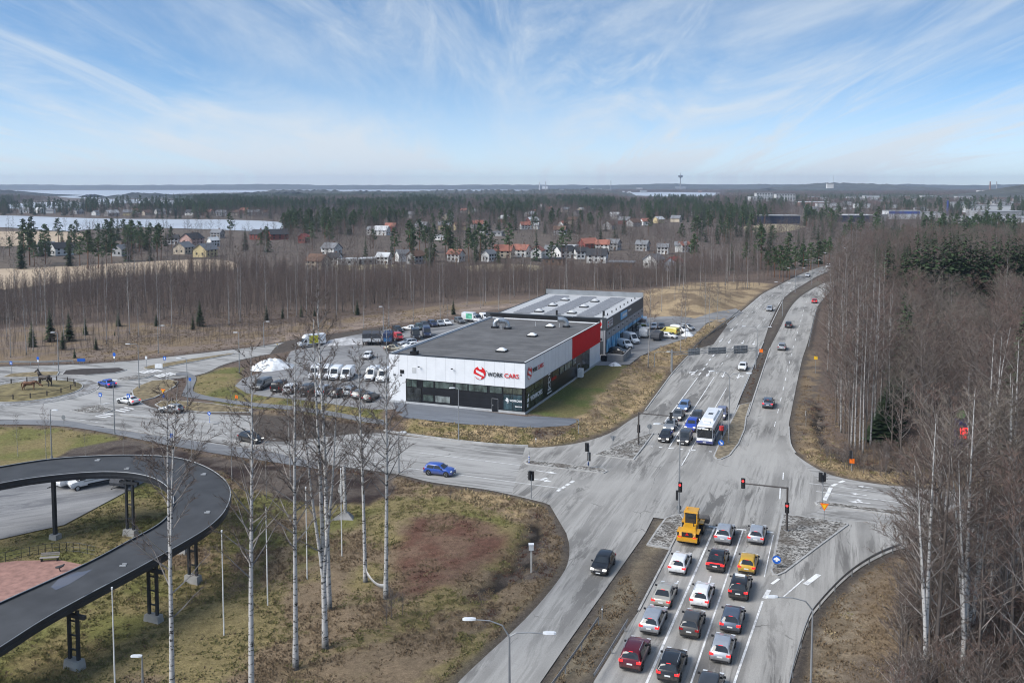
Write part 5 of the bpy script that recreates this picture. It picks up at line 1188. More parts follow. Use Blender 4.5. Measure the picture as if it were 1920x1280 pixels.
pcar('van', 'red', 'red van beside the blue truck in the car park', (740, 632), (754, 642), cat='van', group=PG, near=1, dims=(4.4, 1.8, 1.85))
pcar('sedan', 'beige', 'old beige saloon parked broadside in front of the trucks', (722, 657), (756, 658), group=PG, near=1)
pcar('wagon', 'silver', 'silver rally car with blue doors behind the beige saloon', (778, 645), (751, 648), group=PG, near=1)
pcar('hatch', 'white', 'white car with dark trim behind the showroom roof edge', (783, 651), (758, 654), group=PG, near=1)
pcar('hatch', 'royal', 'blue car half hidden by the showroom roof cowl', (790, 656), (770, 660), group=PG, near=1)
pcar('high_van', 'black', 'black high-roofed van with its back open', (775, 628), (783, 641), cat='van', group=PG, near=1)
pcar('high_van', 'navy', 'dark blue high-roofed van beside the black one', (797, 623), (803, 638), cat='van', group=PG, near=1)
pcar('hatch', 'red', 'red car mostly hidden behind the showroom roof', (862, 634), (832, 634.5), group=PG, near=1)
BG = 'cars parked in the back row under the wood'
for typ, col, lb, a, b in (('suv', 'black', 'black four-by-four at the outer end of the back row', (734, 618), (757, 628)), ('sedan', 'white', 'white saloon second in the back row', (779, 620), (759, 619)),
        ('wagon', 'green', 'greenish-grey estate third in the back row', (779, 613), (795, 621)), ('hatch', 'darkgrey', 'dark hatchback fourth in the back row', (788, 609), (804, 617)),
        ('suv', 'navy', 'dark blue four-by-four in the middle of the back row', (801, 607), (821, 616.5)), ('sedan', 'silver', 'silver saloon beside the dark blue four-by-four', (817, 606.5), (832, 614)),
        ('sedan', 'white', 'white saloon with dark windows at the gap in the back row', (828, 605), (846, 612.5)), ('suv', 'grey', 'grey four-by-four alone past the gap in the back row', (851, 602), (872, 609.5)),
        ('van', 'darkgrey', 'dark grey van in front of the green-lettered truck', (887, 599), (902, 606.5)), ('van', 'white', 'white van at the inner end of the back row', (903, 597.5), (914, 602.5))):
    pcar(typ, col, lb, a, b, group=BG, near=1, cat='van' if typ == 'van' else 'car')
SG = 'vehicles in the yard beside the service hall'
for typ, col, lb, a, b in (('van', 'white', 'small white van parked against the hall nearest the concrete wall', (1158, 647), (1185, 656)), ('high_van', 'white', 'long white van parked behind the small one by the hall', (1164, 638), (1199, 647)),
        ('hatch', 'black', 'black car behind the low concrete wall', (1146, 661), (1171, 664)), ('wagon', 'black', 'black estate behind the long white van', (1176, 630), (1198, 638)),
        ('hatch', 'silver', 'silver hatchback facing us in the yard', (1227, 611), (1225, 621)), ('hatch', 'darkgrey', 'dark hatchback beside the silver one in the yard', (1241, 611), (1240, 621)),
        ('van', 'lemon', 'pale yellow van in the yard', (1268, 628), (1243, 625)), ('wagon', 'white', 'white estate in front of the pale yellow van', (1243, 633), (1263, 635)),
        ('van', 'white', 'white van behind the pale yellow one', (1264, 622), (1284, 625)), ('mpv', 'lightgrey', 'light grey van at the far end of the yard', (1280, 618), (1294, 620)),
        ('high_van', 'white', 'white truck-like van at the bend beside the plant sale', (1208, 606), (1205, 619))):
    pcar(typ, col, lb, a, b, group=SG, near=1, cat='van' if 'van' in typ else 'car')

# ---------------- bus
def bus(px, py):
    Lb, Wb, Hb = 12.2, 2.55, 3.05; pos = spot(px, py, TOWARD, -Lb / 2); o = empty('city_bus', pos, TOWARD, 'white city bus with a blue lower edge waiting at the stop line', 'bus')
    BW = paint('bus_white', (.74, .75, .76)); BB = paint('bus_blue', (.015, .04, .24)); GB = glassmat('bus_glass', (.02, .023, .027)); DK = pm('bus_black', (.012, .012, .014), rough=.3)
    m = MB(); xs = [(-Lb / 2, .93, .96), (-Lb / 2 + .15, 1, 1), (Lb / 2 - .55, 1, 1), (Lb / 2 - .12, .975, .985), (Lb / 2, .9, .93)]
    for x, wf, hf in xs:
        w_ = Wb / 2 * wf; S = [(w_ * .96, .34), (w_, .5), (w_, 2.5), (w_ * .975, Hb * hf - .16), (w_ * .9, Hb * hf)]
        m.v += [(x, y, z) for y, z in S] + [(x, -y, z) for y, z in S[::-1]]
    n = 10
    for i in range(len(xs) - 1):
        for j in range(n): m.f.append((i * n + j, i * n + (j + 1) % n, (i + 1) * n + (j + 1) % n, (i + 1) * n + j))
    m.f += [tuple(reversed(range(n))), tuple(range((len(xs) - 1) * n, len(xs) * n))]; m.build('body', BW, o)
    sk = MB(); sk.box((0, 0, .42), (Lb + .02, Wb + .02, .34)); sk.build('skirt', BB, o); MB().box((Lb / 2 - .02, 0, .50), (.12, Wb * .92, .36)).build('front_bumper', BB, o)
    MB().box((Lb / 2 - .005, 0, 1.72), (.09, Wb * .90, 1.16)).build('windscreen', GB, o)
    hb = MB().box((Lb / 2 - .01, 0, 2.58), (.10, Wb * .88, .52)).build('destination_box', DK, o)
    LED = pm('led_text', (.75, .76, .68), rough=.5, emit=.5)
    for tx, y, sz in (('82', -.95, .38), ('3', .85, .34)):
        me = font_mesh(tx, sz, .005); me.materials.append(LED); t = put('destination_text', me, hb); t.location = (Lb / 2 + .045, y, 2.45); t.rotation_euler = (math.pi / 2, 0, math.pi / 2)
    for k in range(7): MB().box((Lb / 2 + .045, -.3 + k * .13, 2.55), (.012, .09, .2)).build('destination_text', LED, hb)
    for sgn in (-1, 1):
        for k in range(6): MB().box((-Lb / 2 + 1.0 + k * 1.75, sgn * (Wb / 2 - .01), 1.72), (1.62, .06, 1.1)).build('side_window', GB, o)
        MB().box((Lb / 2 - .55, sgn * (Wb / 2 - .02), 1.72), (.75, .06, 1.1)).build('side_window', GB, o)
        MB().box((Lb / 2 - .02, sgn * .92, .80), (.1, .34, .17)).build('headlight', LAMP_WL, o)
        mi = MB().tube([(Lb / 2 - .05, sgn * 1.15, 2.6), (Lb / 2 + .3, sgn * 1.42, 2.55)], .03, 5); mi.box((Lb / 2 + .3, sgn * 1.42, 2.3), (.14, .22, .45)); mi.build('mirror', DK, o)
        MB().box((-Lb / 2 - .0, sgn * 1.05, 1.1), (.06, .2, .5)).build('tail_lamp', LAMP_R, o)
        wm, rm, rk = wheel_mesh(.48, .3)
        for x in (-Lb / 2 + 3.3, Lb / 2 - 2.7): w_ = put('wheel', wm, o, (x, sgn * (Wb / 2 - .13), .48)); put('rim', rm, w_)
    MB().box((Lb / 2 + .05, 0, .45), (.03, .5, .12)).build('number_plate', PLATE, o)
    for s_ in (-1, 1): MB().tube([(Lb / 2 + .05, s_ * .1, 1.2), (Lb / 2 + .06, s_ * .62, 1.55)], .018, 4).build('wiper', DK, o)
    rp = MB().box((-.6, 0, Hb + .16), (7.2, 1.75, .34), 0, .93).build('roof_pod', BW, o); MB().box((-.4, 0, Hb + .345), (.9, .7, .05)).build('roof_hatch', DK, rp); MB().box((3.9, 0, Hb + .06), (1.0, 1.1, .16), 0, .9).build('roof_vent', BW, o)
bus(1321, 835)
# ---------------- wheel loader
def loader(px, py):
    pos = spot(px, py, AWAY, 2.9); o = empty('wheel_loader', pos, AWAY, 'yellow wheel loader with a dark bucket at the head of the queue', 'wheel loader')
    Y = paint('loader_yellow', (.60, .30, .014), 0, .4); K = pm('loader_black', (.02, .02, .021), rough=.6); BK = pm('bucket_steel', (.075, .075, .08), rough=.55, metal=.3, var=.3)
    m = MB(); sec = [(-2.9, .85, .75, 1.15), (-2.7, 1.0, .6, 1.5), (-1.6, .78, .6, 1.72), (-.35, .72, .65, 1.8)]
    for x, w_, z0, z1 in sec: m.v += [(x, -w_, z0), (x, w_, z0), (x, w_ * .92, z1), (x, -w_ * .92, z1)]
    for i in range(3):
        for j in range(4): m.f.append((i * 4 + j, i * 4 + (j + 1) % 4, (i + 1) * 4 + (j + 1) % 4, (i + 1) * 4 + j))
    m.f += [(3, 2, 1, 0), (12, 13, 14, 15)]; m.build('engine_cover', Y, o)
    MB().box((-2.85, 0, .82), (.5, 2.25, .42)).build('counterweight', Y, o); MB().box((-2.93, 0, 1.35), (.05, 1.2, .5)).build('radiator_grille', K, o)
    tr = MB(); tr.add([(-3.0, -.2, 1.3), (-3.0, .2, 1.3), (-3.0, 0, 1.62), (-2.97, -.2, 1.3), (-2.97, .2, 1.3), (-2.97, 0, 1.62)], [(0, 2, 1), (3, 4, 5), (0, 1, 4, 3), (1, 2, 5, 4), (2, 0, 3, 5)]); tr.build('warning_triangle', LR, o)
    cb = MB()
    for x in (-.45, .85):
        for y in (-.68, .68): cb.box((x, y, 2.25), (.11, .11, 1.55))
    cb.box((.2, 0, 1.55), (1.45, 1.5, .32)); cb.build('cab_frame', Y, o)
    MB().box((.2, 0, 3.08), (1.6, 1.6, .2), 0, .94).build('cab_roof', Y, o)
    g = MB(); g.box((-.46, 0, 2.35), (.04, 1.24, 1.2)); g.build('rear_window', GLASS, o); MB().box((.86, 0, 2.35), (.04, 1.24, 1.25)).build('windscreen', GLASS, o)
    for sgn in (-1, 1): MB().box((.2, sgn * .69, 2.35), (1.18, .04, 1.2)).build('side_window', GLASS, o); MB().box((-2.98, sgn * .82, 1.02), (.1, .35, .2)).build('tail_lamp', LAMP_RL, o)
    fr = MB().box((1.6, 0, 1.0), (1.6, 1.0, .7)).build('front_frame', Y, o)
    for sgn in (-1, 1):
        for x in (-1.75, 1.35): 
            MB().box((x, sgn * .98, 1.42), (1.35, .5, .12)).build('mudguard', Y, o)
            wm, rm, rk = wheel_mesh(.66, .5); w_ = put('wheel', wm, o, (x, sgn * .98, .66)); MB().tube([(0, -.26, 0), (0, .26, 0)], .36, 12).build('rim', Y, w_)
        MB().tube([(1.3, sgn * .4, 1.75), (2.3, sgn * .4, 1.45), (3.1, sgn * .4, .85)], [.14, .16, .12], 6).build('lift_arm', Y, o)
    bk = MB(); prof = [(3.0, 1.35), (2.75, .95), (2.85, .45), (3.25, .25), (4.05, .3), (4.05, .34), (3.3, .33), (2.95, .52), (2.87, .95), (3.1, 1.3)]
    n = len(prof)
    for y in (-1.3, 1.3): bk.v += [(x, y, z) for x, z in prof]
    for j in range(n): bk.f.append((j, (j + 1) % n, n + (j + 1) % n, n + j))
    for y in (-1.3, 1.3): bk.add([(3.0, y, 1.35), (2.75, y, .95), (2.85, y, .45), (3.25, y, .25), (4.05, y, .3), (3.5, y, 1.05)], [(0, 1, 2, 3, 4, 5)])
    bko = bk.build('bucket', BK, o); bko.location = (0, -.25, .35)
    MB().cyl((.2, .5, 3.18), .08, .16, 8).build('beacon', pm('beacon_amber', (.8, .3, .02), rough=.3), o); MB().tube([(-1.2, -.45, 1.7), (-1.2, -.45, 2.35)], .06, 8).build('exhaust', K, o)
    MB().box((.2, 0, 1.95), (.6, .55, .6)).build('seat', K, o)
loader(1288, 1025)
# ---------------- box truck, parked trucks, motorhome, caravan, trailers
def boxtruck(rear, front, label, boxcol, cabcol, Lb=6.6, Hb=3.0, decal=None, name='box_truck', band=None):
    h = hd(rear, front); m_ = mid(rear, front); pos = spot(m_[0], m_[1], h, 0); o = empty(name, pos, h, label, 'truck')
    cL = 2.1; x1 = Lb / 2
    cm = MB(); P = [(-.0, .55), (cL * .95, .5), (cL, .85), (cL * .93, 1.12), (cL * .55, 1.25), (cL * .28, 2.1), (0, 2.15)]
    n = len(P); W_ = .98
    for y in (-W_, W_): cm.v += [(x1 - cL + x, y, z) for x, z in P]
    for j in range(n): cm.f.append((j, (j + 1) % n, n + (j + 1) % n, n + j))
    cm.f += [tuple(reversed(range(n))), tuple(range(n, 2 * n))]; cm.build('cab', cabcol, o)
    g = MB(); a = Vector((x1 - cL + cL * .57, 0, 1.27)); b = Vector((x1 - cL + cL * .30, 0, 2.05)); nn = Vector((.04, 0, .02))
    g.add([a + nn + Vector((0, -.85, 0)), a + nn + Vector((0, .85, 0)), b + nn + Vector((0, .78, 0)), b + nn + Vector((0, -.78, 0))], [(0, 1, 2, 3)]); g.build('windscreen', GLASS, o)
    for s_ in (-1, 1):
        w_ = MB(); y = s_ * (W_ + .012); w_.add([(x1 - cL + .25, y, 1.3), (x1 - cL + 1.05, y, 1.3), (x1 - cL + .62, y, 1.95), (x1 - cL + .25, y, 1.95)], [(0, 1, 2, 3)]); w_.build('side_window', GLASS, o)
        MB().box((x1 - .03, s_ * .72, .92), (.1, .3, .2)).build('headlight', LAMP_W, o); MB().box((x1 - cL + 1.2, s_ * 1.12, 1.5), (.1, .16, .28)).build('mirror', TRIMC, o)
        wm, rm, rk = wheel_mesh(.36, .26)
        for x in (x1 - .85, -Lb / 2 + 1.35): q_ = put('wheel', wm, o, (x, s_ * .88, .36)); put('rim', rm, q_)
    MB().box((-.2, 0, .55), (Lb - .6, 1.0, .2)).build('chassis', TRIMC, o)
    bl = Lb - cL + .1; bxo = MB().box((-Lb / 2 + bl / 2, 0, .78 + (Hb - .78) / 2), (bl, 2.12, Hb - .78)).build('cargo_box', boxcol, o)
    if Hb > 2.8:
        r = MB(); r.add([(x1 - cL + .1, -1, 2.15), (x1 - cL + .95, -.85, 2.2), (x1 - cL + .95, .85, 2.2), (x1 - cL + .1, 1, 2.15), (x1 - cL + .1, -1, Hb), (x1 - cL + .5, -.8, Hb - .1), (x1 - cL + .5, .8, Hb - .1), (x1 - cL + .1, 1, Hb)], [(0, 1, 5, 4), (1, 2, 6, 5), (2, 3, 7, 6), (4, 5, 6, 7), (3, 2, 1, 0)]); r.build('wind_deflector', cabcol, o)
    if decal:
        for s_ in (-1, 1): MB().box((-Lb / 2 + bl * .64, s_ * 1.065, .95 + (Hb - 1.1) / 2), (bl * .52, .02, Hb - 1.15)).build('side_decal', decal, bxo)
    if band: MB().box((-Lb / 2 - .02, 0, 1.4), (.05, 2.0, .8)).build('tail_panel', band, bxo)
    return o
YD = pm('yellow_decal', (.66, .60, .03), rough=.5, var=.12, scale=1.4); TW = paint('truck_white', (.74, .75, .76))
bt = boxtruck((603, 648), (565, 651.5), 'white box truck with a yellow side panel on the frontage road', TW, TW, 6.6, 3.0, YD)
heart = [(1.05 * 16 * math.sin(t) ** 3 / 18, (13 * math.cos(t) - 5 * math.cos(2 * t) - 2 * math.cos(3 * t) - math.cos(4 * t)) / 18) for t in [i * math.pi / 14 for i in range(28)]]
for s_ in (-1, 1):
    hm = MB(); tri = tessellate_polygon([[Vector((x, y, 0)) for x, y in heart]]); hm.v = [(-.35 + x * .62, s_ * 1.085, 1.95 + y * .62) for x, y in heart]; hm.f = [tuple(t) for t in tri]; hm.build('heart_mark', pm('decal_olive', (.52, .45, .02), rough=.5), [c for c in bt.children if c.name.startswith('cargo')][0])
DKC = pm('tarp_dark', (.05, .053, .062), rough=.7, var=.3); TARP = pm('tarp_white', (.5, .51, .52), rough=.7, var=.2); NAVC = pm('tarp_navy', (.02, .035, .09), rough=.6, var=.3)
boxtruck((687, 653.5), (690, 634), 'dark-topped lorry with a white tailboard, outermost of three', DKC, PC['black'], 7.0, 2.9, None, 'parked_lorry', TARP)
boxtruck((705, 653.5), (708, 634), 'dark-topped lorry with a white tailboard, middle of three', DKC, PC['black'], 7.0, 2.9, None, 'parked_lorry', TARP)
boxtruck((724, 652.5), (734, 634), 'navy lorry with an open dark body beside the red van', NAVC, PC['navy'], 7.0, 2.9, None, 'parked_lorry', pm('tail_blue', (.03, .14, .32), rough=.5))
gt = boxtruck((873, 603), (897, 604.5), 'white truck with green lettering at the back of the car park', TW, TW, 5.6, 2.7, pm('green_print', (.12, .42, .28), rough=.5, var=.5, scale=1.2), 'lettered_truck')
def motorhome(rear, front, label):
    h = hd(rear, front); m_ = mid(rear, front); o = boxtruck(rear, front, label, TW, TW, 7.0, 2.85, None, 'motorhome'); o['category'] = 'motorhome'
    for s_ in (-1, 1):
        for x in (-2.4, -1.0, .6): MB().box((x, s_ * 1.07, 1.75), (.9, .03, .5)).build('side_window', GLASS, o)
        MB().box((-.6, s_ * 1.07, 1.15), (5.0, .02, .12)).build('stripe', PC['lightgrey'], o)
    MB().box((-1.5, 0, 2.92), (.7, .6, .14)).build('roof_hatch', TARP, o)
motorhome((213, 903), (150, 916), 'white motorhome parked under the ramp')
def caravan(rear, front, label, col, Lc=4.6, Hc=2.5, nm='caravan', cat='caravan', win=True):
    h = hd(rear, front); m_ = mid(rear, front); pos = spot(m_[0], m_[1], h, 0); o = empty(nm, pos, h, label, cat)
    P = [(-Lc / 2, .5), (Lc / 2 - .1, .5), (Lc / 2, .9), (Lc / 2 - .25, Hc - .45), (Lc / 2 - .8, Hc), (-Lc / 2 + .3, Hc), (-Lc / 2, Hc - .4)]; n = len(P); m = MB()
    for y in (-1.08, 1.08): m.v += [(x, y, z) for x, z in P]
    for j in range(n): m.f.append((j, (j + 1) % n, n + (j + 1) % n, n + j))
    m.f += [tuple(reversed(range(n))), tuple(range(n, 2 * n))]; m.build('body', col, o)
    MB().tube([(Lc / 2 - .1, -.4, .5), (Lc / 2 + 1.1, 0, .45), (Lc / 2 - .1, .4, .5)], .05, 5).build('drawbar', TRIMC, o)
    for s_ in (-1, 1):
        wm, rm, rk = wheel_mesh(.32, .2); q_ = put('wheel', wm, o, (-.2, s_ * 1.0, .32)); put('rim', rm, q_)
        if win:
            for x in (-1.2, .6): MB().box((x, s_ * 1.09, 1.65), (1.0, .03, .5)).build('side_window', GLASS, o)
    if win: MB().box((Lc / 2 - .13, 0, 1.65), (.1, 1.6, .5)).build('front_window', GLASS, o)
caravan((150, 905), (124, 912), 'white caravan parked beside the motorhome under the ramp', TW)
caravan((246, 905), (224, 916), 'dark covered trailer behind the ramp legs', DKC, 3.6, 2.0, 'trailer', 'trailer', False)
caravan((1214, 628), (1203, 637), 'grey-white box trailer in the yard behind the black estate', TARP, 4.2, 2.4, 'trailer', 'trailer', False)
caravan((1240, 633), (1224, 642), 'dark covered trailer in the yard in front of the white estate', DKC, 4.4, 2.1, 'trailer', 'trailer', False)
# ------------------------------------------------------------------ trees
def birch_bark():
    m, t, b = newmat('birch_bark'); n = t.nodes.new; l = t.links.new
    co = n('ShaderNodeTexCoord'); mp = n('ShaderNodeMapping'); mp.inputs['Scale'].default_value = (1.6, 1.6, 4.2); l(co.outputs['Object'], mp.inputs[0])
    nz = n('ShaderNodeTexNoise'); nz.inputs['Scale'].default_value = 1.5; nz.inputs['Detail'].default_value = 5; nz.inputs['Roughness'].default_value = .65; l(mp.outputs[0], nz.inputs['Vector'])
    r = n('ShaderNodeValToRGB'); r.color_ramp.elements[0].position = .385; r.color_ramp.elements[0].color = (.03, .028, .026, 1); r.color_ramp.elements[1].position = .47; r.color_ramp.elements[1].color = (.46, .45, .435, 1)
    l(nz.outputs['Fac'], r.inputs['Fac'])
    sp = n('ShaderNodeSeparateXYZ'); l(co.outputs['Object'], sp.inputs[0])
    mr = n('ShaderNodeMapRange'); mr.inputs['From Min'].default_value = .2; mr.inputs['From Max'].default_value = 1.0; mr.inputs['To Min'].default_value = .8; mr.inputs['To Max'].default_value = 0.0; l(sp.outputs[2], mr.inputs['Value'])
    mx_ = n('ShaderNodeMixRGB'); l(mr.outputs[0], mx_.inputs['Fac']); l(r.outputs[0], mx_.inputs['Color1']); mx_.inputs['Color2'].default_value = (.05, .045, .04, 1)
    l(mx_.outputs[0], b.inputs['Base Color']); b.inputs['Roughness'].default_value = .85; return m
BARK = birch_bark(); BARKG = pm('grey_bark', (.125, .105, .092), rough=.9, var=.3, scale=2); BARKP = pm('pine_bark', (.16, .085, .05), rough=.9, var=.3, scale=1.5)
LIMB = pm('birch_limb', (.22, .20, .185), rough=.9, var=.4, scale=1.0); TWIG = pm('bare_twigs', (.105, .080, .068), rough=.95, var=.25, scale=.3); TWIGR = pm('bare_twigs_red', (.138, .094, .078), rough=.95, var=.25, scale=.3)
TWIGG = pm('bare_twigs_grey', (.155, .130, .108), rough=.95, var=.25, scale=.3)
def needle(name, c):
    m, t, b = newmat(name); n = t.nodes.new; l = t.links.new; oi = n('ShaderNodeObjectInfo'); co = n('ShaderNodeTexCoord')
    nz = n('ShaderNodeTexNoise'); nz.inputs['Scale'].default_value = .9; nz.inputs['Detail'].default_value = 4; l(co.outputs['Object'], nz.inputs['Vector'])
    ad = n('ShaderNodeMath'); ad.operation = 'MULTIPLY_ADD'; l(oi.outputs['Random'], ad.inputs[0]); ad.inputs[1].default_value = .5; l(nz.outputs['Fac'], ad.inputs[2])
    mr = n('ShaderNodeMapRange'); mr.inputs['From Min'].default_value = .3; mr.inputs['From Max'].default_value = 1.2; mr.inputs['To Min'].default_value = .65; mr.inputs['To Max'].default_value = 1.5; l(ad.outputs[0], mr.inputs['Value'])
    mu = n('ShaderNodeMixRGB'); mu.blend_type = 'MULTIPLY'; mu.inputs['Fac'].default_value = 1; mu.inputs['Color1'].default_value = (*c, 1); l(mr.outputs[0], mu.inputs['Color2']); l(mu.outputs[0], b.inputs['Base Color']); b.inputs['Roughness'].default_value = .8; b.inputs['Specular IOR Level'].default_value = .2; return m
SPRUCE = needle('spruce_needles', (.040, .062, .030)); PINE = needle('pine_needles', (.060, .090, .042))
def bare_tree(seed, h, r0, limbs=34, sub=5, twigs=8, tw=.03, spread=.32, cb=.35, trunkmat=None, twigmat=None, rise=1.0, fork=0, droop=.25):
    rg = random.Random(seed); U = rg.uniform
    tm = MB(); cm = MB(); tw_f = []
    def trunkline(x, y, hh, r, lean):
        pts = []; rad = []; k = 9; bx_, by_ = U(-1, 1) * lean, U(-1, 1) * lean; ph = U(0, 6)
        for i in range(k + 1):
            s_ = i / k; pts.append(Vector((x + bx_ * s_ * hh * .1 + .12 * math.sin(ph + s_ * 4) * s_, y + by_ * s_ * hh * .1 + .12 * math.cos(ph + s_ * 5) * s_, hh * s_ - (.3 if i == 0 else 0)))); rad.append(max(.012, r * (1 - s_) ** .8 * (1.25 if i == 0 else 1)))
        return pts, rad
    lines = [trunkline(0, 0, h, r0, .25)]
    for f in range(fork):
        p, rd_ = lines[0]; i0 = rg.randint(2, 4); hh = h * U(.5, .62); pts, rad = trunkline(0, 0, hh, rd_[i0] * .8, 1.6); lines.append(([p[i0] + q for q in pts[0:1]] + [p[i0] + q for q in pts[1:]], rad))
    for pts, rad in lines: tm.tube(pts, rad, 7, False)
    def twig(p, d, ln, w_):
        a = d.cross(Vector((U(-1, 1), U(-1, 1), U(-1, 1)))); a = a.normalized() * w_ if a.length > 1e-6 else Vector((w_, 0, 0))
        m_ = p + d * ln * .55 + Vector((0, 0, -droop * ln * .06)); e = p + d * ln + Vector((0, 0, -droop * ln * .32)); o = len(cm.v)
        cm.v += [tuple(p - a), tuple(p + a), tuple(m_ + a * .6), tuple(m_ - a * .6), tuple(e)]; tw_f.append(len(cm.f)); cm.f.append((o, o + 1, o + 2, o + 3)); tw_f.append(len(cm.f)); cm.f.append((o + 3, o + 2, o + 4))
    def along(pts, s_):
        x = s_ * (len(pts) - 1); i = min(int(x), len(pts) - 2); return pts[i].lerp(pts[i + 1], x - i)
    for li in range(limbs):
        pts, rad = lines[li % len(lines)] if fork else lines[0]
        s_ = cb + (1 - cb) * (li / limbs) ** .9 * .97; s_ = min(.985, s_ + U(-.02, .02)); p = along(pts, s_); az = li * 2.4 + U(-.5, .5)
        ln = h * spread * (1 - .75 * max(0, (s_ - cb) / (1 - cb)) ** 1.3) * U(.65, 1.1) * (.55 + .45 * min(1, (s_ - cb) / .12 + .3))
        el = R(U(28, 58)) * rise; d = Vector((math.cos(az) * math.cos(el), math.sin(az) * math.cos(el), math.sin(el)))
        q1 = p + d * ln * .45; q2 = q1 + (d + Vector((U(-.15, .15), U(-.15, .15), .18))).normalized() * ln * .35; q3 = q2 + (d + Vector((U(-.2, .2), U(-.2, .2), -.1 * droop))).normalized() * ln * .28
        lr = max(.012, min(rad[min(9, int(s_ * 9))] * .45, r0 * .32)); lp = [p, q1, q2, q3]
        f0 = len(cm.f); cm.tube(lp, [lr, lr * .7, lr * .4, .008], 3, False)
        for sb in range(sub):
            u = .25 + .75 * (sb + U(0, 1)) / sub; sp_ = along(lp, min(.98, u)); a2 = U(0, 6.28); d2 = (d * .75 + Vector((math.cos(a2), math.sin(a2), U(-.2, .6))) * .75).normalized(); l2 = ln * U(.22, .42) * (1.1 - .45 * u)
            e2 = sp_ + d2 * l2; lw = max(tw, lr * .3)
            if lw > tw * 1.15: cm.tube([sp_, sp_ + d2 * l2 * .5, e2], [lw * .6, lw * .4, .006], 3, False)
            else: twig(sp_, d2, l2, lw * .6)
            for k in range(twigs):
                v = (k + U(0, 1)) / twigs; tp = sp_.lerp(e2, v); d3 = (d2 + Vector((U(-1, 1), U(-1, 1), U(-.7, .7))) * .85).normalized(); twig(tp, d3, l2 * U(.35, .75), tw * .5)
    tmh = tm.mesh('trunk', trunkmat or BARK, True); cmh = cm.mesh('crown', [LIMB, twigmat or TWIG])
    idx = np.zeros(len(cm.f), np.int32); idx[tw_f] = 1; cmh.polygons.foreach_set('material_index', idx)
    return tmh, cmh
def spruce(seed, h, dense=1.0, wid=.17, mat=None, base=.04):
    rg = random.Random(seed); U = rg.uniform; m = MB(); n = int(42 * dense); tk = MB().tube([(0, 0, -.3), (0, 0, h * .5), (0, 0, h)], [h * .012, h * .008, .01], 6, False)
    for i in range(n):
        s_ = base + (1 - base) * (i / n) ** .92; z = h * s_; L0 = h * wid * (1 - s_) ** .8 + .12; k = max(4, int(10 * (1 - s_) + 4)); ph = U(0, 6)
        for j in range(k):
            az = ph + 6.283 * j / k + U(-.35, .35); ln = L0 * U(.5, 1.25); z = h * s_ + U(-.02, .02) * h; c, s2 = math.cos(az), math.sin(az); dr = U(.12, .42); wv = ln * U(.16, .26)
            P = lambda r, w_, dz: (c * r - s2 * w_, s2 * r + c * w_, z + dz)
            o = len(m.v); m.v += [P(0, 0, .12), P(ln * .4, wv * .8, -.10 * ln * dr), P(ln * .4, -wv * .8, -.14 * ln * dr), P(ln * .75, wv, -.65 * ln * dr - U(0, .15)), P(ln * .72, -wv * .9, -.7 * ln * dr - U(0, .15)), P(ln, 0, -.62 * ln * dr + .05 * ln)]
            m.f += [(o, o + 2, o + 1), (o + 1, o + 2, o + 4, o + 3), (o + 3, o + 4, o + 5)]
    return tk.mesh('trunk', BARKG, True), m.mesh('crown', mat or SPRUCE)
def pine(seed, h, mat=None):
    rg = random.Random(seed); U = rg.uniform; m = MB(); tk = MB().tube([(0, 0, -.3), (U(-.3, .3), U(-.3, .3), h * .5), (U(-.4, .4), U(-.4, .4), h * .96)], [h * .014, h * .010, .03], 6, False)
    for i in range(46):
        s_ = .42 + .58 * (i / 46); rr = h * .17 * math.sin(min(1, (1.02 - s_) / .45) * 1.57) * U(.3, 1); az = U(0, 6.28); c = Vector((math.cos(az) * rr, math.sin(az) * rr, h * s_))
        if i % 3 == 0: tk.tube([(0, 0, h * s_ - .6), tuple(c)], [.06, .02], 3, False)
        for k in range(15):
            d = Vector((U(-1, 1), U(-1, 1), U(-.5, .8))).normalized(); p = c + Vector((d.x * h * .055, d.y * h * .055, d.z * h * .035)) * U(.3, 1); a = Vector((U(-1, 1), U(-1, 1), U(-1, 1))).normalized() * h * .022; b = Vector((U(-1, 1), U(-1, 1), U(-.4, .4))).normalized() * h * .022
            o = len(m.v); m.v += [tuple(p + a), tuple(p + b), tuple(p - a), tuple(p - b * .6)]; m.f += [(o, o + 1, o + 2), (o, o + 2, o + 3)]
    return tk.mesh('trunk', BARKP, True), m.mesh('crown', mat or PINE)
def plant_tree(name, meshes, loc, sc_=1.0, rz=0.0, label=None, group=None, cat='tree', sx=None):
    o = empty(name, loc, rz, label, cat, group); o.scale = (sx or sc_, sx or sc_, sc_)
    put('trunk', meshes[0], o); put('crown', meshes[1], o); return o

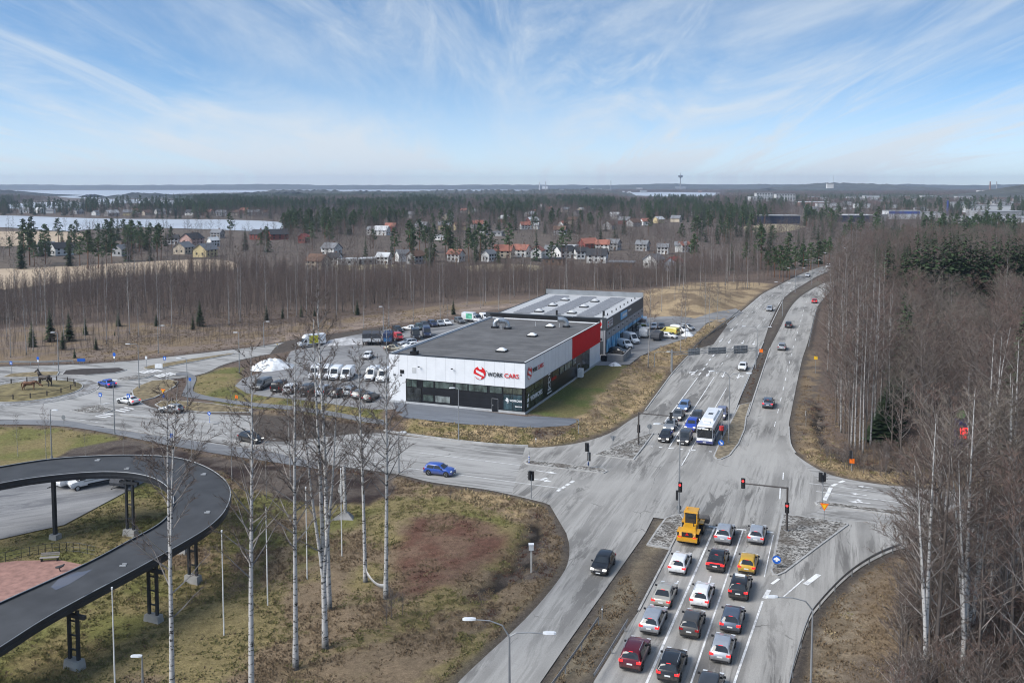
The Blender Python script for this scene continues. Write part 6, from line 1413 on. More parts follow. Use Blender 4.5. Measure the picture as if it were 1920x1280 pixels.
# ---------------- scatter as one object (geometry nodes), for what nobody could count
def scatter(name, pts, meshes, label, cat):
    """pts: rows of x, y, z, scale, rotation, index"""
    src = bpy.data.collections.new(name + '_source')
    for i, me in enumerate(meshes):
        parts = me if isinstance(me, (list, tuple)) else [me]
        if len(parts) > 1:
            bm = bmesh.new(); mats = []; off = 0
            for q_ in parts:
                n0 = len(bm.faces); bm.from_mesh(q_); bm.faces.ensure_lookup_table()
                for f in bm.faces[n0:]: f.material_index += off
                mats += list(q_.materials); off += len(q_.materials)
            mm_ = bpy.data.meshes.new('%s_%02d' % (name, i)); bm.to_mesh(mm_); bm.free()
            for q_ in mats: mm_.materials.append(q_)
        else: mm_ = parts[0]
        src.objects.link(bpy.data.objects.new('%02d_%s' % (i, name), mm_))
    pts = np.asarray(pts, np.float32); me = bpy.data.meshes.new(name); me.vertices.add(len(pts)); me.vertices.foreach_set('co', pts[:, :3].ravel())
    for nm, col_, tp in (('sc', 3, 'FLOAT'), ('rot', 4, 'FLOAT'), ('idx', 5, 'INT')):
        a = me.attributes.new(nm, tp, 'POINT'); a.data.foreach_set('value', pts[:, col_].astype(np.int32 if tp == 'INT' else np.float32))
    o = put(name, me); tag(o, label, cat, None, 'stuff')
    ng = bpy.data.node_groups.new(name + '_scatter', 'GeometryNodeTree'); ng.interface.new_socket('Geometry', in_out='INPUT', socket_type='NodeSocketGeometry'); ng.interface.new_socket('Geometry', in_out='OUTPUT', socket_type='NodeSocketGeometry')
    n = ng.nodes.new; l = ng.links.new; gi = n('NodeGroupInput'); go = n('NodeGroupOutput'); ci = n('GeometryNodeCollectionInfo'); ci.inputs['Collection'].default_value = src; ci.inputs['Separate Children'].default_value = True; ci.inputs['Reset Children'].default_value = True
    ip = n('GeometryNodeInstanceOnPoints'); ip.inputs['Pick Instance'].default_value = True
    def at(nm, tp):
        k = n('GeometryNodeInputNamedAttribute'); k.data_type = tp; k.inputs['Name'].default_value = nm; return k.outputs['Attribute']
    cx = n('ShaderNodeCombineXYZ'); l(at('rot', 'FLOAT'), cx.inputs[2])
    l(gi.outputs[0], ip.inputs['Points']); l(ci.outputs[0], ip.inputs['Instance']); l(at('idx', 'INT'), ip.inputs['Instance Index']); l(cx.outputs[0], ip.inputs['Rotation']); l(at('sc', 'FLOAT'), ip.inputs['Scale']); l(ip.outputs[0], go.inputs[0])
    md = o.modifiers.new('scatter', 'NODES'); md.node_group = ng
    return o

# ---------------- tree kinds
BARKD = BARK.copy(); BARKD.name = 'birch_bark_dark'; BARKD.node_tree.nodes['Color Ramp'].color_ramp.elements[1].color = (.33, .315, .30, 1)  # same bark with a darker pale tone, for the mid-range birches
T_BIRCH = [bare_tree(100 + i, 26, .22, 50, 7, 15, .022, .155, .36, BARK, TWIG, 1.0) for i in range(3)]
T_BIRCHF = [bare_tree(140 + i, 22, .20, 50, 7, 15, .022, .19, .30, BARK, TWIG, 1.0, 2) for i in range(2)]
T_MIDB = [bare_tree(200 + i, 22, .125, 32, 5, 8, 0.042, .19, .36, BARKD, TWIGR if i % 2 else TWIG, 1.1) for i in range(4)]
T_MIDG = [bare_tree(240 + i, 18, .15, 36, 6, 9, .036, .32, .22, BARKG, TWIGG if i == 2 else (TWIG, TWIGR)[i % 2], 1.0, 1) for i in range(3)]
T_SAP = [bare_tree(300 + i, 9, .07, 22, 4, 6, .040, .20, .18, BARKG, TWIGR, 1.25) for i in range(4)]
T_FAR = [bare_tree(400 + i, 15, .09, 26, 4, 7, .085, .27, .08, BARKG, (TWIG, TWIGR, TWIGG)[i % 3], 1.0) for i in range(4)]
T_SPR = [spruce(500 + i, 20, 1.0, .16) for i in range(4)]; T_PINE = [pine(550 + i, 18) for i in range(3)]
T_BUSH = [bare_tree(600 + i, 3.2, .05, 26, 5, 8, .017, .5, .05, BARKG, TWIG if i else TWIGR, .95, 3) for i in range(3)]
T_SPRF = [spruce(700 + i, 17, .5, .18) for i in range(3)]

# ---------------- single birches in the near picture
def birch(px, py, topy, kind, rz, label, k=None, z=None, name='birch_tree', group='birches on the near lawn', h0=26, thick=None):
    p = GH(px, py) if py < 1500 else G(px, py); hgt = zat(p, topy) - p.z; s_ = hgt / h0
    return plant_tree(name, kind, p, s_, rz, label, group, 'tree', thick or s_)
birch(323, 1325, 735, T_BIRCHF[0], .3, 'tall birch rising in front of the curve of the ramp', h0=22)
birch(472, 1345, 650, T_BIRCH[1], 1.9, 'tall birch with its foot below the lower picture edge', h0=26)
birch(554, 1250, 640, T_BIRCH[0], 2.6, 'birch with a dark foot beside the tall white flagpole', h0=26)
birch(610, 1214, 600, T_BIRCHF[1], 4.0, 'birch standing just before its twin near the stone base', h0=22)
birch(617, 1141, 535, T_BIRCH[2], .9, 'tallest birch of the near group, its top level with the wood', h0=26)
birch(685, 1092, 640, T_BIRCH[1], 5.0, 'birch holding the upper end of the white cloth', h0=26)
birch(723, 1122, 610, T_BIRCH[0], 3.4, 'birch holding the lower end of the white cloth', h0=26)
for px, py, ty, k_, lb in ((34, 857, 775, 0, 'small birch on the lawn at the left picture edge'), (87, 862, 755, 1, 'young birch beside the lamp post on the lawn behind the ramp'), (160, 856, 805, 2, 'stunted young birch on the dark mulch behind the ramp'),
                           (231, 855, 785, 0, 'slender young birch between the ramp and the street lamp'), (287, 858, 765, 1, 'young birch right behind the top of the ramp curve'), (360, 866, 770, 2, 'young birch behind the outer bend of the ramp'),
                           (545, 905, 690, 1, 'birch standing in the dark mulch strip before the cross street'), (435, 900, 720, 2, 'birch on the mulch strip behind the ramp bend'), (500, 935, 800, 0, 'thin birch beside the short flagpole')):
    birch(px, py, ty, T_MIDB[k_], px * .01, lb, group='young birches behind the ramp', h0=22)
RGT = 'bare trees in the thicket beside the slip lane'
for i, (px, py, ty, kd, lb) in enumerate(((1838, 1105, 625, T_BIRCHF[0], 'big forked birch in the thicket beside the slip lane'), (1806, 1090, 690, T_BIRCH[2], 'straight birch just beside the big forked one'), (1893, 1150, 640, T_BIRCHF[1], 'forked birch at the right picture edge'),
        (1760, 1080, 800, T_MIDG[0], 'grey bushy tree leaning over the slip lane end'), (1720, 1120, 850, T_MIDG[1], 'bushy bare tree nearest the slip lane guard rail'), (1870, 1230, 850, T_MIDG[2], 'bushy bare tree low in the thicket, right edge'),
        (1790, 1200, 870, T_MIDG[1], 'bushy bare tree in the middle of the thicket'), (1715, 1230, 960, T_MIDG[2], 'small bushy tree at the lower edge of the thicket'), (1915, 1060, 700, T_MIDG[0], 'bare tree behind the forked birch at the picture edge'),
        (1830, 1330, 960, T_MIDG[0], 'bare tree cut by the lower picture edge'), (1920, 1360, 900, T_MIDG[1], 'bare tree in the lower corner of the picture'), (1755, 1290, 1000, T_MIDG[2], 'low bare tree above the lower picture edge'))):
    birch(px, py, ty, kd, i * 1.3, lb, group=RGT, h0=22 if kd in T_BIRCHF else (26 if kd in T_BIRCH else 18))
rg = random.Random(77)
for i in range(20):
    px, py = rg.uniform(1725, 1925), rg.uniform(1075, 1330); kd = (T_MIDG + T_BIRCHF)[i % 5]
    birch(px, py, rg.uniform(690, 900) - (1925 - px) * -.25, kd, i * 2.1, 'tall bare tree in the thicket beside the slip lane', group=RGT, h0=22 if kd in T_BIRCHF else 18)
thk = []
TH_POLY = GP([(1690, 1075), (1730, 1048), (1960, 1085), (2150, 1120), (2150, 1420), (1670, 1420), (1680, 1280), (1685, 1150)])
for _ in range(1250):
    x, y = rg.uniform(20, 75), rg.uniform(55, 100)
    if inpoly(TH_POLY, x, y): thk.append((x, y, 0, rg.uniform(.7, 1.9), rg.uniform(0, 6.3), rg.randrange(3)))
for _ in range(260):
    px, py = rg.uniform(1500, 1900), rg.uniform(850, 905); p = G(px, py)
    if look(p.x, p.y, 'r') > 3: thk.append((p.x, p.y, 0, rg.uniform(.4, .9), rg.uniform(0, 6.3), rg.randrange(3)))
for px, py, s_ in ((735, 1160, .9), (725, 1170, .7), (755, 1150, .6), (1150, 690, .3), (600, 905, .3), (845, 940, .5)): p = GH(px, py); thk.append((p.x, p.y, p.z, s_, px, 1))
scatter('bare_shrubs', thk, T_BUSH, 'bare brown shrubs filling the thicket and the verges', 'shrubs')

# grass: tufts on the lawns and banks
def tuft(seed, mat, n=12, h=.34, w_=.32):
    r = random.Random(seed); m = MB()
    for i in range(n):
        a = r.uniform(0, 6.28); x, y = r.uniform(-w_, w_), r.uniform(-w_, w_); l_ = h * r.uniform(.5, 1.1); dx, dy = math.cos(a) * l_ * .7, math.sin(a) * l_ * .7; q = .02
        m.add([(x - q * math.sin(a), y + q * math.cos(a), 0), (x + q * math.sin(a), y - q * math.cos(a), 0), (x + dx * .5, y + dy * .5, l_ * .75), (x + dx, y + dy, l_ * .6)], [(0, 1, 2), (2, 1, 3)])
    return m.mesh('tuft', mat)
STRAW = pm('straw', (.33, .26, .155), rough=.9, var=.3); OLIVEG = pm('olive_blades', (.19, .175, .07), rough=.9, var=.3); BRN = pm('brown_blades', (.20, .145, .09), rough=.9, var=.3); HEATH = pm('heather_blades', (.128, .070, .050), rough=.9, var=.3)
TUFTS = [tuft(1, STRAW), tuft(2, OLIVEG), tuft(3, BRN), tuft(4, HEATH, 14, .3), tuft(5, STRAW, 14, .6, .4)]
npr = np.random.RandomState(8); xs = np.concatenate([npr.uniform(-62, 12, 34000), npr.uniform(20, 60, 9000), npr.uniform(-30, 62, 22000), npr.uniform(-105, -20, 9000)]); ys = np.concatenate([npr.uniform(58, 150, 34000), npr.uniform(58, 135, 9000), npr.uniform(128, 250, 22000), npr.uniform(140, 290, 9000)])
ok = (road_dist(xs, ys) > .9) & (dpoly(LOT, xs, ys) > .5) & (dpoly(CAMPLOT, xs, ys) > .5) & (dpoly(PLAY, xs, ys) > .3) & (dpoly(FOOT, xs, ys) > .3) & (dpoly(CYCLE, xs, ys) > .3)
LAWNP = GP(ZONES[12][0], PADH); STRIPP = GP([(735, 754), (745, 775), (757, 783), (869, 795), (998, 802), (1066, 798), (1085, 790), (1086, 786), (1000, 780), (984, 781), (760, 752)], PADH); YARDP = GP([(1112, 686), (1180, 684), (1200, 668), (1240, 650), (1300, 630), (1325, 606), (1395, 580), (1380, 572), (1300, 592), (1205, 600), (1137, 655), (1115, 676)], PADH)
SITE = [tuple((Matrix.Translation(C0) @ Matrix.Rotation(RZ1, 4, 'Z') @ Vector(q))[:2]) for q in ((-27, -.6, 0), (.6, -.6, 0), (.6, 96, 0), (-30, 96, 0))]
MULCHP = GP(ZONES[9][0])
ok &= (dpoly(LAWNP, xs, ys) > .3) & (dpoly(STRIPP, xs, ys) > .4) & (dpoly(YARDP, xs, ys) > .4) & ~inpoly(SITE, xs, ys) & (dpoly(MULCHP, xs, ys) > .2)
xs, ys = xs[ok], ys[ok]; zc_, rd_ = zone_colour(xs, ys); hz_ = H(xs, ys)
refs = np.array([(.36, .265, .155), (.15, .135, .052), (.15, .11, .075), (.118, .062, .045)]); ki = np.argmin(((zc_[:, None, :] - refs[None]) ** 2).sum(2), 1)
rt = random.Random(4); pts = []
for i in range(len(xs)):
    if zc_[i].sum() < .2: continue
    k = int(ki[i]); k = 4 if k == 0 and rt.random() < .5 else k
    if rt.random() < .12: k = rt.choice((0, 2))
    pts.append((xs[i], ys[i], hz_[i] - .03, rt.uniform(.4, 1.0), rt.uniform(0, 6.3), k))
scatter('grass', pts, TUFTS, 'tufts of dry and olive grass on the lawns and banks', 'grass')
# ---------------- woods: individuals for the trees that show largest, the rest as woods
CLEAR = []     # (x, y, r) kept free of trees
def free(x, y):
    for cx, cy, r in CLEAR:
        if (x - cx) ** 2 + (y - cy) ** 2 < r * r: return False
    return True
# ------------------------------------------------------------------ elevated ramp
DECK = pm('ramp_deck', (.048, .05, .054), rough=.75, var=.22, scale=.5, bump=.15); RSTEEL = pm('ramp_steel', (.030, .034, .040), rough=.5, metal=.2, var=.25, scale=.6); ROUT = pm('ramp_edge_light', (.36, .37, .38), rough=.6, var=.15, scale=.8); FOOT_C = pm('footing_concrete', (.30, .295, .28), rough=.9, var=.2, scale=1)
EDGE = [((-160, 905), (-160, 941), 7.6), ((0, 877), (0, 908), 7.5), ((100, 862), (85, 894.5), 7.4), ((200, 856), (170, 887), 7.3), ((280, 856), (235, 887.5), 7.2), ((340, 862), (283, 896), 7.1), ((390, 880), (312, 912), 7.0), ((423, 905), (325, 931), 6.9), ((431, 930), (326, 949), 6.8), ((420, 960), (315, 970), 6.6), ((392, 988), (292, 989), 6.4), ((350, 1015), (250, 1012), 6.2), ((250, 1071), (160, 1060), 5.9), ((100, 1152), (20, 1124), 5.5), ((0, 1215), (-80, 1170), 5.2), ((-120, 1290), (-200, 1230), 4.8)]
def ramp():
    def cr(vals, t):
        n = len(vals) - 1; x = min(t * n, n - 1e-6); i = int(x); f = x - i; g = lambda k: vals[max(0, min(n, k))]
        p0, p1, p2, p3 = g(i - 1), g(i), g(i + 1), g(i + 2); return .5 * (2 * p1 + (p2 - p0) * f + (2 * p0 - 5 * p1 + 4 * p2 - p3) * f * f + (3 * p1 - p0 - 3 * p2 + p3) * f ** 3)
    A = [G(*e[0], e[2]) for e in EDGE]; B = [G(*e[1], e[2]) for e in EDGE]; N_ = 120
    a = [Vector([cr([q[k] for q in A], i / N_) for k in range(3)]) for i in range(N_ + 1)]; b = [Vector([cr([q[k] for q in B], i / N_) for k in range(3)]) for i in range(N_ + 1)]
    base = G(300, 960); o = empty('elevated_ramp', base, 0, 'dark elevated ramp curving round on steel trestle legs', 'ramp')
    def strip(name, fa, fb, mat, sm=True):
        m = MB()
        for p, q in zip(a, b): m.v += [tuple(fa(p, q) - base), tuple(fb(p, q) - base)]
        m.f = [(2 * i, 2 * i + 2, 2 * i + 3, 2 * i + 1) for i in range(N_)]; return m.build(name, mat, o, sm)
    up = Vector((0, 0, 1)); strip('deck', lambda p, q: p, lambda p, q: q, DECK); strip('soffit', lambda p, q: q - up * .55, lambda p, q: p - up * .55, RSTEEL)
    for s_, (f, nm) in enumerate(((lambda p, q: p, 'outer'), (lambda p, q: q, 'inner'))):
        out = (lambda p, q: (p - q).normalized()) if s_ == 0 else (lambda p, q: (q - p).normalized())
        m = MB(); prof = ((0.02, -.62), (.10, -.62), (.10, -.42), (.16, -.40), (.16, -.22), (.10, -.20), (.12, .14), (0, .16), (0, -.0))
        for p, q in zip(a, b):
            c = f(p, q); d = out(p, q)
            for u, v in prof: m.v.append(tuple(c + d * u + up * v - base))
        k = len(prof)
        for i in range(N_):
            for j in range(k): m.f.append((i * k + j, (i + 1) * k + j, (i + 1) * k + (j + 1) % k, i * k + (j + 1) % k))
        m.build('edge_beam', RSTEEL, o); m2 = MB().tube([f(p, q) + out(p, q) * .06 + up * .17 - base for p, q in zip(a, b)], .045, 5); m2.build('edge_rail', ROUT, o)
    for px, py, topz, pair in ((104, 1012, 6.8, 0), (245, 1003, 6.6, 1), (140, 1250, 4.9, 1), (288, 1165, 5.3, 1), (362, 1090, 5.8, 1), (340, 1035, 6.0, 1)):
        c = G(px, py) - base; d = Vector((.94, -.34, 0))
        if pair:
            for s_ in (-.45, .45): MB().box((c.x + d.x * s_, c.y + d.y * s_, topz / 2), (.24, .24, topz), R(-20)).build('leg', RSTEEL, o)
            for k in range(1, 4): MB().box((c.x, c.y, topz * k / 4 + .3), (.9, .1, .12), R(-20)).build('cross_brace', RSTEEL, o)
            MB().box((c.x, c.y, .3), (1.7, .8, .8), R(-20), .9).build('footing', FOOT_C, o); MB().box((c.x, c.y, topz - .45), (2.6, .3, .3), R(-20)).build('cross_head', RSTEEL, o)
        else:
            MB().box((c.x, c.y, topz / 2), (.36, .36, topz), R(-20)).build('leg', RSTEEL, o); MB().box((c.x, c.y, .3), (1.1, .9, .8), R(-20), .9).build('footing', FOOT_C, o)
    PUD = pm('puddle', (.10, .10, .115), rough=.04, var=.1, scale=.3, spec=.8)
    P = [(95, 1098), (110, 1085), (140, 1070), (165, 1066), (176, 1067), (160, 1078), (130, 1094), (105, 1104)]; zf = 5.75
    ws_ = [G(x, y, zf) for x, y in P]; m = MB().sheet([(q.x - base.x, q.y - base.y) for q in ws_], zf + .03)
    m.v = [(x, y, None) for x, y, z in m.v]
    def deckz(x, y):
        bi = min(range(N_ + 1), key=lambda i: ((a[i] + b[i]) / 2 - base - Vector((x, y, 0))).xy.length); return a[bi].z + .03
    m.v = [(x, y, deckz(x, y)) for x, y, z in m.v]; m.build('puddle', PUD, o)
    for px, py, z in ((182, 863, 7.35), (381, 890, 7.0), (237, 879, 7.25), (388, 962, 6.6), (230, 1060, 6.0)):
        q = G(px, py, z) - base; MB().box((q.x, q.y, deckz(q.x, q.y) + .02), (.55, .12, .1)).build('deck_lamp', ROUT, o); MB().box((q.x, q.y + .4, deckz(q.x, q.y) + .02), (.4, .12, .08)).build('deck_lamp', ROUT, o)
ramp()
# ------------------------------------------------------------------ lamps, signals, signs, poles
GALV = pm('lamp_galvanised', (.30, .31, .32), rough=.5, metal=.4, var=.12, scale=1); LHEAD = pm('lamp_head', (.62, .64, .66), rough=.4, var=.06); SIGK = pm('signal_black', (.018, .018, .02), rough=.5); SIGB = pm('sign_back', (.20, .215, .23), rough=.6, metal=.3)
SB = pm('sign_blue', (.015, .11, .48), rough=.4); SY = pm('sign_yellow', (.75, .46, .02), rough=.4); SO = pm('sign_orange', (.80, .16, .01), rough=.4)
L_RED = pm('lit_red', (1, .02, .02), rough=.3, var=.02, emit=3.0); L_OFF = pm('lens_dark', (.03, .03, .03), rough=.3)
def lamp(px, py, topy, heads, label, r=.09):
    p = GH(px, py) if py < 1290 else G(px, py); hgt = zat(p, topy) - p.z; o = empty('street_lamp', p, 0, label, 'street lamp', 'street lamps'); MB().tube([(0, 0, -.1), (0, 0, hgt * .4), (0, 0, hgt)], [r * 1.2, r, r * .6], 8).build('pole', GALV, o); MB().cyl((0, 0, 0), r * 1.9, .25, 8).build('base_flange', GALV, o)
    for hx, hy in heads:
        # head lies in the vertical plane across the picture through the pole
        d = ray(hx, hy); t = p.y / d.y; q = Vector((d.x * t, p.y, CAMH + d.z * t)) - p
        pts = [Vector((0, 0, hgt - .05)), Vector((q.x * .18, 0, hgt + (q.z - hgt) * .55 + .12)), Vector((q.x * .5, 0, hgt + (q.z - hgt) * .85 + .1)), Vector((q.x * .9, 0, q.z))]
        MB().tube(pts, [.06, .05, .045, .04], 6).build('arm', GALV, o); s_ = 1 if q.x > 0 else -1
        m = MB(); 
        for x, w_, z in ((-.1, .10, .05), (.15, .17, .07), (.65, .17, .06), (.8, .09, .03)): m.v += [(q.x * .9 + s_ * x, -w_, q.z), (q.x * .9 + s_ * x, w_, q.z), (q.x * .9 + s_ * x, w_ * .7, q.z + z + .06), (q.x * .9 + s_ * x, -w_ * .7, q.z + z + .06)]
        for i in range(3):
            for j in range(4): m.f.append((i * 4 + j, i * 4 + (j + 1) % 4, (i + 1) * 4 + (j + 1) % 4, (i + 1) * 4 + j))
        m.f += [(3, 2, 1, 0), (12, 13, 14, 15)]; m.build('lamp_head', LHEAD, o)
    return o
lamp(955, 1440, 1192, [(882, 1161), (1028, 1187)], 'double-armed street lamp at the bottom of the near median', .11); lamp(1273, 962, 804, [(1233, 795), (1313, 803)], 'double-armed lamp carrying signals on the near island tip', .10); lamp(1366, 831, 706, [(1335, 696), (1404, 700)], 'double-armed lamp on the median behind the bus'); lamp(1420, 668, 618, [(1395, 612), (1443, 613)], 'double-armed lamp on the median by the gantry'); lamp(1467, 592, 536, [(1456, 529), (1479, 531)], 'double-armed lamp on the median past the gantry'); lamp(1491, 548, 506, [(1479, 503), (1507, 503)], 'double-armed lamp at the start of the far bend'); lamp(1522, 534, 490, [(1511, 487), (1536, 488)], 'double-armed lamp in the middle of the far bend'); lamp(1558, 508, 476, [(1547, 474.5), (1570, 475)], 'double-armed lamp at the end of the far bend'); lamp(1594, 498, 466, [(1584, 465), (1604, 465.5)], 'farthest double-armed lamp above the birch tops')
lamp(1519, 1345, 1142, [(1448, 1119)], 'single-armed lamp beside the slip lane guard rail'); lamp(860, 828, 730, [(851, 727.5)], 'lamp on the bank in front of the showroom'); lamp(261, 728, 648, [(241, 645)], 'tall lamp on the teardrop island by the roundabout'); lamp(215, 814, 716, [(212, 713)], 'lamp on the footway in front of the mulch strip'); lamp(110, 697, 626, [(101, 623.5)], 'lamp behind the roundabout by the soil island'); lamp(297, 662, 612, [(303, 610.5)], 'lamp on the far side of the frontage road'); lamp(352, 762, 674, [(338, 671.5)], 'lamp between the cycle path and the teardrop island'); lamp(449, 699, 626, [(444, 623.5)], 'lamp on the grass before the large snow heap'); lamp(719, 627, 577, [(716, 575)], 'lamp at the back of the car park by the lorries'); lamp(1227, 690, 662, [(1253, 659.5)], 'lamp on the bank beside the southbound road'); lamp(495, 650, 605, [(500, 603)], 'lamp by the frontage road under the wood'); lamp(97, 858, 770, [(99, 769)], 'lamp on the lawn behind the ramp'); lamp(748, 886, 812, [(752, 810)], 'thin lamp beside the cross street under the birches'); lamp(268, 1290, 1232, [(264, 1230)], 'short park lamp on the lawn under the ramp')
def signal(parent, x, y, z, facing, lit=None, n=3):
    """three-lens signal head; facing = unit vector in xy"""
    h = .34 * n; o = MB().box((x, y, z), (.34, .30, h + .1), math.atan2(facing[1], facing[0]) - math.pi / 2).build('signal_head', SIGK, parent); bp = MB().box((x - facing[0] * .12, y - facing[1] * .12, z), (.48, .03, h + .22), math.atan2(facing[1], facing[0]) - math.pi / 2).build('backboard', SIGK, o)
    for i in range(n):
        c = Vector((x + facing[0] * .15, y + facing[1] * .15, z + h / 2 - .17 - .34 * i)); d = Vector((facing[0], facing[1], 0)); MB().tube([c, c + d * .03], .125, 10).build('lens', L_RED if (lit == 'r' and i == 0) else L_OFF, o)
        MB().tube([c + Vector((0, 0, .13)), c + Vector((0, 0, .13)) + d * .22], .03, 5).build('visor', SIGK, o)
FN = (-math.sin(TH), -math.cos(TH)); FS = (math.sin(TH), math.cos(TH)); FW = (-math.cos(TH), math.sin(TH)); FE = (math.cos(TH), -math.sin(TH))
def sigpost(px, py, topy, heads, label, col=GALV):
    p = G(px, py); hgt = zat(p, topy); o = empty('traffic_signal', p, 0, label, 'traffic light', 'traffic signals at the junction'); MB().tube([(0, 0, 0), (0, 0, hgt)], .06, 8).build('pole', col, o)
    for dx, z, f, lit in heads: signal(o, dx * f[0] * -.0 + (dx if abs(f[1]) > .5 else 0) + f[0] * .2, f[1] * .2, z * hgt, f, lit)
    return o, p, hgt
o, p, hgt = sigpost(1104, 879, 833, [(-.3, .9, FN, None), (.35, .88, FW, None), (0, .5, FS, None)], 'signal post with back-to-back heads on the west splitter island')
def sign_disc(parent, x, y, z, f, r, mat, shape='round', mark=None):
    d = Vector((f[0], f[1], 0)); u = Vector((-f[1], f[0], 0)); c = Vector((x, y, z)) + d * .09
    if shape == 'round': P = [(r * math.cos(i * math.pi / 8), r * math.sin(i * math.pi / 8)) for i in range(16)]
    elif shape == 'yield': P = [(-r, r * .8), (r, r * .8), (0, -r)]
    else: P = [(-r, -r), (r, -r), (r, r), (-r, r)]
    m = MB(); n = len(P); m.v = [tuple(c + u * a + Vector((0, 0, b))) for a, b in P] + [tuple(c - d * .03 + u * a + Vector((0, 0, b))) for a, b in P]
    m.f = [tuple(range(n)), tuple(reversed(range(n, 2 * n)))] + [(i, (i + 1) % n, n + (i + 1) % n, n + i) for i in range(n)]; o = m.build('sign_face', mat, parent)
    if mark:
        m = MB(); m.v = [tuple(c + d * .012 + u * a + Vector((0, 0, b))) for a, b in mark[1]]; m.f = [tuple(range(len(mark[1])))]; m.build('symbol', mark[0], o)
    return o
ARW = lambda r: [(-.15 * r, .6 * r), (.1 * r, .6 * r), (.1 * r, -.1 * r), (.45 * r, -.1 * r), (0, -.7 * r), (-.45 * r, -.1 * r), (-.15 * r, -.1 * r)]
DIAG = lambda r: [(-.6 * r, .4 * r), (-.4 * r, .6 * r), (.15 * r, .05 * r), (.4 * r, .3 * r), (.55 * r, -.55 * r), (-.3 * r, -.4 * r), (-.05 * r, -.15 * r)]
TRI = lambda r: [(-.7 * r, -.55 * r), (.7 * r, -.55 * r), (0, .65 * r)]
WPAINT = pm('sign_white_face', (.78, .79, .8), rough=.4)
sign_disc(o, 0, 0, hgt * .22, FW, .3, SB, 'round', (WPAINT, DIAG(.3)))
def mastarm(px, py, topy, armx, army, label, heads, far):
    p = G(px, py); hgt = zat(p, topy); o = empty('mast_arm_signal', p, 0, label, 'traffic light', 'traffic signals at the junction'); BR = pm('mast_brown', (.06, .052, .048), rough=.6)
    MB().tube([(0, 0, 0), (0, 0, hgt)], [.14, .12], 10).build('mast', BR, o); MB().cyl((0, 0, 0), .25, .2, 10).build('base_flange', GALV, o)
    dirx = Vector(FW if armx < px else FE).to_3d(); d = ray(armx, army); t = None
    best = min((abs(proj(p + dirx * s_ * .1 + Vector((0, 0, hgt)))[0] - armx), s_ * .1) for s_ in range(0, 140))[1]; e = dirx * best
    MB().tube([(0, 0, hgt - .1), (e.x, e.y, hgt - .12)], [.1, .07], 8).build('arm', BR, o)
    for pos, z, f, lit in heads:
        q = e if pos == 'arm' else Vector((f[0] * .25, f[1] * .25, 0)); signal(o, q.x, q.y, (hgt - .15) if pos == 'arm' else z * hgt, f, lit)
    return o
mastarm(1197, 835, 773, 1258, 778, 'dark mast-arm signal on the triangular island over the oncoming lanes', [('arm', 0, FS, None), ('pole', .5, FS, None)], 0)
mastarm(1475, 997, 913, 1394, 908, 'dark mast-arm signal with red lights over the queue lanes', [('arm', 0, FN, 'r'), ('pole', .55, FN, 'r')], 0)
p = G(1273, 962); lp = [q for q in bpy.data.objects if q.get('label', '').startswith('double-armed lamp carrying')][0]; z1 = zat(p, 912); signal(lp, .05, -.25, z1, FN, 'r'); signal(lp, -.1, .25, zat(p, 929), FS); sign_disc(lp, 0, .1, zat(p, 952), FS, .32, SIGB)
o, p, hgt = sigpost(1352, 836, 804, [(0, .92, FN, 'r'), (0, .86, FS, None)], 'signal with a red-hooded head on the median beside the bus'); sign_disc(o, 0, 0, .55, FN, .45, SB, 'round', (WPAINT, DIAG(.45))); MB().tube([(0, -.1, hgt - .15), (0, -.1, hgt + .5)], .36, 10).build('hood', pm('hood_red', (.42, .03, .03), rough=.6, var=.2), o)
sigpost(1542, 943, 890, [(-.3, .93, FN, None), (.35, .93, FE, None)], 'signal post with two heads on the east splitter island'); sigpost(996, 935, 889, [(-.35, .95, FW, None), (.1, .93, FS, None)], 'signal post on the grass corner of the near lawn'); o, p, hgt = sigpost(1597, 885, 846, [(.2, .85, FW, None)], 'signal post with an orange board below the birch row'); sign_disc(o, 0, 0, hgt * .55, FN, .32, SO, 'square')
def sign(px, py, topy, faces, label, cat='road sign', post=GALV, name='road_sign', thick=.04):
    p = GH(px, py); hgt = max(1.0, zat(p, topy) - p.z); o = empty(name, p, 0, label, cat, 'road signs'); MB().tube([(0, 0, -.1), (0, 0, hgt)], thick, 6).build('post', post, o)
    for f in faces: sign_disc(o, 0, 0, hgt - f[0], f[1], f[2], f[3], f[4], f[5] if len(f) > 5 else None)
    return o
YM = (SY, [(-.26, .2), (.26, .2), (0, -.27)])
sign(1456, 1066, 1042, [(.35, FN, .45, SB, 'round', (WPAINT, [(-.3, .1), (0, .3), (.3, .1), (.3, -.05), (.1, -.05), (.1, -.2), (-.1, -.2), (-.1, -.05), (-.3, -.05)]))], 'round blue sign on the tip of the big cobbled island'); sign(1545, 980, 943, [(.4, FN, .5, SO, 'yield', (SY, [(-.28, .24), (.28, .24), (0, -.28)]))], 'yellow and red give-way sign beside the east street'); sign(1149, 843, 817, [(.4, FS, .5, SIGB, 'yield')], 'grey back of a give-way sign on the triangular island'); sign(1218, 816, 796, [(.3, FS, .42, SIGB, 'round')], 'grey back of a round sign at the tip of the triangular island')
def striped(px, py, topy, label, disc=True):
    p = G(px, py); hgt = zat(p, topy); o = empty('keep_right_bollard', p, 0, label, 'bollard', 'striped posts')
    n = 7
    for i in range(n): MB().cyl((0, 0, hgt * .62 * i / n), .07, hgt * .62 / n, 8).build('stripe_band', SB if i % 2 else WPAINT, o)
    MB().cyl((0, 0, hgt * .62), .05, hgt * .3, 6).build('post', GALV, o)
    if disc: sign_disc(o, 0, 0, hgt * .85, FN if px < 600 else FW, .34, SB, 'round', (WPAINT, DIAG(.34)))
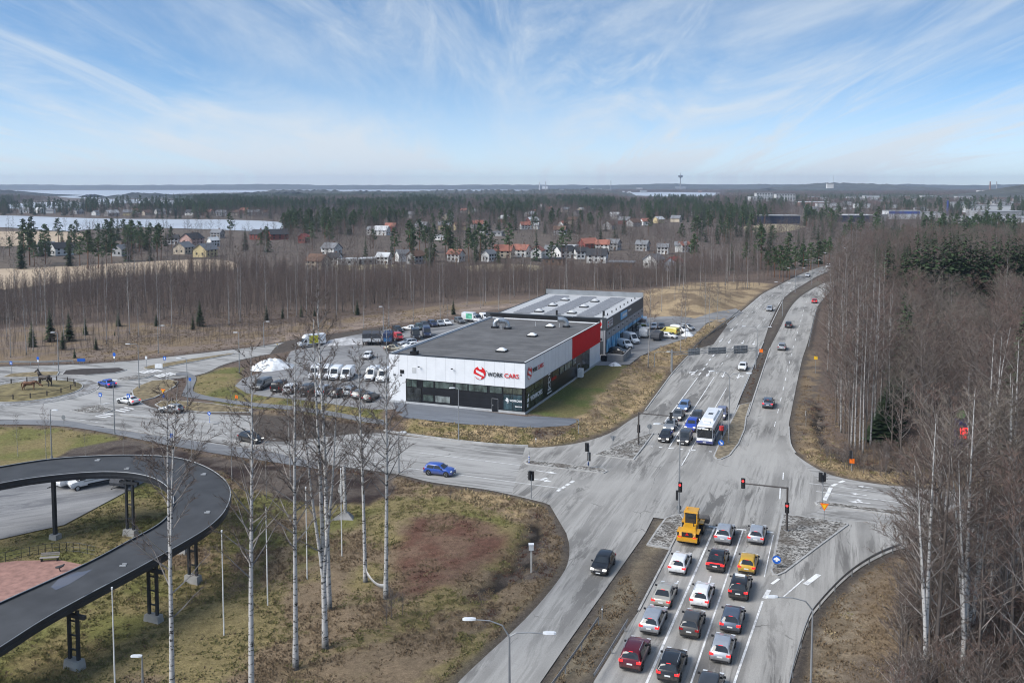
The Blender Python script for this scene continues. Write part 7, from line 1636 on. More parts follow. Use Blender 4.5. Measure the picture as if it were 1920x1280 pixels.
striped(393, 793, 771, 'blue and white striped post with a round sign on the street median'); striped(992, 869, 843, 'striped post on the end of the west splitter island', False)
cs = (WPAINT, TRI(.33))
for px, py, ty, lb in ((189, 758, 736, 'crossing sign on the pedestrian island by the roundabout'), (242, 773, 738, 'crossing sign in front of the white fastback'), (310, 713, 668, 'crossing sign at the zebra on the frontage road'), (22, 702, 677, 'crossing sign on the verge at the left picture edge')):
    sign(px, py, ty, [(.35, FN, .36, SB, 'square', cs)], lb)
sign(307, 753, 729, [(.4, FN, .5, SO, 'yield', YM), (1.35, FN, .3, SB, 'round')], 'orange give-way sign with a small blue disc on the verge'); sign(72, 688, 668, [(.4, FN, .38, SB, 'round'), (1.0, FN, .2, WPAINT, 'square')], 'round blue sign behind the roundabout on the verge'); sign(215, 681, 661, [(.4, FN, .42, SB, 'round'), (1.05, FN, .22, WPAINT, 'square')], 'round blue sign behind the soil island'); sign(357, 729, 708, [(.3, FN, .3, SB, 'square')], 'small blue path sign beside the cycle path'); sign(444, 762, 740, [(.35, FN, .3, SO, 'square')], 'orange sign on the grass before the front row of vans'); sign(323, 842, 812, [(.3, FN, .3, SB, 'square')], 'small blue sign on the footway edge'); sign(120, 800, 778, [(.35, FN, .4, SIGB, 'round')], 'grey back of a round sign on the footway by the roundabout'); sign(1427, 672, 655, [(.3, FN, .4, SO, 'square')], 'orange sign on the median near the gantry'); sign(1529, 700, 668, [(.3, FN, .35, SY, 'square')], 'yellow diamond sign on the verge right of the main road'); sign(1511, 800, 770, [(.4, FW, .35, WPAINT, 'square')], 'small white square sign on the ditch bank'); sign(275, 692, 668, [(.25, FN, .3, LHEAD, 'square')], 'small light box on a post in the frontage island'); sign(520, 652, 641, [(.5, FN, .12, SY, 'square')], 'thin yellow marker post beside the box truck', thick=.1); sign(1005, 832, 822, [(.2, FN, .08, WPAINT, 'square')], 'short white marker post on the bank', thick=.07); sign(1085, 818, 788, [(.6, FN, .12, SIGK, 'square')], 'tall dark post at the end of the forecourt strip', thick=.06); sign(1129, 1160, 1135, [(.3, FN, .06, WPAINT, 'square')], 'white marker post on the near median')
def board(px0, px1, py0, py1, basey, mat, label, name='sign_board', cat='sign', legs=2, text=None, depth=.12):
    p = GH((px0 + px1) / 2, basey); z0, z1_ = zat(p, py1) - p.z, zat(p, py0) - p.z; w_ = (px1 - px0) * p.y / FPX; o = empty(name, p, 0, label, cat); MB().box((0, 0, (z0 + z1_) / 2), (w_, depth, z1_ - z0)).build('panel', mat, o)
    for i in range(legs): x = (-.5 + (i + .5) / legs) * w_ * 1.0; MB().tube([(x, .1, -.1), (x, .1, z0 + .3)], .05, 6).build('leg', GALV, o)
    if text: me = font_mesh(text, (z1_ - z0) * .5, .005); me.materials.append(WPAINT); t = put('lettering', me, o, (-w_ * .42, -.08, z0 + (z1_ - z0) * .3)); t.rotation_euler = (math.pi / 2, 0, 0)
    return o, w_, z0, z1_
board(145, 160, 672, 677.5, 681, SB, 'wide blue direction sign behind the roundabout'); board(290.5, 305, 682, 690, 692, pm('white_panel', (.78, .79, .79), rough=.5), 'white box-shaped sign in the frontage island')
# overhead sign gantry seen from behind
pL, pR = G(1260, 699), G(1417, 690); o = empty('sign_gantry', pL, 0, 'overhead sign gantry across the southbound road seen from behind', 'gantry'); gz = zat(pL, 660); e = pR - pL
for q in (Vector((0, 0, 0)), Vector((.0, 1.1, 0)), e): MB().tube([q, q + Vector((0, 0, gz + .4))], .13, 8).build('post', GALV, o)
for dz in (0, .55): MB().tube([(0, 0, gz - dz), (e.x, e.y, gz - dz)], .07, 6).build('beam', GALV, o)
for k in range(12): MB().tube([(e.x * k / 12, e.y * k / 12, gz), (e.x * (k + 1) / 12, e.y * (k + 1) / 12, gz - .55)], .035, 4).build('strut', GALV, o)
for x0, x1, yt, yb in ((1290, 1311, 651, 663), (1327, 1360, 652, 664), (1375, 1401, 650, 665)):
    f0, f1 = (x0 - 1260) / 157, (x1 - 1260) / 157; c = e * ((f0 + f1) / 2); sp = MB().box((c.x, c.y + .2, gz - .2), (e.length * (f1 - f0), .1, (yb - yt) / 8.6), math.atan2(e.y, e.x)).build('sign_panel', SIGB, o)
    for k in range(3):
        q = e * (f0 + (f1 - f0) * (k + .5) / 3); MB().box((q.x, q.y + .1, gz - .2), (.08, .1, (yb - yt) / 8.6), math.atan2(e.y, e.x)).build('stiffener', GALV, sp)
# fuel price sign in the trees
o, w_, z0, z1_ = board(1788, 1812, 786, 852, 893, pm('price_navy', (.03, .03, .10), rough=.5), 'dark blue fuel price sign with red figures behind the birches', 'price_sign', 'sign', 2, None, .5)
MB().box((.12, -.28, z0 + (z1_ - z0) * .62), (w_ * .78, .1, (z1_ - z0) * .34)).build('price_panel', pm('panel_black', (.02, .005, .008), rough=.4), o)
for i, tx in enumerate(('1.879', '1.994', '1.819')): me = font_mesh(tx, .55, .005, .03); me.materials.append(L_RED); t = put('price_figures', me, o, (-w_ * .27, -.35, z0 + (z1_ - z0) * (.70 - i * .11))); t.rotation_euler = (math.pi / 2, 0, 0)
MB().tube([(-.15, -.1, z1_ + .7), (-.15, .15, z1_ + .7)], .6, 18).build('green_emblem', pm('emblem_green', (.10, .20, .06), rough=.5), o)
# flagpoles, monument, cloth, post with box
for px, py, ty, lb in ((420, 1191, 997, 'white flagpole between two birches before the ramp'), (216, 1300, 1104, 'white flagpole in front of the ramp at the lower left'), (502, 1134, 954, 'white flagpole left of the dark-footed birch'), (576, 1086, 915, 'white flagpole behind the dark-footed birch'), (641, 1042, 880, 'white flagpole in front of the bark monument')):
    p = G(px, py); hgt = zat(p, ty); o = empty('flagpole', p, 0, lb, 'flagpole', 'white flagpoles on the lawn'); MB().tube([(0, 0, 0), (0, 0, hgt)], [.07, .04], 8).build('pole', pm('pole_white', (.66, .66, .64), rough=.5), o); MB().tube([(0, 0, hgt), (0, 0, hgt + .16)], .075, 8).build('finial', WPAINT, o)
p = G(646, 972); o = empty('bark_monument', p, 0, 'birch-bark column and hanging shape on a broad stone base', 'monument'); hgt = zat(p, 872)
MB().add([(-1.5, -.7, 0), (1.2, -.7, 0), (1.0, .9, 0), (-1.1, .9, 0), (-.3, -.2, .75), (.45, -.2, .75), (.4, .4, .75), (-.25, .4, .75)], [(0, 1, 5, 4), (1, 2, 6, 5), (2, 3, 7, 6), (3, 0, 4, 7), (4, 5, 6, 7)]).build('stone_base', pm('slab_stone', (.24, .235, .23), rough=.9, var=.3, scale=1), o)
MB().tube([(.1, 0, .6), (.08, 0, hgt * .5), (0, 0, hgt)], [.22, .2, .19], 10).build('column', BARK, o); MB().add([(-.1, 0, hgt * .95), (-.28, .0, hgt * .85), (-.75, 0, hgt * .52), (-.2, 0, hgt * .32), (-.1, .12, hgt * .95), (-.28, .12, hgt * .85), (-.75, .12, hgt * .52), (-.2, .12, hgt * .32)], [(3, 2, 1, 0), (4, 5, 6, 7), (0, 1, 5, 4), (1, 2, 6, 5), (2, 3, 7, 6), (3, 0, 4, 7)]).build('hanging_shape', BARK, o)
a, b = G(685, 1092), G(723, 1122); m = MB()
for i in range(11):
    t = i / 10; c = a.lerp(b, t); z = lerp(1.35, 1.3, t) - .55 * 4 * t * (1 - t) + (.35 if i == 0 else 0); wv = .32 - .14 * math.sin(math.pi * t) ; m.v += [(c.x - a.x, c.y - a.y - wv * .3, z + wv), (c.x - a.x, c.y - a.y + wv * .3, z - wv), (c.x - a.x, c.y - a.y + wv * .3 + .03, z - wv)]
m.f = [(i * 3 + j, i * 3 + j + 1, i * 3 + 4 + j, i * 3 + 3 + j) for i in range(10) for j in range(2)]
o = m.build('hammock_cloth', pm('white_cloth', (.70, .70, .71), rough=.8), None, True); o.location = a; tag(o, 'white cloth slung between two birch trunks', 'cloth')
p = G(996, 1073); o = empty('meter_post', p, 0, 'wooden post with a pale box on top beside the ditch', 'post'); hgt = zat(p, 1030); MB().box((0, 0, hgt / 2), (.2, .16, hgt)).build('post', pm('post_wood', (.42, .40, .37), rough=.8, var=.2), o); MB().box((0, 0, hgt + .28), (.5, .42, .6)).build('box', pm('box_grey', (.52, .53, .53), rough=.6), o); MB().box((0, 0, hgt + .6), (.56, .48, .06)).build('box_lid', WPAINT, o)
p = G(1664, 858); o = empty('boundary_stone', p, 0, 'pale upright marker on the bank below the birch row', 'marker'); MB().box((0, 0, .9), (.5, .35, 1.9), 0, .9).build('stone', pm('stone_pale', (.45, .44, .42), rough=.9, var=.2), o); MB().box((0, 0, 1.9), (.55, .4, .1)).build('cap', CONC, o)
# ------------------------------------------------------------------ roundabout horses and their fence
def horse(px, py, hd_, s_, mat, label, graze):
    p = GH(px, py); p.z = .75; o = empty('horse_statue', p, hd_, label, 'statue', 'horse statues'); m = MB()
    m.tube([(-.85, 0, 1.15), (-.7, 0, 1.2), (-.3, 0, 1.12), (.2, 0, 1.1), (.6, 0, 1.16), (.8, 0, 1.2)], [.12, .3, .29, .3, .33, .2], 12)
    if graze: m.tube([(.65, 0, 1.3), (1.0, 0, 1.3), (1.35, 0, 1.05), (1.62, 0, .85)], [.24, .17, .13, .12], 10); hx, hz = 1.62, .85; m.tube([(1.5, 0, .95), (1.85, 0, .72), (2.0, 0, .62)], [.13, .11, .07], 10)
    else: m.tube([(.6, 0, 1.3), (.85, 0, 1.65), (1.0, 0, 1.98)], [.26, .18, .13], 10); m.tube([(.92, 0, 2.05), (1.2, 0, 1.9), (1.45, 0, 1.72)], [.13, .12, .07], 10); m.tube([(.95, .07, 2.08), (.93, .09, 2.24)], [.05, .01], 5); m.tube([(.95, -.07, 2.08), (.93, -.09, 2.24)], [.05, .01], 5)
    for x, y, k in ((.62, .17, 0), (.62, -.17, .12), (-.68, .17, 0), (-.68, -.17, -.12)):
        if x > 0: m.tube([(x, y, 1.05), (x + .04 + k, y, .62), (x + k, y, .58), (x + k, y, .1), (x + .08 + k, y, -.05)], [.14, .085, .075, .05, .08], 8)
        else: m.tube([(x, y, 1.1), (x + .14 + k, y, .8), (x - .12 + k, y, .52), (x - .05 + k, y, .1), (x + .03 + k, y, -.05)], [.2, .14, .075, .05, .08], 8)
    m.v = [(a * s_, b * s_, c * s_) for a, b, c in m.v]; m.build('body', mat, o, True)
    t = MB().tube([(-.85, 0, 1.3), (-1.05, 0, 1.1), (-1.1, 0, .6)], [.06, .1, .03], 7); t.v = [(a * s_, b * s_, c * s_) for a, b, c in t.v]; t.build('tail', mat, o, True)
    t = MB().box((.78, 0, 1.62) if not graze else (.85, 0, 1.48), (.3, .05, .55) if not graze else (.6, .05, .12)); t.v = [(a * s_, b * s_, c * s_) for a, b, c in t.v]; t.build('mane', RSTEEL, o)
horse(84, 731, R(165), 1.55, pm('statue_dark', (.055, .045, .04), rough=.6, var=.3), 'dark standing horse statue on the roundabout', False); horse(55, 739, R(10), 1.25, pm('statue_brown', (.13, .06, .03), rough=.6, var=.3), 'brown grazing horse statue on the roundabout', True)
fo = empty('roundabout_fence', (RB[0], RB[1], .3), 0, 'low dark rail fence ringing the horses on the roundabout', 'fence'); WD = pm('fence_wood', (.06, .05, .042), rough=.9)
pmesh = MB().box((0, 0, .45), (.16, .16, 1.1)).mesh('post', WD)
for i in range(18):
    a0, a1 = i * math.pi / 9, (i + 1) * math.pi / 9; r = 8.2; put('post', pmesh, fo, (r * math.cos(a0), r * math.sin(a0), 0)); MB().tube([(r * math.cos(a0), r * math.sin(a0), .75), (r * math.cos(a1), r * math.sin(a1), .75)], .05, 5).build('rail', WD, fo)
# playground fence and bench
pl = [G(*q) for q in ((-90, 1072), (-20, 1060), (40, 1046), (72, 1040), (98, 1036), (125, 1034), (150, 1036), (178, 1042))]; fo = empty('playground_fence', pl[0], 0, 'dark wire fence round the reddish play area', 'fence')
for i, (p, q) in enumerate(zip(pl[:-1], pl[1:])):
    for f in (0, .5): c = p.lerp(q, f) - pl[0]; MB().tube([c, c + Vector((0, 0, 1.1))], .035, 5).build('post', RSTEEL, fo)
    for z in (.15, .6, 1.08): MB().tube([p - pl[0] + Vector((0, 0, z)), q - pl[0] + Vector((0, 0, z))], .022, 4).build('rail', RSTEEL, fo)
p = G(93, 1052); o = empty('park_bench', p, R(8), 'grey wooden bench inside the play area fence', 'bench'); BW_ = pm('bench_wood', (.30, .28, .26), rough=.8, var=.2)
for k in range(3): MB().box((0, -.15 + k * .16, .45), (1.9, .13, .05)).build('seat_slat', BW_, o)
for k in range(2): MB().box((0, .28 + .03 * k, .65 + k * .17), (1.9, .04, .12)).build('back_slat', BW_, o)
for s_ in (-.8, .8): MB().box((s_, .05, .22), (.07, .5, .45)).build('leg', RSTEEL, o)
p = G(112, 1072); o = empty('spring_rider', p, 0, 'small dark spring rider on the reddish play area', 'play equipment'); MB().tube([(0, 0, 0), (.05, .05, .15), (-.05, 0, .3), (.03, 0, .45)], .05, 6).build('spring', RSTEEL, o); MB().tube([(-.4, 0, .5), (0, 0, .55), (.35, 0, .7), (.5, 0, .85)], [.1, .16, .12, .07], 8).build('rider_body', RSTEEL, o)
# plant sale beside the hall
rg_ = random.Random(3); b0 = GH(1180, 617); o = empty('plant_sale_shelving', b0, RZ2, 'display of potted plants and pale goods beside the service hall', 'shelving')
for i in range(5):
    MB().box((i * 1.0 + .5, i * 1.6 - 3, .5), (1.6, .9, .9)).build('display_table', (WPAINT, RSTEEL)[i % 2], o); MB().box((i * 1.0 + .5, i * 1.6 - 3, 1.1), (1.2, .6, .3)).build('plants', (pm('plant_lime', (.25, .30, .06), rough=.8, var=.4), WPAINT)[(i + 1) % 2], o)
# ------------------------------------------------------------------ lakes, fields, hills
def structsheet(name, px, mat, z): return struct(MB().sheet(GP(spl(px + [px[0]], 4)[:-1], z), z).build(name, mat))
ICE = pm('lake_ice', (.46, .48, .51), rough=.35, var=.12, scale=.01, spec=.4); FIELD = pm('stubble_field', (.40, .31, .215), rough=.95, var=.14, scale=.03); FIELDG = pm('pale_meadow', (.30, .25, .16), rough=.95, var=.2, scale=.03)
LAKES = {'lake': [(-160, 404), (0, 404), (100, 407), (200, 410), (330, 411), (430, 412), (530, 417), (528, 429), (480, 433), (400, 430), (330, 428), (250, 426), (170, 430), (110, 433), (0, 426), (-160, 428)],
         'far_lake': [(-200, 357.6), (300, 356.6), (480, 356.4), (700, 355.9), (1000, 356.2), (1000, 358), (700, 358.6), (470, 361), (330, 364), (240, 372), (130, 371), (60, 363), (-200, 360)],
         'inlet_lake': [(10, 384), (60, 380), (150, 379), (180, 383), (120, 390), (20, 391)], 'narrow_lake': [(180, 374), (300, 375), (380, 378), (360, 382), (240, 381), (180, 383)],
         'bay_lake': [(1130, 363), (1180, 361), (1260, 360.5), (1355, 362), (1350, 366), (1280, 369), (1200, 367)]}
LAKEW = {}
for k_, v in LAKES.items(): structsheet(k_, v, ICE, -.45); LAKEW[k_] = GP(v, -.45)
FIELDS = {'stubble_field': [(-160, 432), (60, 434), (140, 436), (160, 444), (140, 455), (0, 462), (-160, 466)], 'long_field': [(-160, 510), (100, 500), (250, 492), (350, 487), (430, 489), (440, 505), (330, 512), (200, 522), (60, 537), (-160, 560)],
          'small_meadow': [(870, 500), (930, 495), (1010, 498), (1000, 508), (900, 512)], 'clearing': [(1395, 425), (1450, 420), (1510, 425), (1460, 436), (1400, 434)],
          'house_lawn': [(600, 497), (700, 494), (760, 500), (640, 507)]}
FIELDW = {}
for k_, v in FIELDS.items(): structsheet(k_, v, FIELD if k_ in ('stubble_field', 'long_field') else FIELDG, -.5); FIELDW[k_] = GP(v, -.5)
HILLM = pm('forested_hill', (.060, .064, .055), rough=.95, var=.35, scale=.012)
def ridge(name, px0, px1, dist, tops, depth, seed, rag=7.0):
    """a wooded ridge across the view; tops = list of (px, py) of its crest"""
    n = 260; m = MB(); xs = [tops[i][0] for i in range(len(tops))]; ys = [tops[i][1] for i in range(len(tops))]
    for i in range(n + 1):
        px = px0 + (px1 - px0) * i / n; py = float(np.interp(px, xs, ys)); x = (px - 960) / FPX * dist
        zt = CAMH + (HZ - py) / FPX * dist + rag * (float(vnoise(i * 1.0, 0., 1.3, seed)) - .5) + rag * (float(vnoise(i * 1.0, 3., 6, seed)) - .5); zt = max(1, zt)
        for q_, f in ((0, 0), (.18, .55), (.5, 1.0), (1.2, .2)):
            m.v.append((x * (1 + .0), dist + depth * (q_ - .5), -2 + (zt + 2) * f))
    for i in range(n):
        for j in range(3): m.f.append((i * 4 + j, (i + 1) * 4 + j, (i + 1) * 4 + j + 1, i * 4 + j + 1))
    return struct(m.build(name, HILLM, None))
ridge('far_ridge', -500, 1500, 8600, [(-500, 345), (0, 346), (150, 347.3), (350, 346.8), (500, 345.3), (620, 347.2), (850, 347.2), (930, 345.8), (1100, 347.3), (1250, 346), (1400, 345.5), (1500, 346)], 900, 3, 5)
ridge('east_ridge', 1100, 2500, 7200, [(1100, 351), (1180, 347), (1230, 344.5), (1290, 345), (1350, 348), (1420, 346), (1500, 345.5), (1600, 347), (1700, 345.5), (1800, 347), (1900, 346), (2100, 345), (2500, 345)], 900, 5, 6)
ridge('town_hill', 1440, 1760, 5200, [(1440, 352), (1500, 347), (1540, 343.5), (1580, 343), (1640, 345), (1700, 349), (1760, 353)], 700, 8, 7)
ridge('quarry_hill', 1780, 2700, 2600, [(1780, 372), (1840, 362), (1880, 352), (1920, 346), (2050, 338), (2300, 340), (2700, 346)], 500, 9, 8)
ridge('west_point', -300, 130, 3400, [(-300, 357), (-60, 357), (20, 358), (60, 361), (100, 366), (130, 369)], 320, 11, 7)
ridge('isle_point', 150, 196, 3000, [(150, 372), (165, 366), (180, 366), (196, 371)], 130, 12, 5)
ridge('lake_point', 214, 560, 2900, [(214, 370), (240, 364), (270, 362), (330, 366), (400, 365), (480, 362), (560, 360)], 300, 13, 7)
ridge('wooded_rise', 460, 1180, 3300, [(460, 362), (520, 357), (600, 357), (760, 360), (830, 356.5), (930, 356), (1060, 357), (1180, 361)], 420, 14, 7)

# ------------------------------------------------------------------ houses and town
WALLS = {'white': (.66, .66, .64), 'yellow': (.55, .45, .25), 'red': (.20, .05, .04), 'grey': (.34, .34, .34), 'beige': (.47, .40, .31), 'pink': (.52, .34, .30), 'blue': (.33, .40, .48), 'brown': (.15, .10, .07)}
ROOFC = {'orange': (.29, .115, .08), 'black': (.035, .036, .04), 'grey': (.17, .175, .185), 'brown': (.13, .075, .05), 'pale': (.48, .49, .50), 'red': (.30, .05, .04)}
WM = {k: pm('house_wall_' + k, v, rough=.8, var=.1, scale=.3) for k, v in WALLS.items()}; RM = {k: pm('house_roof_' + k, v, rough=.7, var=.15, scale=.4) for k, v in ROOFC.items()}
def house(px, py, wpx, wall, roof, rz, flat=False, detail=True):
    p = G(px, py, -.8); mpp = (p.y) / FPX; wd = max(6.5, wpx * mpp); dp = min(wd * .8, 9.5); hw = 3.1 if flat else 4.2; hr = 0 if flat else dp * .36
    o = empty('house', p, rz, None, 'house', 'houses in the suburb beyond the wood')
    MB().prism([(-wd / 2, -dp / 2), (wd / 2, -dp / 2), (wd / 2, dp / 2), (-wd / 2, dp / 2)], -.5, hw).add([(-wd / 2, -dp / 2, hw), (-wd / 2, dp / 2, hw), (-wd / 2, 0, hw + hr)], [(0, 2, 1)]).add([(wd / 2, -dp / 2, hw), (wd / 2, dp / 2, hw), (wd / 2, 0, hw + hr)], [(0, 1, 2)]).build('wall', WM[wall], o)
    e = .5; a, b = wd / 2 + e, dp / 2 + e; k = hr / (dp / 2) if not flat else 0; zz = hw - k * e + .05
    if flat: ro = MB().box((0, 0, hw + .25), (wd + .8, dp + .8, .45)).build('roof', RM[roof], o)
    else:
        t = .28; ro = MB().add([(-a, -b, zz), (a, -b, zz), (a, 0, hw + hr + .05), (-a, 0, hw + hr + .05), (a, b, zz), (-a, b, zz), (-a, -b, zz + t), (a, -b, zz + t), (a, 0, hw + hr + t + .05), (-a, 0, hw + hr + t + .05), (a, b, zz + t), (-a, b, zz + t)],
             [(6, 7, 8, 9), (9, 8, 10, 11), (3, 2, 1, 0), (5, 4, 2, 3), (0, 1, 7, 6), (4, 5, 11, 10), (1, 2, 8, 7), (2, 4, 10, 8), (3, 0, 6, 9), (5, 3, 9, 11)]).build('roof', RM[roof], o)
        MB().box((wd * .15, dp * .08, hw + hr + .4), (.8, .7, 1.5)).build('chimney', RM['brown'], ro)
    if detail:
        for i in range(3):
            for z_ in ((1.3,) if flat else (1.0, 2.9)):
                w_ = MB().box((-wd * .32 + wd * .32 * i, -dp / 2 - .02, z_ + .55), (1.2, .08, 1.15)).build('window', GL_DARK, o)
        for s_ in (-1, 1):
            for y_ in (-dp * .22, dp * .22): MB().box((s_ * (wd / 2 + .01), y_, 2.0), (.08, 1.1, 1.2)).build('window', GL_DARK, o)
        MB().box((wd * .28, -dp / 2 - .03, .95), (.95, .1, 2.0)).build('door', WM['brown'], o)
    CLEAR.append((p.x, p.y, max(wd, dp) * .75 + 2)); v = Vector((-p.x, -p.y, 0)).normalized()
    for q_ in (11,): CLEAR.append((p.x + v.x * q_, p.y + v.y * q_, wd * .5 + 1))
    HOUSES.append((o, px, py, wall, roof, flat)); return o
HOUSES = []; rg = random.Random(5)
for px, py, wpx, wl, rf, fl in ((115, 478, 34, 'white', 'black', 0), (88, 474, 26, 'grey', 'grey', 0), (228, 480, 26, 'grey', 'grey', 0), (325, 458, 20, 'white', 'black', 0), (360, 458, 38, 'pink', 'black', 0), (385, 481, 36, 'yellow', 'grey', 0), (345, 476, 30, 'beige', 'grey', 0), (400, 462, 18, 'white', 'pale', 0),
        (485, 449, 26, 'red', 'black', 0), (522, 449, 34, 'red', 'black', 0), (408, 446, 20, 'grey', 'grey', 0), (570, 455, 18, 'red', 'red', 0), (597, 504, 38, 'beige', 'brown', 0), (627, 497, 22, 'white', 'black', 0), (622, 478, 30, 'white', 'grey', 0), (655, 497, 36, 'white', 'pale', 1), (690, 496, 34, 'grey', 'pale', 1), (720, 496, 22, 'white', 'pale', 0), (755, 490, 12, 'white', 'grey', 0), (780, 494, 28, 'grey', 'brown', 0),
        (855, 490, 26, 'white', 'orange', 0), (917, 490, 22, 'white', 'grey', 0), (945, 483, 34, 'beige', 'orange', 0), (978, 481, 30, 'white', 'orange', 0), (1008, 483, 26, 'white', 'orange', 0), (1035, 481, 24, 'white', 'grey', 0), (1058, 484, 32, 'white', 'black', 0), (1090, 485, 24, 'white', 'black', 0), (1120, 492, 36, 'white', 'black', 0), (1103, 468, 30, 'red', 'orange', 0), (1130, 470, 26, 'white', 'orange', 0), (1150, 468, 24, 'grey', 'grey', 0), (1166, 503, 46, 'brown', 'grey', 1), (1226, 502, 34, 'white', 'grey', 0), (1264, 507, 30, 'blue', 'red', 0), (1282, 472, 20, 'white', 'orange', 0), (1243, 476, 20, 'white', 'grey', 0), (1276, 472, 16, 'white', 'grey', 0), (1205, 470, 22, 'grey', 'grey', 0), (1070, 470, 24, 'grey', 'pale', 1), (1040, 496, 38, 'brown', 'black', 1),
        (700, 440, 20, 'white', 'grey', 0), (716, 441, 26, 'white', 'pale', 0), (733, 433, 20, 'red', 'orange', 0), (895, 428, 22, 'white', 'orange', 0), (985, 430, 18, 'white', 'orange', 0), (1003, 430, 14, 'white', 'pale', 0), (1055, 427, 14, 'white', 'orange', 0), (907, 440, 16, 'white', 'grey', 1), (935, 442, 22, 'grey', 'grey', 1), (825, 450, 18, 'white', 'pale', 1), (1050, 440, 22, 'grey', 'brown', 0),
        (1015, 390, 14, 'white', 'orange', 0), (1028, 388, 9, 'white', 'grey', 0), (1030, 396, 12, 'pink', 'orange', 0), (1060, 398, 14, 'beige', 'grey', 0), (1108, 394, 8, 'red', 'red', 0), (1127, 390, 14, 'white', 'grey', 0), (1000, 402, 10, 'beige', 'orange', 0),
        (360, 404, 22, 'white', 'black', 0), (390, 403, 18, 'beige', 'orange', 0), (415, 405, 18, 'white', 'grey', 0), (460, 400, 22, 'red', 'orange', 0), (475, 404, 22, 'grey', 'grey', 0), (440, 404, 14, 'beige', 'brown', 0), (300, 402, 16, 'white', 'grey', 0), (275, 404, 14, 'beige', 'brown', 0), (325, 400, 12, 'white', 'black', 0), (210, 405, 22, 'grey', 'pale', 0), (180, 404, 12, 'white', 'grey', 0), (145, 401, 18, 'grey', 'grey', 0), (95, 400, 14, 'white', 'grey', 0), (75, 399, 16, 'white', 'pale', 0), (48, 399, 18, 'white', 'grey', 0), (240, 404, 16, 'yellow', 'grey', 0), (255, 400, 12, 'white', 'orange', 0), (500, 404, 14, 'grey', 'brown', 0)):
    house(px, py, wpx, wl, rf, rg.choice((-.5, -.25, .2, .5, .9, 1.3)), bool(fl), wpx >= 18)
for i in range(60):
    px = rg.uniform(760, 1420); py = rg.uniform(381, 432)
    if px > 1300 and py > 405: continue
    if any(abs(px - h[1]) < 14 and abs(py - h[2]) < 5 for h in HOUSES): continue
    house(px, py, rg.uniform(10, 15) * (1 + (py - 385) / 60), rg.choice(('white', 'white', 'beige', 'grey', 'yellow', 'red')), rg.choice(('grey', 'black', 'orange', 'brown', 'pale', 'grey')), rg.uniform(-1, 1.5), rg.random() < .25, False)
cnt = {}
for o, px, py, wl, rf, fl in HOUSES: cnt.setdefault((wl, rf, fl), []).append((px, o))
for (wl, rf, fl), lst in cnt.items():
    lst.sort(key=lambda t: t[0]); kind_ = ('flat-roofed %s house with a %s roof' if fl else '%s house with a %s gabled roof') % (wl, rf)
    for i, (px, o) in enumerate(lst):
        o['label'] = ('only ' + kind_ + ' in the suburb') if len(lst) == 1 else '%s %s counting from the left across the suburb' % (kind_, ordw(i))
CON = pm('town_concrete', (.50, .50, .49), rough=.8, var=.08, scale=.05); NAV = pm('navy_cladding', (.022, .034, .065), rough=.4, var=.1, scale=.1); TPALE = pm('town_pale', (.56, .57, .58), rough=.7, var=.1, scale=.05); TGREY = pm('town_grey', (.30, .31, .32), rough=.7, var=.1, scale=.05); TBLUE = pm('town_blue', (.07, .10, .30), rough=.5); TBRK = pm('town_brick', (.24, .15, .12), rough=.8)
def block(name, x0, x1, yt, yb, mat, label, cat='building', depth=None, rows=0, cols=0, roofm=None, z0=-.8, bandm=None):
    p = G((x0 + x1) / 2, yb, z0); mpp = p.y / FPX; wd = (x1 - x0) * mpp; hh = (yb - yt) * mpp; d = depth or wd * .5
    o = empty(name, p, 0, label, cat)
    MB().box((0, d / 2, hh / 2 - 1), (wd, d, hh + 2)).build('wall', mat, o); MB().box((0, d / 2, hh + .4), (wd + .6, d + .6, .8)).build('roof', roofm or TGREY, o)
    if bandm: MB().box((0, -.15, hh * .82), (wd * .98, .3, hh * .3)).build('facade_band', bandm, o)
    if rows:
        wm_ = MB().box((0, -.1, 0), (wd / cols * .6, .25, hh / rows * .5)).mesh('window', GL_DARK)
        for r in range(rows):
            for c in range(cols): put('window', wm_, o, (-wd / 2 + wd * (c + .5) / cols, 0, hh * (r + .55) / rows))
    CLEAR.append((p.x, p.y + d / 2, max(wd, d) * .6)); v = Vector((-p.x, -p.y, 0)).normalized()
    for q_ in (25, 60, 100): CLEAR.append((p.x + v.x * q_, p.y + v.y * q_, wd * .42))
    return o
block('apartment_block', 1407, 1448, 369, 384, CON, 'stepped pale apartment block nearest the lake bay', rows=6, cols=8); block('apartment_block', 1418, 1449, 362.5, 383, CON, 'tall pale apartment block left of its twin', rows=8, cols=6, depth=16); block('apartment_block', 1455, 1491, 364.5, 384, CON, 'tall pale apartment block with regular window rows', rows=8, cols=7, depth=18)
block('office_hall', 1429, 1500, 405, 419.5, NAV, 'navy blue box-shaped hall with a white upper corner', bandm=None, roofm=TGREY); block('hall_annex', 1483, 1491, 405, 412, TPALE, 'small white block on the corner of the navy hall')
block('industrial_hall', 1568, 1637, 404, 416.5, NAV, 'navy blue industrial hall with a pale roof edge', roofm=TPALE); block('industrial_hall', 1642, 1664, 403, 414, TGREY, 'small grey industrial hall beside the navy one'); block('retail_hall', 1666, 1725, 396, 411, TPALE, 'pale retail hall with a blue sign band', bandm=TBLUE); block('retail_hall', 1725, 1770, 399, 411, TPALE, 'lower pale retail hall joined to the blue-banded one')
block('warehouse', 1808, 1990, 410, 419, TPALE, 'long pale warehouse at the right picture edge', depth=60); block('warehouse', 1822, 1895, 386, 399, TPALE, 'pale warehouse below the quarry hill'); block('warehouse', 1790, 1830, 380, 392, TGREY, 'grey warehouse in front of the two silos'); block('sign_tower', 1775, 1778, 376, 404, TBLUE, 'slim blue sign tower among the retail halls', 'sign')
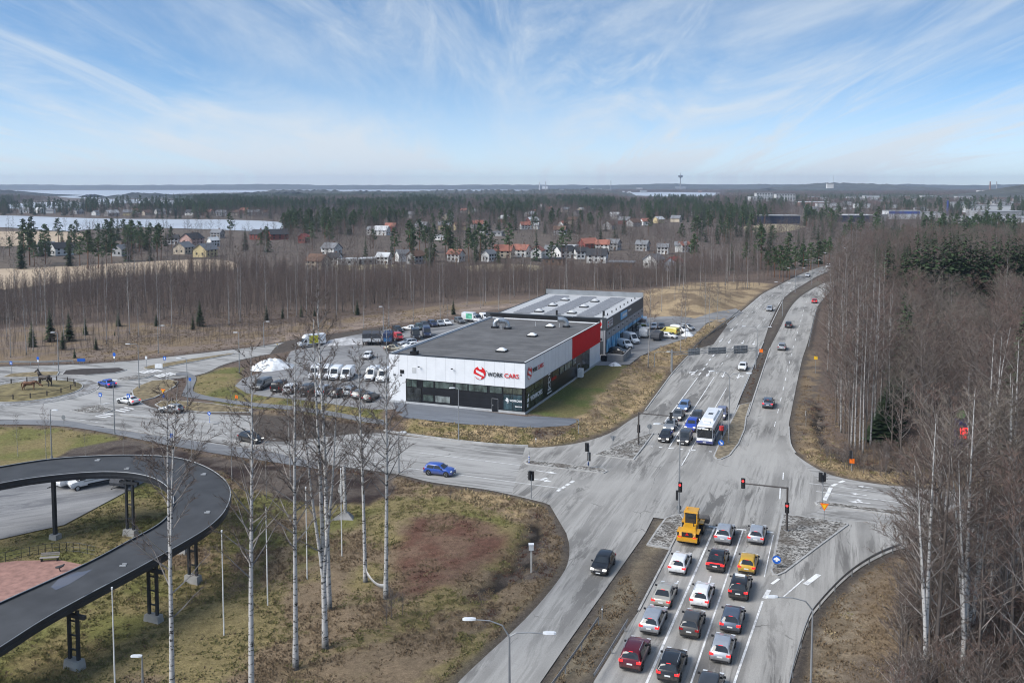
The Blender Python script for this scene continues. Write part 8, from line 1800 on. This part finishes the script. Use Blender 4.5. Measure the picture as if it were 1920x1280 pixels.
block('school', 1500, 1555, 379, 388, TBRK, 'low brick school beside the apartment blocks', roofm=TPALE); block('hilltop_block', 1551, 1563, 344.5, 350, TPALE, 'white block on top of the wooded town hill', z0=38); block('power_station', 1017, 1027, 349, 357.5, TPALE, 'white power station block below its two chimneys')
block('warehouse', 1840, 1925, 397, 408, TGREY, 'grey warehouse behind the long pale one', depth=40); block('terrace', 815, 880, 378, 384, TPALE, 'long pale terrace in front of the wooded rise', rows=2, cols=14)
rg = random.Random(9); tcount = 0; tl = []
for i in range(90):
    px = rg.uniform(1520, 1935) if i < 62 else rg.uniform(960, 1420); py = rg.uniform(371, 397) if i < 62 else rg.uniform(356, 361.5)
    w_ = rg.uniform(9, 32) * (1 if i < 62 else .45); hh = rg.uniform(3.5, 7.5) * (1 if i < 62 else .7)
    tl.append((px, block('town_building', px - w_ / 2, px + w_ / 2, py - hh, py, rg.choice((TPALE, TPALE, CON, TGREY, TBRK)), None, 'building')))
tl.sort(key=lambda t: t[0])
for i, (px, o) in enumerate(tl):
    o['label'] = 'small town building, %s from the left along the skyline' % ordw(i); o['group'] = 'buildings of the distant town'
def stack(name, px, yt, yb, dist, r, mat, label, cat='chimney', r2=None):
    x = (px - 960) / FPX * dist; z1 = CAMH + (HZ - yt) / FPX * dist; o = empty(name, (x, dist, -1), 0, label, cat); MB().tube([(0, 0, 0), (0, 0, z1 + 1)], [r, r2 or r * .8], 10).build('shaft', mat, o); return o, z1
stack('chimney', 1011.5, 341, 357, 5200, 4.0, TPALE, 'white power station chimney on the horizon'); stack('chimney', 1023, 340.5, 357, 5300, 2.6, TGREY, 'thin grey mast beside the power station chimney'); stack('radio_mast', 1145, 338.5, 358, 5200, 2.2, TGREY, 'lone dark chimney on the horizon left of the tower'); stack('chimney', 1854.5, 340.5, 380, 3000, 2.6, TBRK, 'striped tall chimney beside the quarry hill'); stack('chimney', 1866.5, 340.5, 360, 3600, 2.4, TGREY, 'grey chimney just right of the striped one')
stack('radio_mast', 1561, 329, 345, 5200, .9, TGREY, 'thin radio mast on the town hill', 'mast')
for px, lb in ((1834, 'pale silo, the left one of two below the quarry hill'), (1844.5, 'pale silo, the right one of two below the quarry hill')):
    o, z1 = stack('silo', px, 357, 368, 3000, 8.4, CON, lb, 'silo', 8.4)
o, z1 = stack('observation_tower', 1275, 330, 356, 6100, 4.2, TGREY, 'slender observation tower with a wider top on the horizon', 'tower', 3.0)
MB().tube([(0, 0, z1 - 13), (0, 0, z1 - 6), (0, 0, z1 + 3), (0, 0, z1 + 6)], [4, 15, 16, 12], 16).build('viewing_pod', pm('tower_dark', (.12, .13, .14), rough=.6), o); MB().tube([(0, 0, z1 + 5), (0, 0, z1 + 24)], [3, .8], 8).build('mast', TGREY, o)
block('tower_base', 1268, 1286, 350, 357, TGREY, 'dark building at the foot of the observation tower', z0=0)

# ------------------------------------------------------------------ woods
def blocked(x, y):
    P_ = np.array([x]), np.array([y])
    for p in list(LAKEW.values()) + list(FIELDW.values()):
        if inpoly(p, *P_)[0]: return True
    return not free(x, y)
rg = random.Random(21); npr = np.random.RandomState(4)
RD = lambda x, y: look(x, y, 'r')
# individually built trees: the birch row and wood on the right, the trees past the frontage road
n_b = 0; n_s = 0
RG1 = 'birches in the row along the northbound road'
row = [(1577, 812), (1596, 838), (1603, 846), (1612, 842), (1618, 850), (1632, 838), (1640, 820), (1585, 775), (1605, 780), (1625, 790), (1650, 800), (1668, 810), (1570, 745), (1590, 740), (1615, 748), (1640, 752), (1662, 760), (1558, 700), (1578, 705), (1600, 700), (1630, 710), (1655, 705), (1552, 660), (1572, 655), (1600, 660), (1640, 660)]
for i, (px, py) in enumerate(row):
    p = G(px, py); s_ = rg.uniform(.95, 1.25); plant_tree('birch_tree', T_MIDB[i % 4], p, s_, i * 1.7, 'tall slim birch in the row along the northbound road', RG1); n_b += 1
WOODR = GP([(1545, 640), (1548, 760), (1560, 838), (1620, 862), (1760, 884), (2000, 905), (2400, 930), (2200, 520), (1800, 470), (1620, 490), (1560, 560)])
k = 0
while k < 110:
    x, y = rg.uniform(50, 260), rg.uniform(120, 420)
    if not inpoly(WOODR, np.array([x]), np.array([y]))[0] or x / y > .62: continue
    if rg.random() > (150 / y) ** .8: continue
    kd = rg.choice(T_MIDB[:1] + T_MIDG); plant_tree('bare_tree', kd, (x, y, 0), rg.uniform(.75, 1.15), rg.uniform(0, 6), 'bare tree in the wood right of the main road', 'bare trees in the wood right of the road'); k += 1
for px, py, ty in ((1662, 745, 445), (1672, 740, 470), (1690, 735, 465), (1715, 690, 425), (1730, 680, 430), (1748, 660, 425), (1775, 650, 420), (1782, 660, 440), (1803, 640, 418), (1826, 650, 432), (1858, 655, 428), (1885, 640, 433), (1880, 690, 455), (1900, 670, 440), (1915, 700, 450), (1860, 700, 470), (1690, 760, 545), (1700, 770, 560), (1843, 720, 480), (1905, 740, 480), (1870, 760, 520), (1912, 790, 560), (1660, 815, 720), (1665, 800, 705), (1650, 830, 760), (1675, 790, 690), (1765, 640, 432), (1790, 640, 430), (1815, 640, 436), (1838, 640, 430), (1845, 640, 445), (1870, 640, 438), (1895, 640, 428), (1908, 640, 436), (1735, 650, 445), (1700, 660, 448), (1800, 690, 470), (1830, 700, 480), (1890, 700, 470), (1770, 690, 480), (1915, 640, 445), (1720, 700, 500)):
    p = G(px, min(py, 625) if ty < 530 else py); hgt = zat(p, ty); plant_tree('spruce_tree', T_SPR[n_s % 4], p, hgt / 20, rg.uniform(0, 6), 'dark spruce in the wood right of the main road', 'spruces in the wood right of the road', sx=max(.8, hgt / 20) * 1.1); n_s += 1
for px, py, ty in ((1452, 520, 463), (1462, 522, 460), (1475, 520, 465), (1490, 515, 462), (1440, 518, 470), (1505, 508, 458), (1520, 505, 455), (1535, 500, 452), (1545, 497, 450), (1515, 512, 470), (1555, 493, 452), (1468, 528, 478), (1480, 525, 480)):
    p = G(px, py); hgt = zat(p, ty); plant_tree('pine_tree', T_PINE[n_s % 3], p, hgt / 18, rg.uniform(0, 6), 'bushy green pine beside the bend of the main road', 'pines beside the bend', sx=hgt / 18 * 1.25); n_s += 1
LGP = 'trees past the frontage road'
for px, py, ty in ((222, 640, 535), (50, 665, 520), (62, 660, 540), (200, 645, 515), (322, 615, 470), (430, 610, 490), (372, 612, 560), (500, 598, 470), (556, 595, 500), (450, 605, 465), (540, 600, 500), (575, 590, 470), (598, 592, 480), (682, 616, 510), (730, 612, 540), (728, 614, 560), (775, 605, 520), (826, 601, 490), (838, 600, 560), (935, 583, 520), (992, 576, 490), (1050, 560, 505), (1150, 545, 495), (1165, 545, 500), (300, 628, 540), (120, 650, 540), (20, 670, 560), (160, 640, 540), (260, 632, 550), (1215, 690, 520), (1286, 640, 530), (1276, 660, 545), (1322, 615, 500), (1330, 610, 520), (1345, 600, 530), (1240, 585, 500), (1265, 575, 490)):
    p = GH(px, py); hgt = zat(p, ty) - p.z; plant_tree('birch_tree', T_MIDB[n_b % 4], p, hgt / 22, n_b * 1.9, 'white-stemmed birch standing before the brown wood', LGP, sx=max(.75, hgt / 22)); n_b += 1
for px, py, ty in ((118, 655, 615), (95, 640, 575), (130, 640, 580), (160, 628, 595), (222, 612, 580), (293, 612, 585), (375, 612, 560), (362, 618, 590), (500, 600, 570), (530, 598, 575), (565, 595, 570), (590, 593, 575), (140, 672, 652), (215, 630, 620), (1025, 565, 535), (1270, 520, 480), (670, 590, 560), (850, 590, 560), (60, 650, 600), (180, 655, 630)):
    p = G(px, py); hgt = zat(p, ty); plant_tree('spruce_tree', T_SPR[n_s % 4], p, hgt / 20, rg.uniform(0, 6), 'small spruce on the slope past the frontage road', 'small spruces past the frontage road', sx=hgt / 20 * 1.3); n_s += 1
for px, py, ty in ((40, 505, 440), (65, 500, 450), (85, 495, 445), (130, 500, 450), (150, 500, 437), (165, 505, 425), (185, 505, 440), (200, 500, 440), (210, 495, 432), (240, 490, 425), (275, 470, 415), (295, 458, 418), (320, 450, 420), (18, 480, 440), (460, 470, 425), (500, 465, 420), (700, 465, 425), (806, 500, 455), (815, 498, 452), (800, 505, 460), (935, 505, 475), (948, 505, 478), (1170, 440, 400), (1045, 470, 443), (1115, 475, 450), (812, 425, 402), (872, 430, 410), (890, 440, 415), (845, 440, 415), (1130, 400, 370), (1140, 402, 368), (1110, 400, 372), (1400, 478, 455), (1300, 490, 448)):
    p = G(px, py, -.8); hgt = zat(p, ty); kd = rg.choice(T_PINE + T_SPR); plant_tree('conifer_tree', kd, p, hgt / 19, rg.uniform(0, 6), 'dark green conifer among the houses beyond the wood', 'conifers among the houses', sx=hgt / 19 * 1.2); n_s += 1
for px, py, ty in [(rg.uniform(1215, 1470), rg.uniform(508, 548), 0) for _ in range(34)]:
    p = GH(px, py)
    if RD(p.x, p.y) > 7: plant_tree('birch_tree', T_MIDB[n_b % 4], p, rg.uniform(.6, 1.0), n_b * 1.9, 'bare birch behind the dry mounds beside the main road', 'birches behind the dry mounds'); n_b += 1
k = 0
while k < 90:
    px, py = rg.uniform(0, 1200), rg.uniform(505, 640); p = G(px, py)
    if RD(p.x, p.y) < 8 or inpoly(LOT, np.array([p.x]), np.array([p.y]))[0] or dpoly(PAD, np.array([p.x]), np.array([p.y]))[0] < 6 or blocked(p.x, p.y): k += .01; continue
    if py > 655 - px * .08: continue
    plant_tree('bare_tree', rg.choice(T_MIDB), p, rg.uniform(.55, .95), rg.uniform(0, 6), 'slim bare tree in the brown wood past the car park', 'bare trees in the brown wood'); k += 1
# young birch thicket
THK = GP([(-220, 640), (0, 612), (240, 602), (480, 596), (640, 586), (890, 560), (1000, 553), (1205, 540), (1330, 520), (1460, 510), (1500, 492), (1330, 498), (1200, 512), (900, 515), (640, 512), (440, 515), (300, 520), (100, 545), (-220, 575)])
thn = lambda x, y: float(fbm(x, y, 22, 301, 2))
pts = []; xs = npr.uniform(-330, 150, 26000); ys = npr.uniform(230, 500, 26000); okm = inpoly(THK, xs, ys)
for x, y in zip(xs[okm], ys[okm]):
    pts.append((x, y, -.3, rg.uniform(.5, 1.1) * (.6 + .9 * thn(x, y)), rg.uniform(0, 6.3), rg.randrange(4)))
for px, py in [(rg.uniform(-60, 640), 0) for _ in range(1500)]:
    py = rg.uniform(600, 676 - max(0, px) * .07); p = G(px, py)
    if RD(p.x, p.y) > 5: pts.append((p.x, p.y, -.1, rg.uniform(.12, .42), rg.uniform(0, 6.3), rg.randrange(4)))
for _ in range(420):
    px, py = rg.uniform(1205, 1470), rg.uniform(512, 585); p = GH(px, py)
    if RD(p.x, p.y) > 6 and dpoly(PAD, np.array([p.x]), np.array([p.y]))[0] > 4: pts.append((p.x, p.y, p.z - .1, rg.uniform(.15, 1.1) if py < 545 else rg.uniform(.1, .35), rg.uniform(0, 6.3), rg.randrange(4)))
scatter('young_birch_thicket', pts, [list(t) for t in T_SAP], 'dense reddish-brown thicket of young bare birches beyond the car park', 'thicket')
# right-hand undergrowth and deep wood
pts = []; xs = npr.uniform(50, 420, 13000); ys = npr.uniform(118, 520, 13000); okm = inpoly(GP([(1552, 640), (1560, 760), (1575, 842), (1640, 868), (1780, 890), (2100, 915), (2600, 945), (2600, 470), (1800, 462), (1640, 474), (1565, 540)]), xs, ys)
for x, y in zip(xs[okm], ys[okm]):
    if x / y > .64: continue
    far = y > 200
    r = rg.random()
    if y > 245 and x / y > .40 and r < .55: pts.append((x, y, -.4, rg.uniform(.6, .95), rg.uniform(0, 6.3), rg.randrange(7, 10)))
    elif r < .62: pts.append((x, y, -.4, rg.uniform(.5, 1.1), rg.uniform(0, 6.3), rg.randrange(4)))
    else: pts.append((x, y, -.4, rg.uniform(.7, 1.05), rg.uniform(0, 6.3), rg.randrange(4, 7)))
scatter('deep_wood', pts, [list(t) for t in T_SAP] + [list(t) for t in T_MIDG] + [list(t) for t in T_SPR[:3]], 'mixed bare and spruce wood filling the right side of the view', 'wood')
def seen_lake(x, y, hh):
    px = 960 + FPX * x / y; out = np.zeros(len(x), bool)
    for v in LAKES.values():
        for f in (1.0, .6, .2): out |= inpoly(v, px, HZ + FPX * (CAMH + 1 - hh * f) / y)
    return out
# mixed wood between the houses, thinning with distance
pts = []; xs = npr.uniform(-1150, 1150, 60000); ys = 430 + (npr.uniform(0, 1, 60000) ** .75) * 1650
ax = np.abs(xs / ys) < .62; xs, ys = xs[ax], ys[ax]
conif = fbm(xs, ys, 130, 88, 3); dens = fbm(xs, ys, 90, 61, 3)
bad = np.zeros(len(xs), bool)
for p in list(LAKEW.values()) + list(FIELDW.values()) + [ROADS['southbound_road'], ROADS['northbound_road']]: bad |= dpoly(p, xs, ys) < 6
for cx, cy, r in CLEAR: bad |= (xs - cx) ** 2 + (ys - cy) ** 2 < r * r
bad |= seen_lake(xs, ys, 13) & (npr.uniform(0, 1, len(xs)) < .8)
bad |= inpoly(GP([(1150, 555), (1330, 520), (1480, 512), (1330, 600)]), xs, ys)
cboost = np.zeros(len(xs), bool)
for q_ in ([(0, 500), (130, 505), (300, 495), (330, 462), (180, 440), (0, 470)], [(520, 445), (590, 452), (665, 440), (640, 418), (540, 418)], [(1420, 520), (1560, 500), (1570, 478), (1430, 482)], [(1215, 420), (1330, 425), (1330, 405), (1200, 404)], [(1080, 398), (1160, 402), (1150, 384), (1080, 386)], [(1300, 455), (1420, 462), (1400, 440), (1300, 438)]): cboost |= inpoly(GP(q_, -.8), xs, ys)
bad |= inpoly(GP([(1480, 416), (1960, 420), (1960, 374), (1480, 374)], -.8), xs, ys) & (npr.uniform(0, 1, len(xs)) < .72)
subm = inpoly(GP([(560, 510), (1310, 510), (1310, 455), (560, 440)]), xs, ys)
bad |= subm & (npr.uniform(0, 1, len(xs)) < .25)
for i in np.nonzero(~bad)[0]:
    if dens[i] < .33: continue
    cf = conif[i] > .66 or (conif[i] > .54 and rg.random() < .15) or rg.random() < .035
    cf = cf or (cboost[i] and rg.random() < .4); sz = rg.uniform(.45, 1.15) if not cf else rg.uniform(.7, 1.2)
    pts.append((xs[i], ys[i], -.9, sz, rg.uniform(0, 6.3), rg.randrange(4, 10) if cf else (rg.randrange(4))))
scatter('suburb_wood', pts, [list(t) for t in T_FAR] + [list(t) for t in T_SPRF] + [list(t) for t in T_PINE], 'bare and evergreen trees spread among the distant houses', 'wood')
# farthest woods as coarse crowns
def clump(seed, mat, n=14, w_=55, hh=13, con=False):
    r = random.Random(seed); m = MB()
    for i in range(n):
        cx, cy = r.uniform(-w_ / 2, w_ / 2), r.uniform(-w_ / 2, w_ / 2); h_ = hh * r.uniform(.7, 1.2)
        for k in range(16):
            if con: z = h_ * r.random(); rad = h_ * .2 * (1 - z / h_) + .3
            else: z = h_ * r.uniform(.25, 1); rad = h_ * .3 * math.sqrt(max(.05, 1 - ((z / h_ - .55) / .5) ** 2))
            a = r.uniform(0, 6.28); p = Vector((cx + rad * math.cos(a), cy + rad * math.sin(a), z)); s_ = r.uniform(.8, 1.9)
            d1 = Vector((r.uniform(-1, 1), r.uniform(-1, 1), r.uniform(-1, 1))) * s_; d2 = Vector((r.uniform(-1, 1), r.uniform(-1, 1), r.uniform(-.2, 1.2))) * s_; m.add([p, p + d1, p + d2], [(0, 1, 2)])
    return m.mesh('clump', mat)
CLM = [clump(1, TWIG), clump(2, TWIGR), clump(3, TWIGG), clump(4, SPRUCE, 12, 55, 15, True), clump(5, PINE, 12, 55, 14, True)]
pts = []; xs = npr.uniform(-3800, 3800, 42000); ys = 1700 + npr.uniform(0, 1, 42000) ** .9 * 4400; ax = np.abs(xs / ys) < .62; xs, ys = xs[ax], ys[ax]
conif = fbm(xs, ys, 420, 188, 3); bad = np.zeros(len(xs), bool)
for p in LAKEW.values(): bad |= dpoly(p, xs, ys) < 30
for cx, cy, r in CLEAR: bad |= (xs - cx) ** 2 + (ys - cy) ** 2 < (r + 15) ** 2
lakev = seen_lake(xs, ys, 15)
town = inpoly(GP([(1500, 400), (1960, 400), (1960, 368), (1500, 368)], -.8), xs, ys); bad |= town & (npr.uniform(0, 1, len(xs)) < .7)
for i in np.nonzero(~bad)[0]:
    if lakev[i]: continue
    cf = conif[i] > .635 or rg.random() < .06; pts.append((xs[i], ys[i], -1.5, rg.uniform(.8, 1.15), rg.uniform(0, 6.3), rg.randrange(3, 5) if cf else rg.randrange(3)))
scatter('distant_forest', pts, CLM, 'dark distant forest reaching to the horizon', 'forest')

# ------------------------------------------------------------------ haze
hz = MB().box((0, 4750, 63.5), (18600, 10100, 134)).build('haze', None); tag(hz, 'thin bluish haze lying over the far country', 'haze', None, 'stuff')
hz.location.z = 0
m, t, b = newmat('haze'); t.nodes.remove(b); pv = t.nodes.new('ShaderNodeVolumePrincipled'); pv.inputs['Color'].default_value = (.66, .79, 1, 1); pv.inputs['Density'].default_value = 8.5e-5; pv.inputs['Anisotropy'].default_value = 0.2
t.links.new(pv.outputs[0], [q_ for q_ in t.nodes if q_.type == 'OUTPUT_MATERIAL'][0].inputs['Volume']); hz.data.materials.append(m); m.cycles.volume_sampling = 'DISTANCE'; m.cycles.homogeneous_volume = True

# things of one kind that share a wording are told apart by their order across the picture
same = {}
for o in bpy.data.objects:
    if o.parent is None and o.get('label') and o.get('kind') != 'stuff': same.setdefault(o['label'], []).append(o)
for lb, lst in same.items():
    if 1 < len(lst) <= 60:
        lst.sort(key=lambda o: proj(o.location)[0])
        for i, o in enumerate(lst): o['label'] = lb + ', %s from the left' % ordw(i)
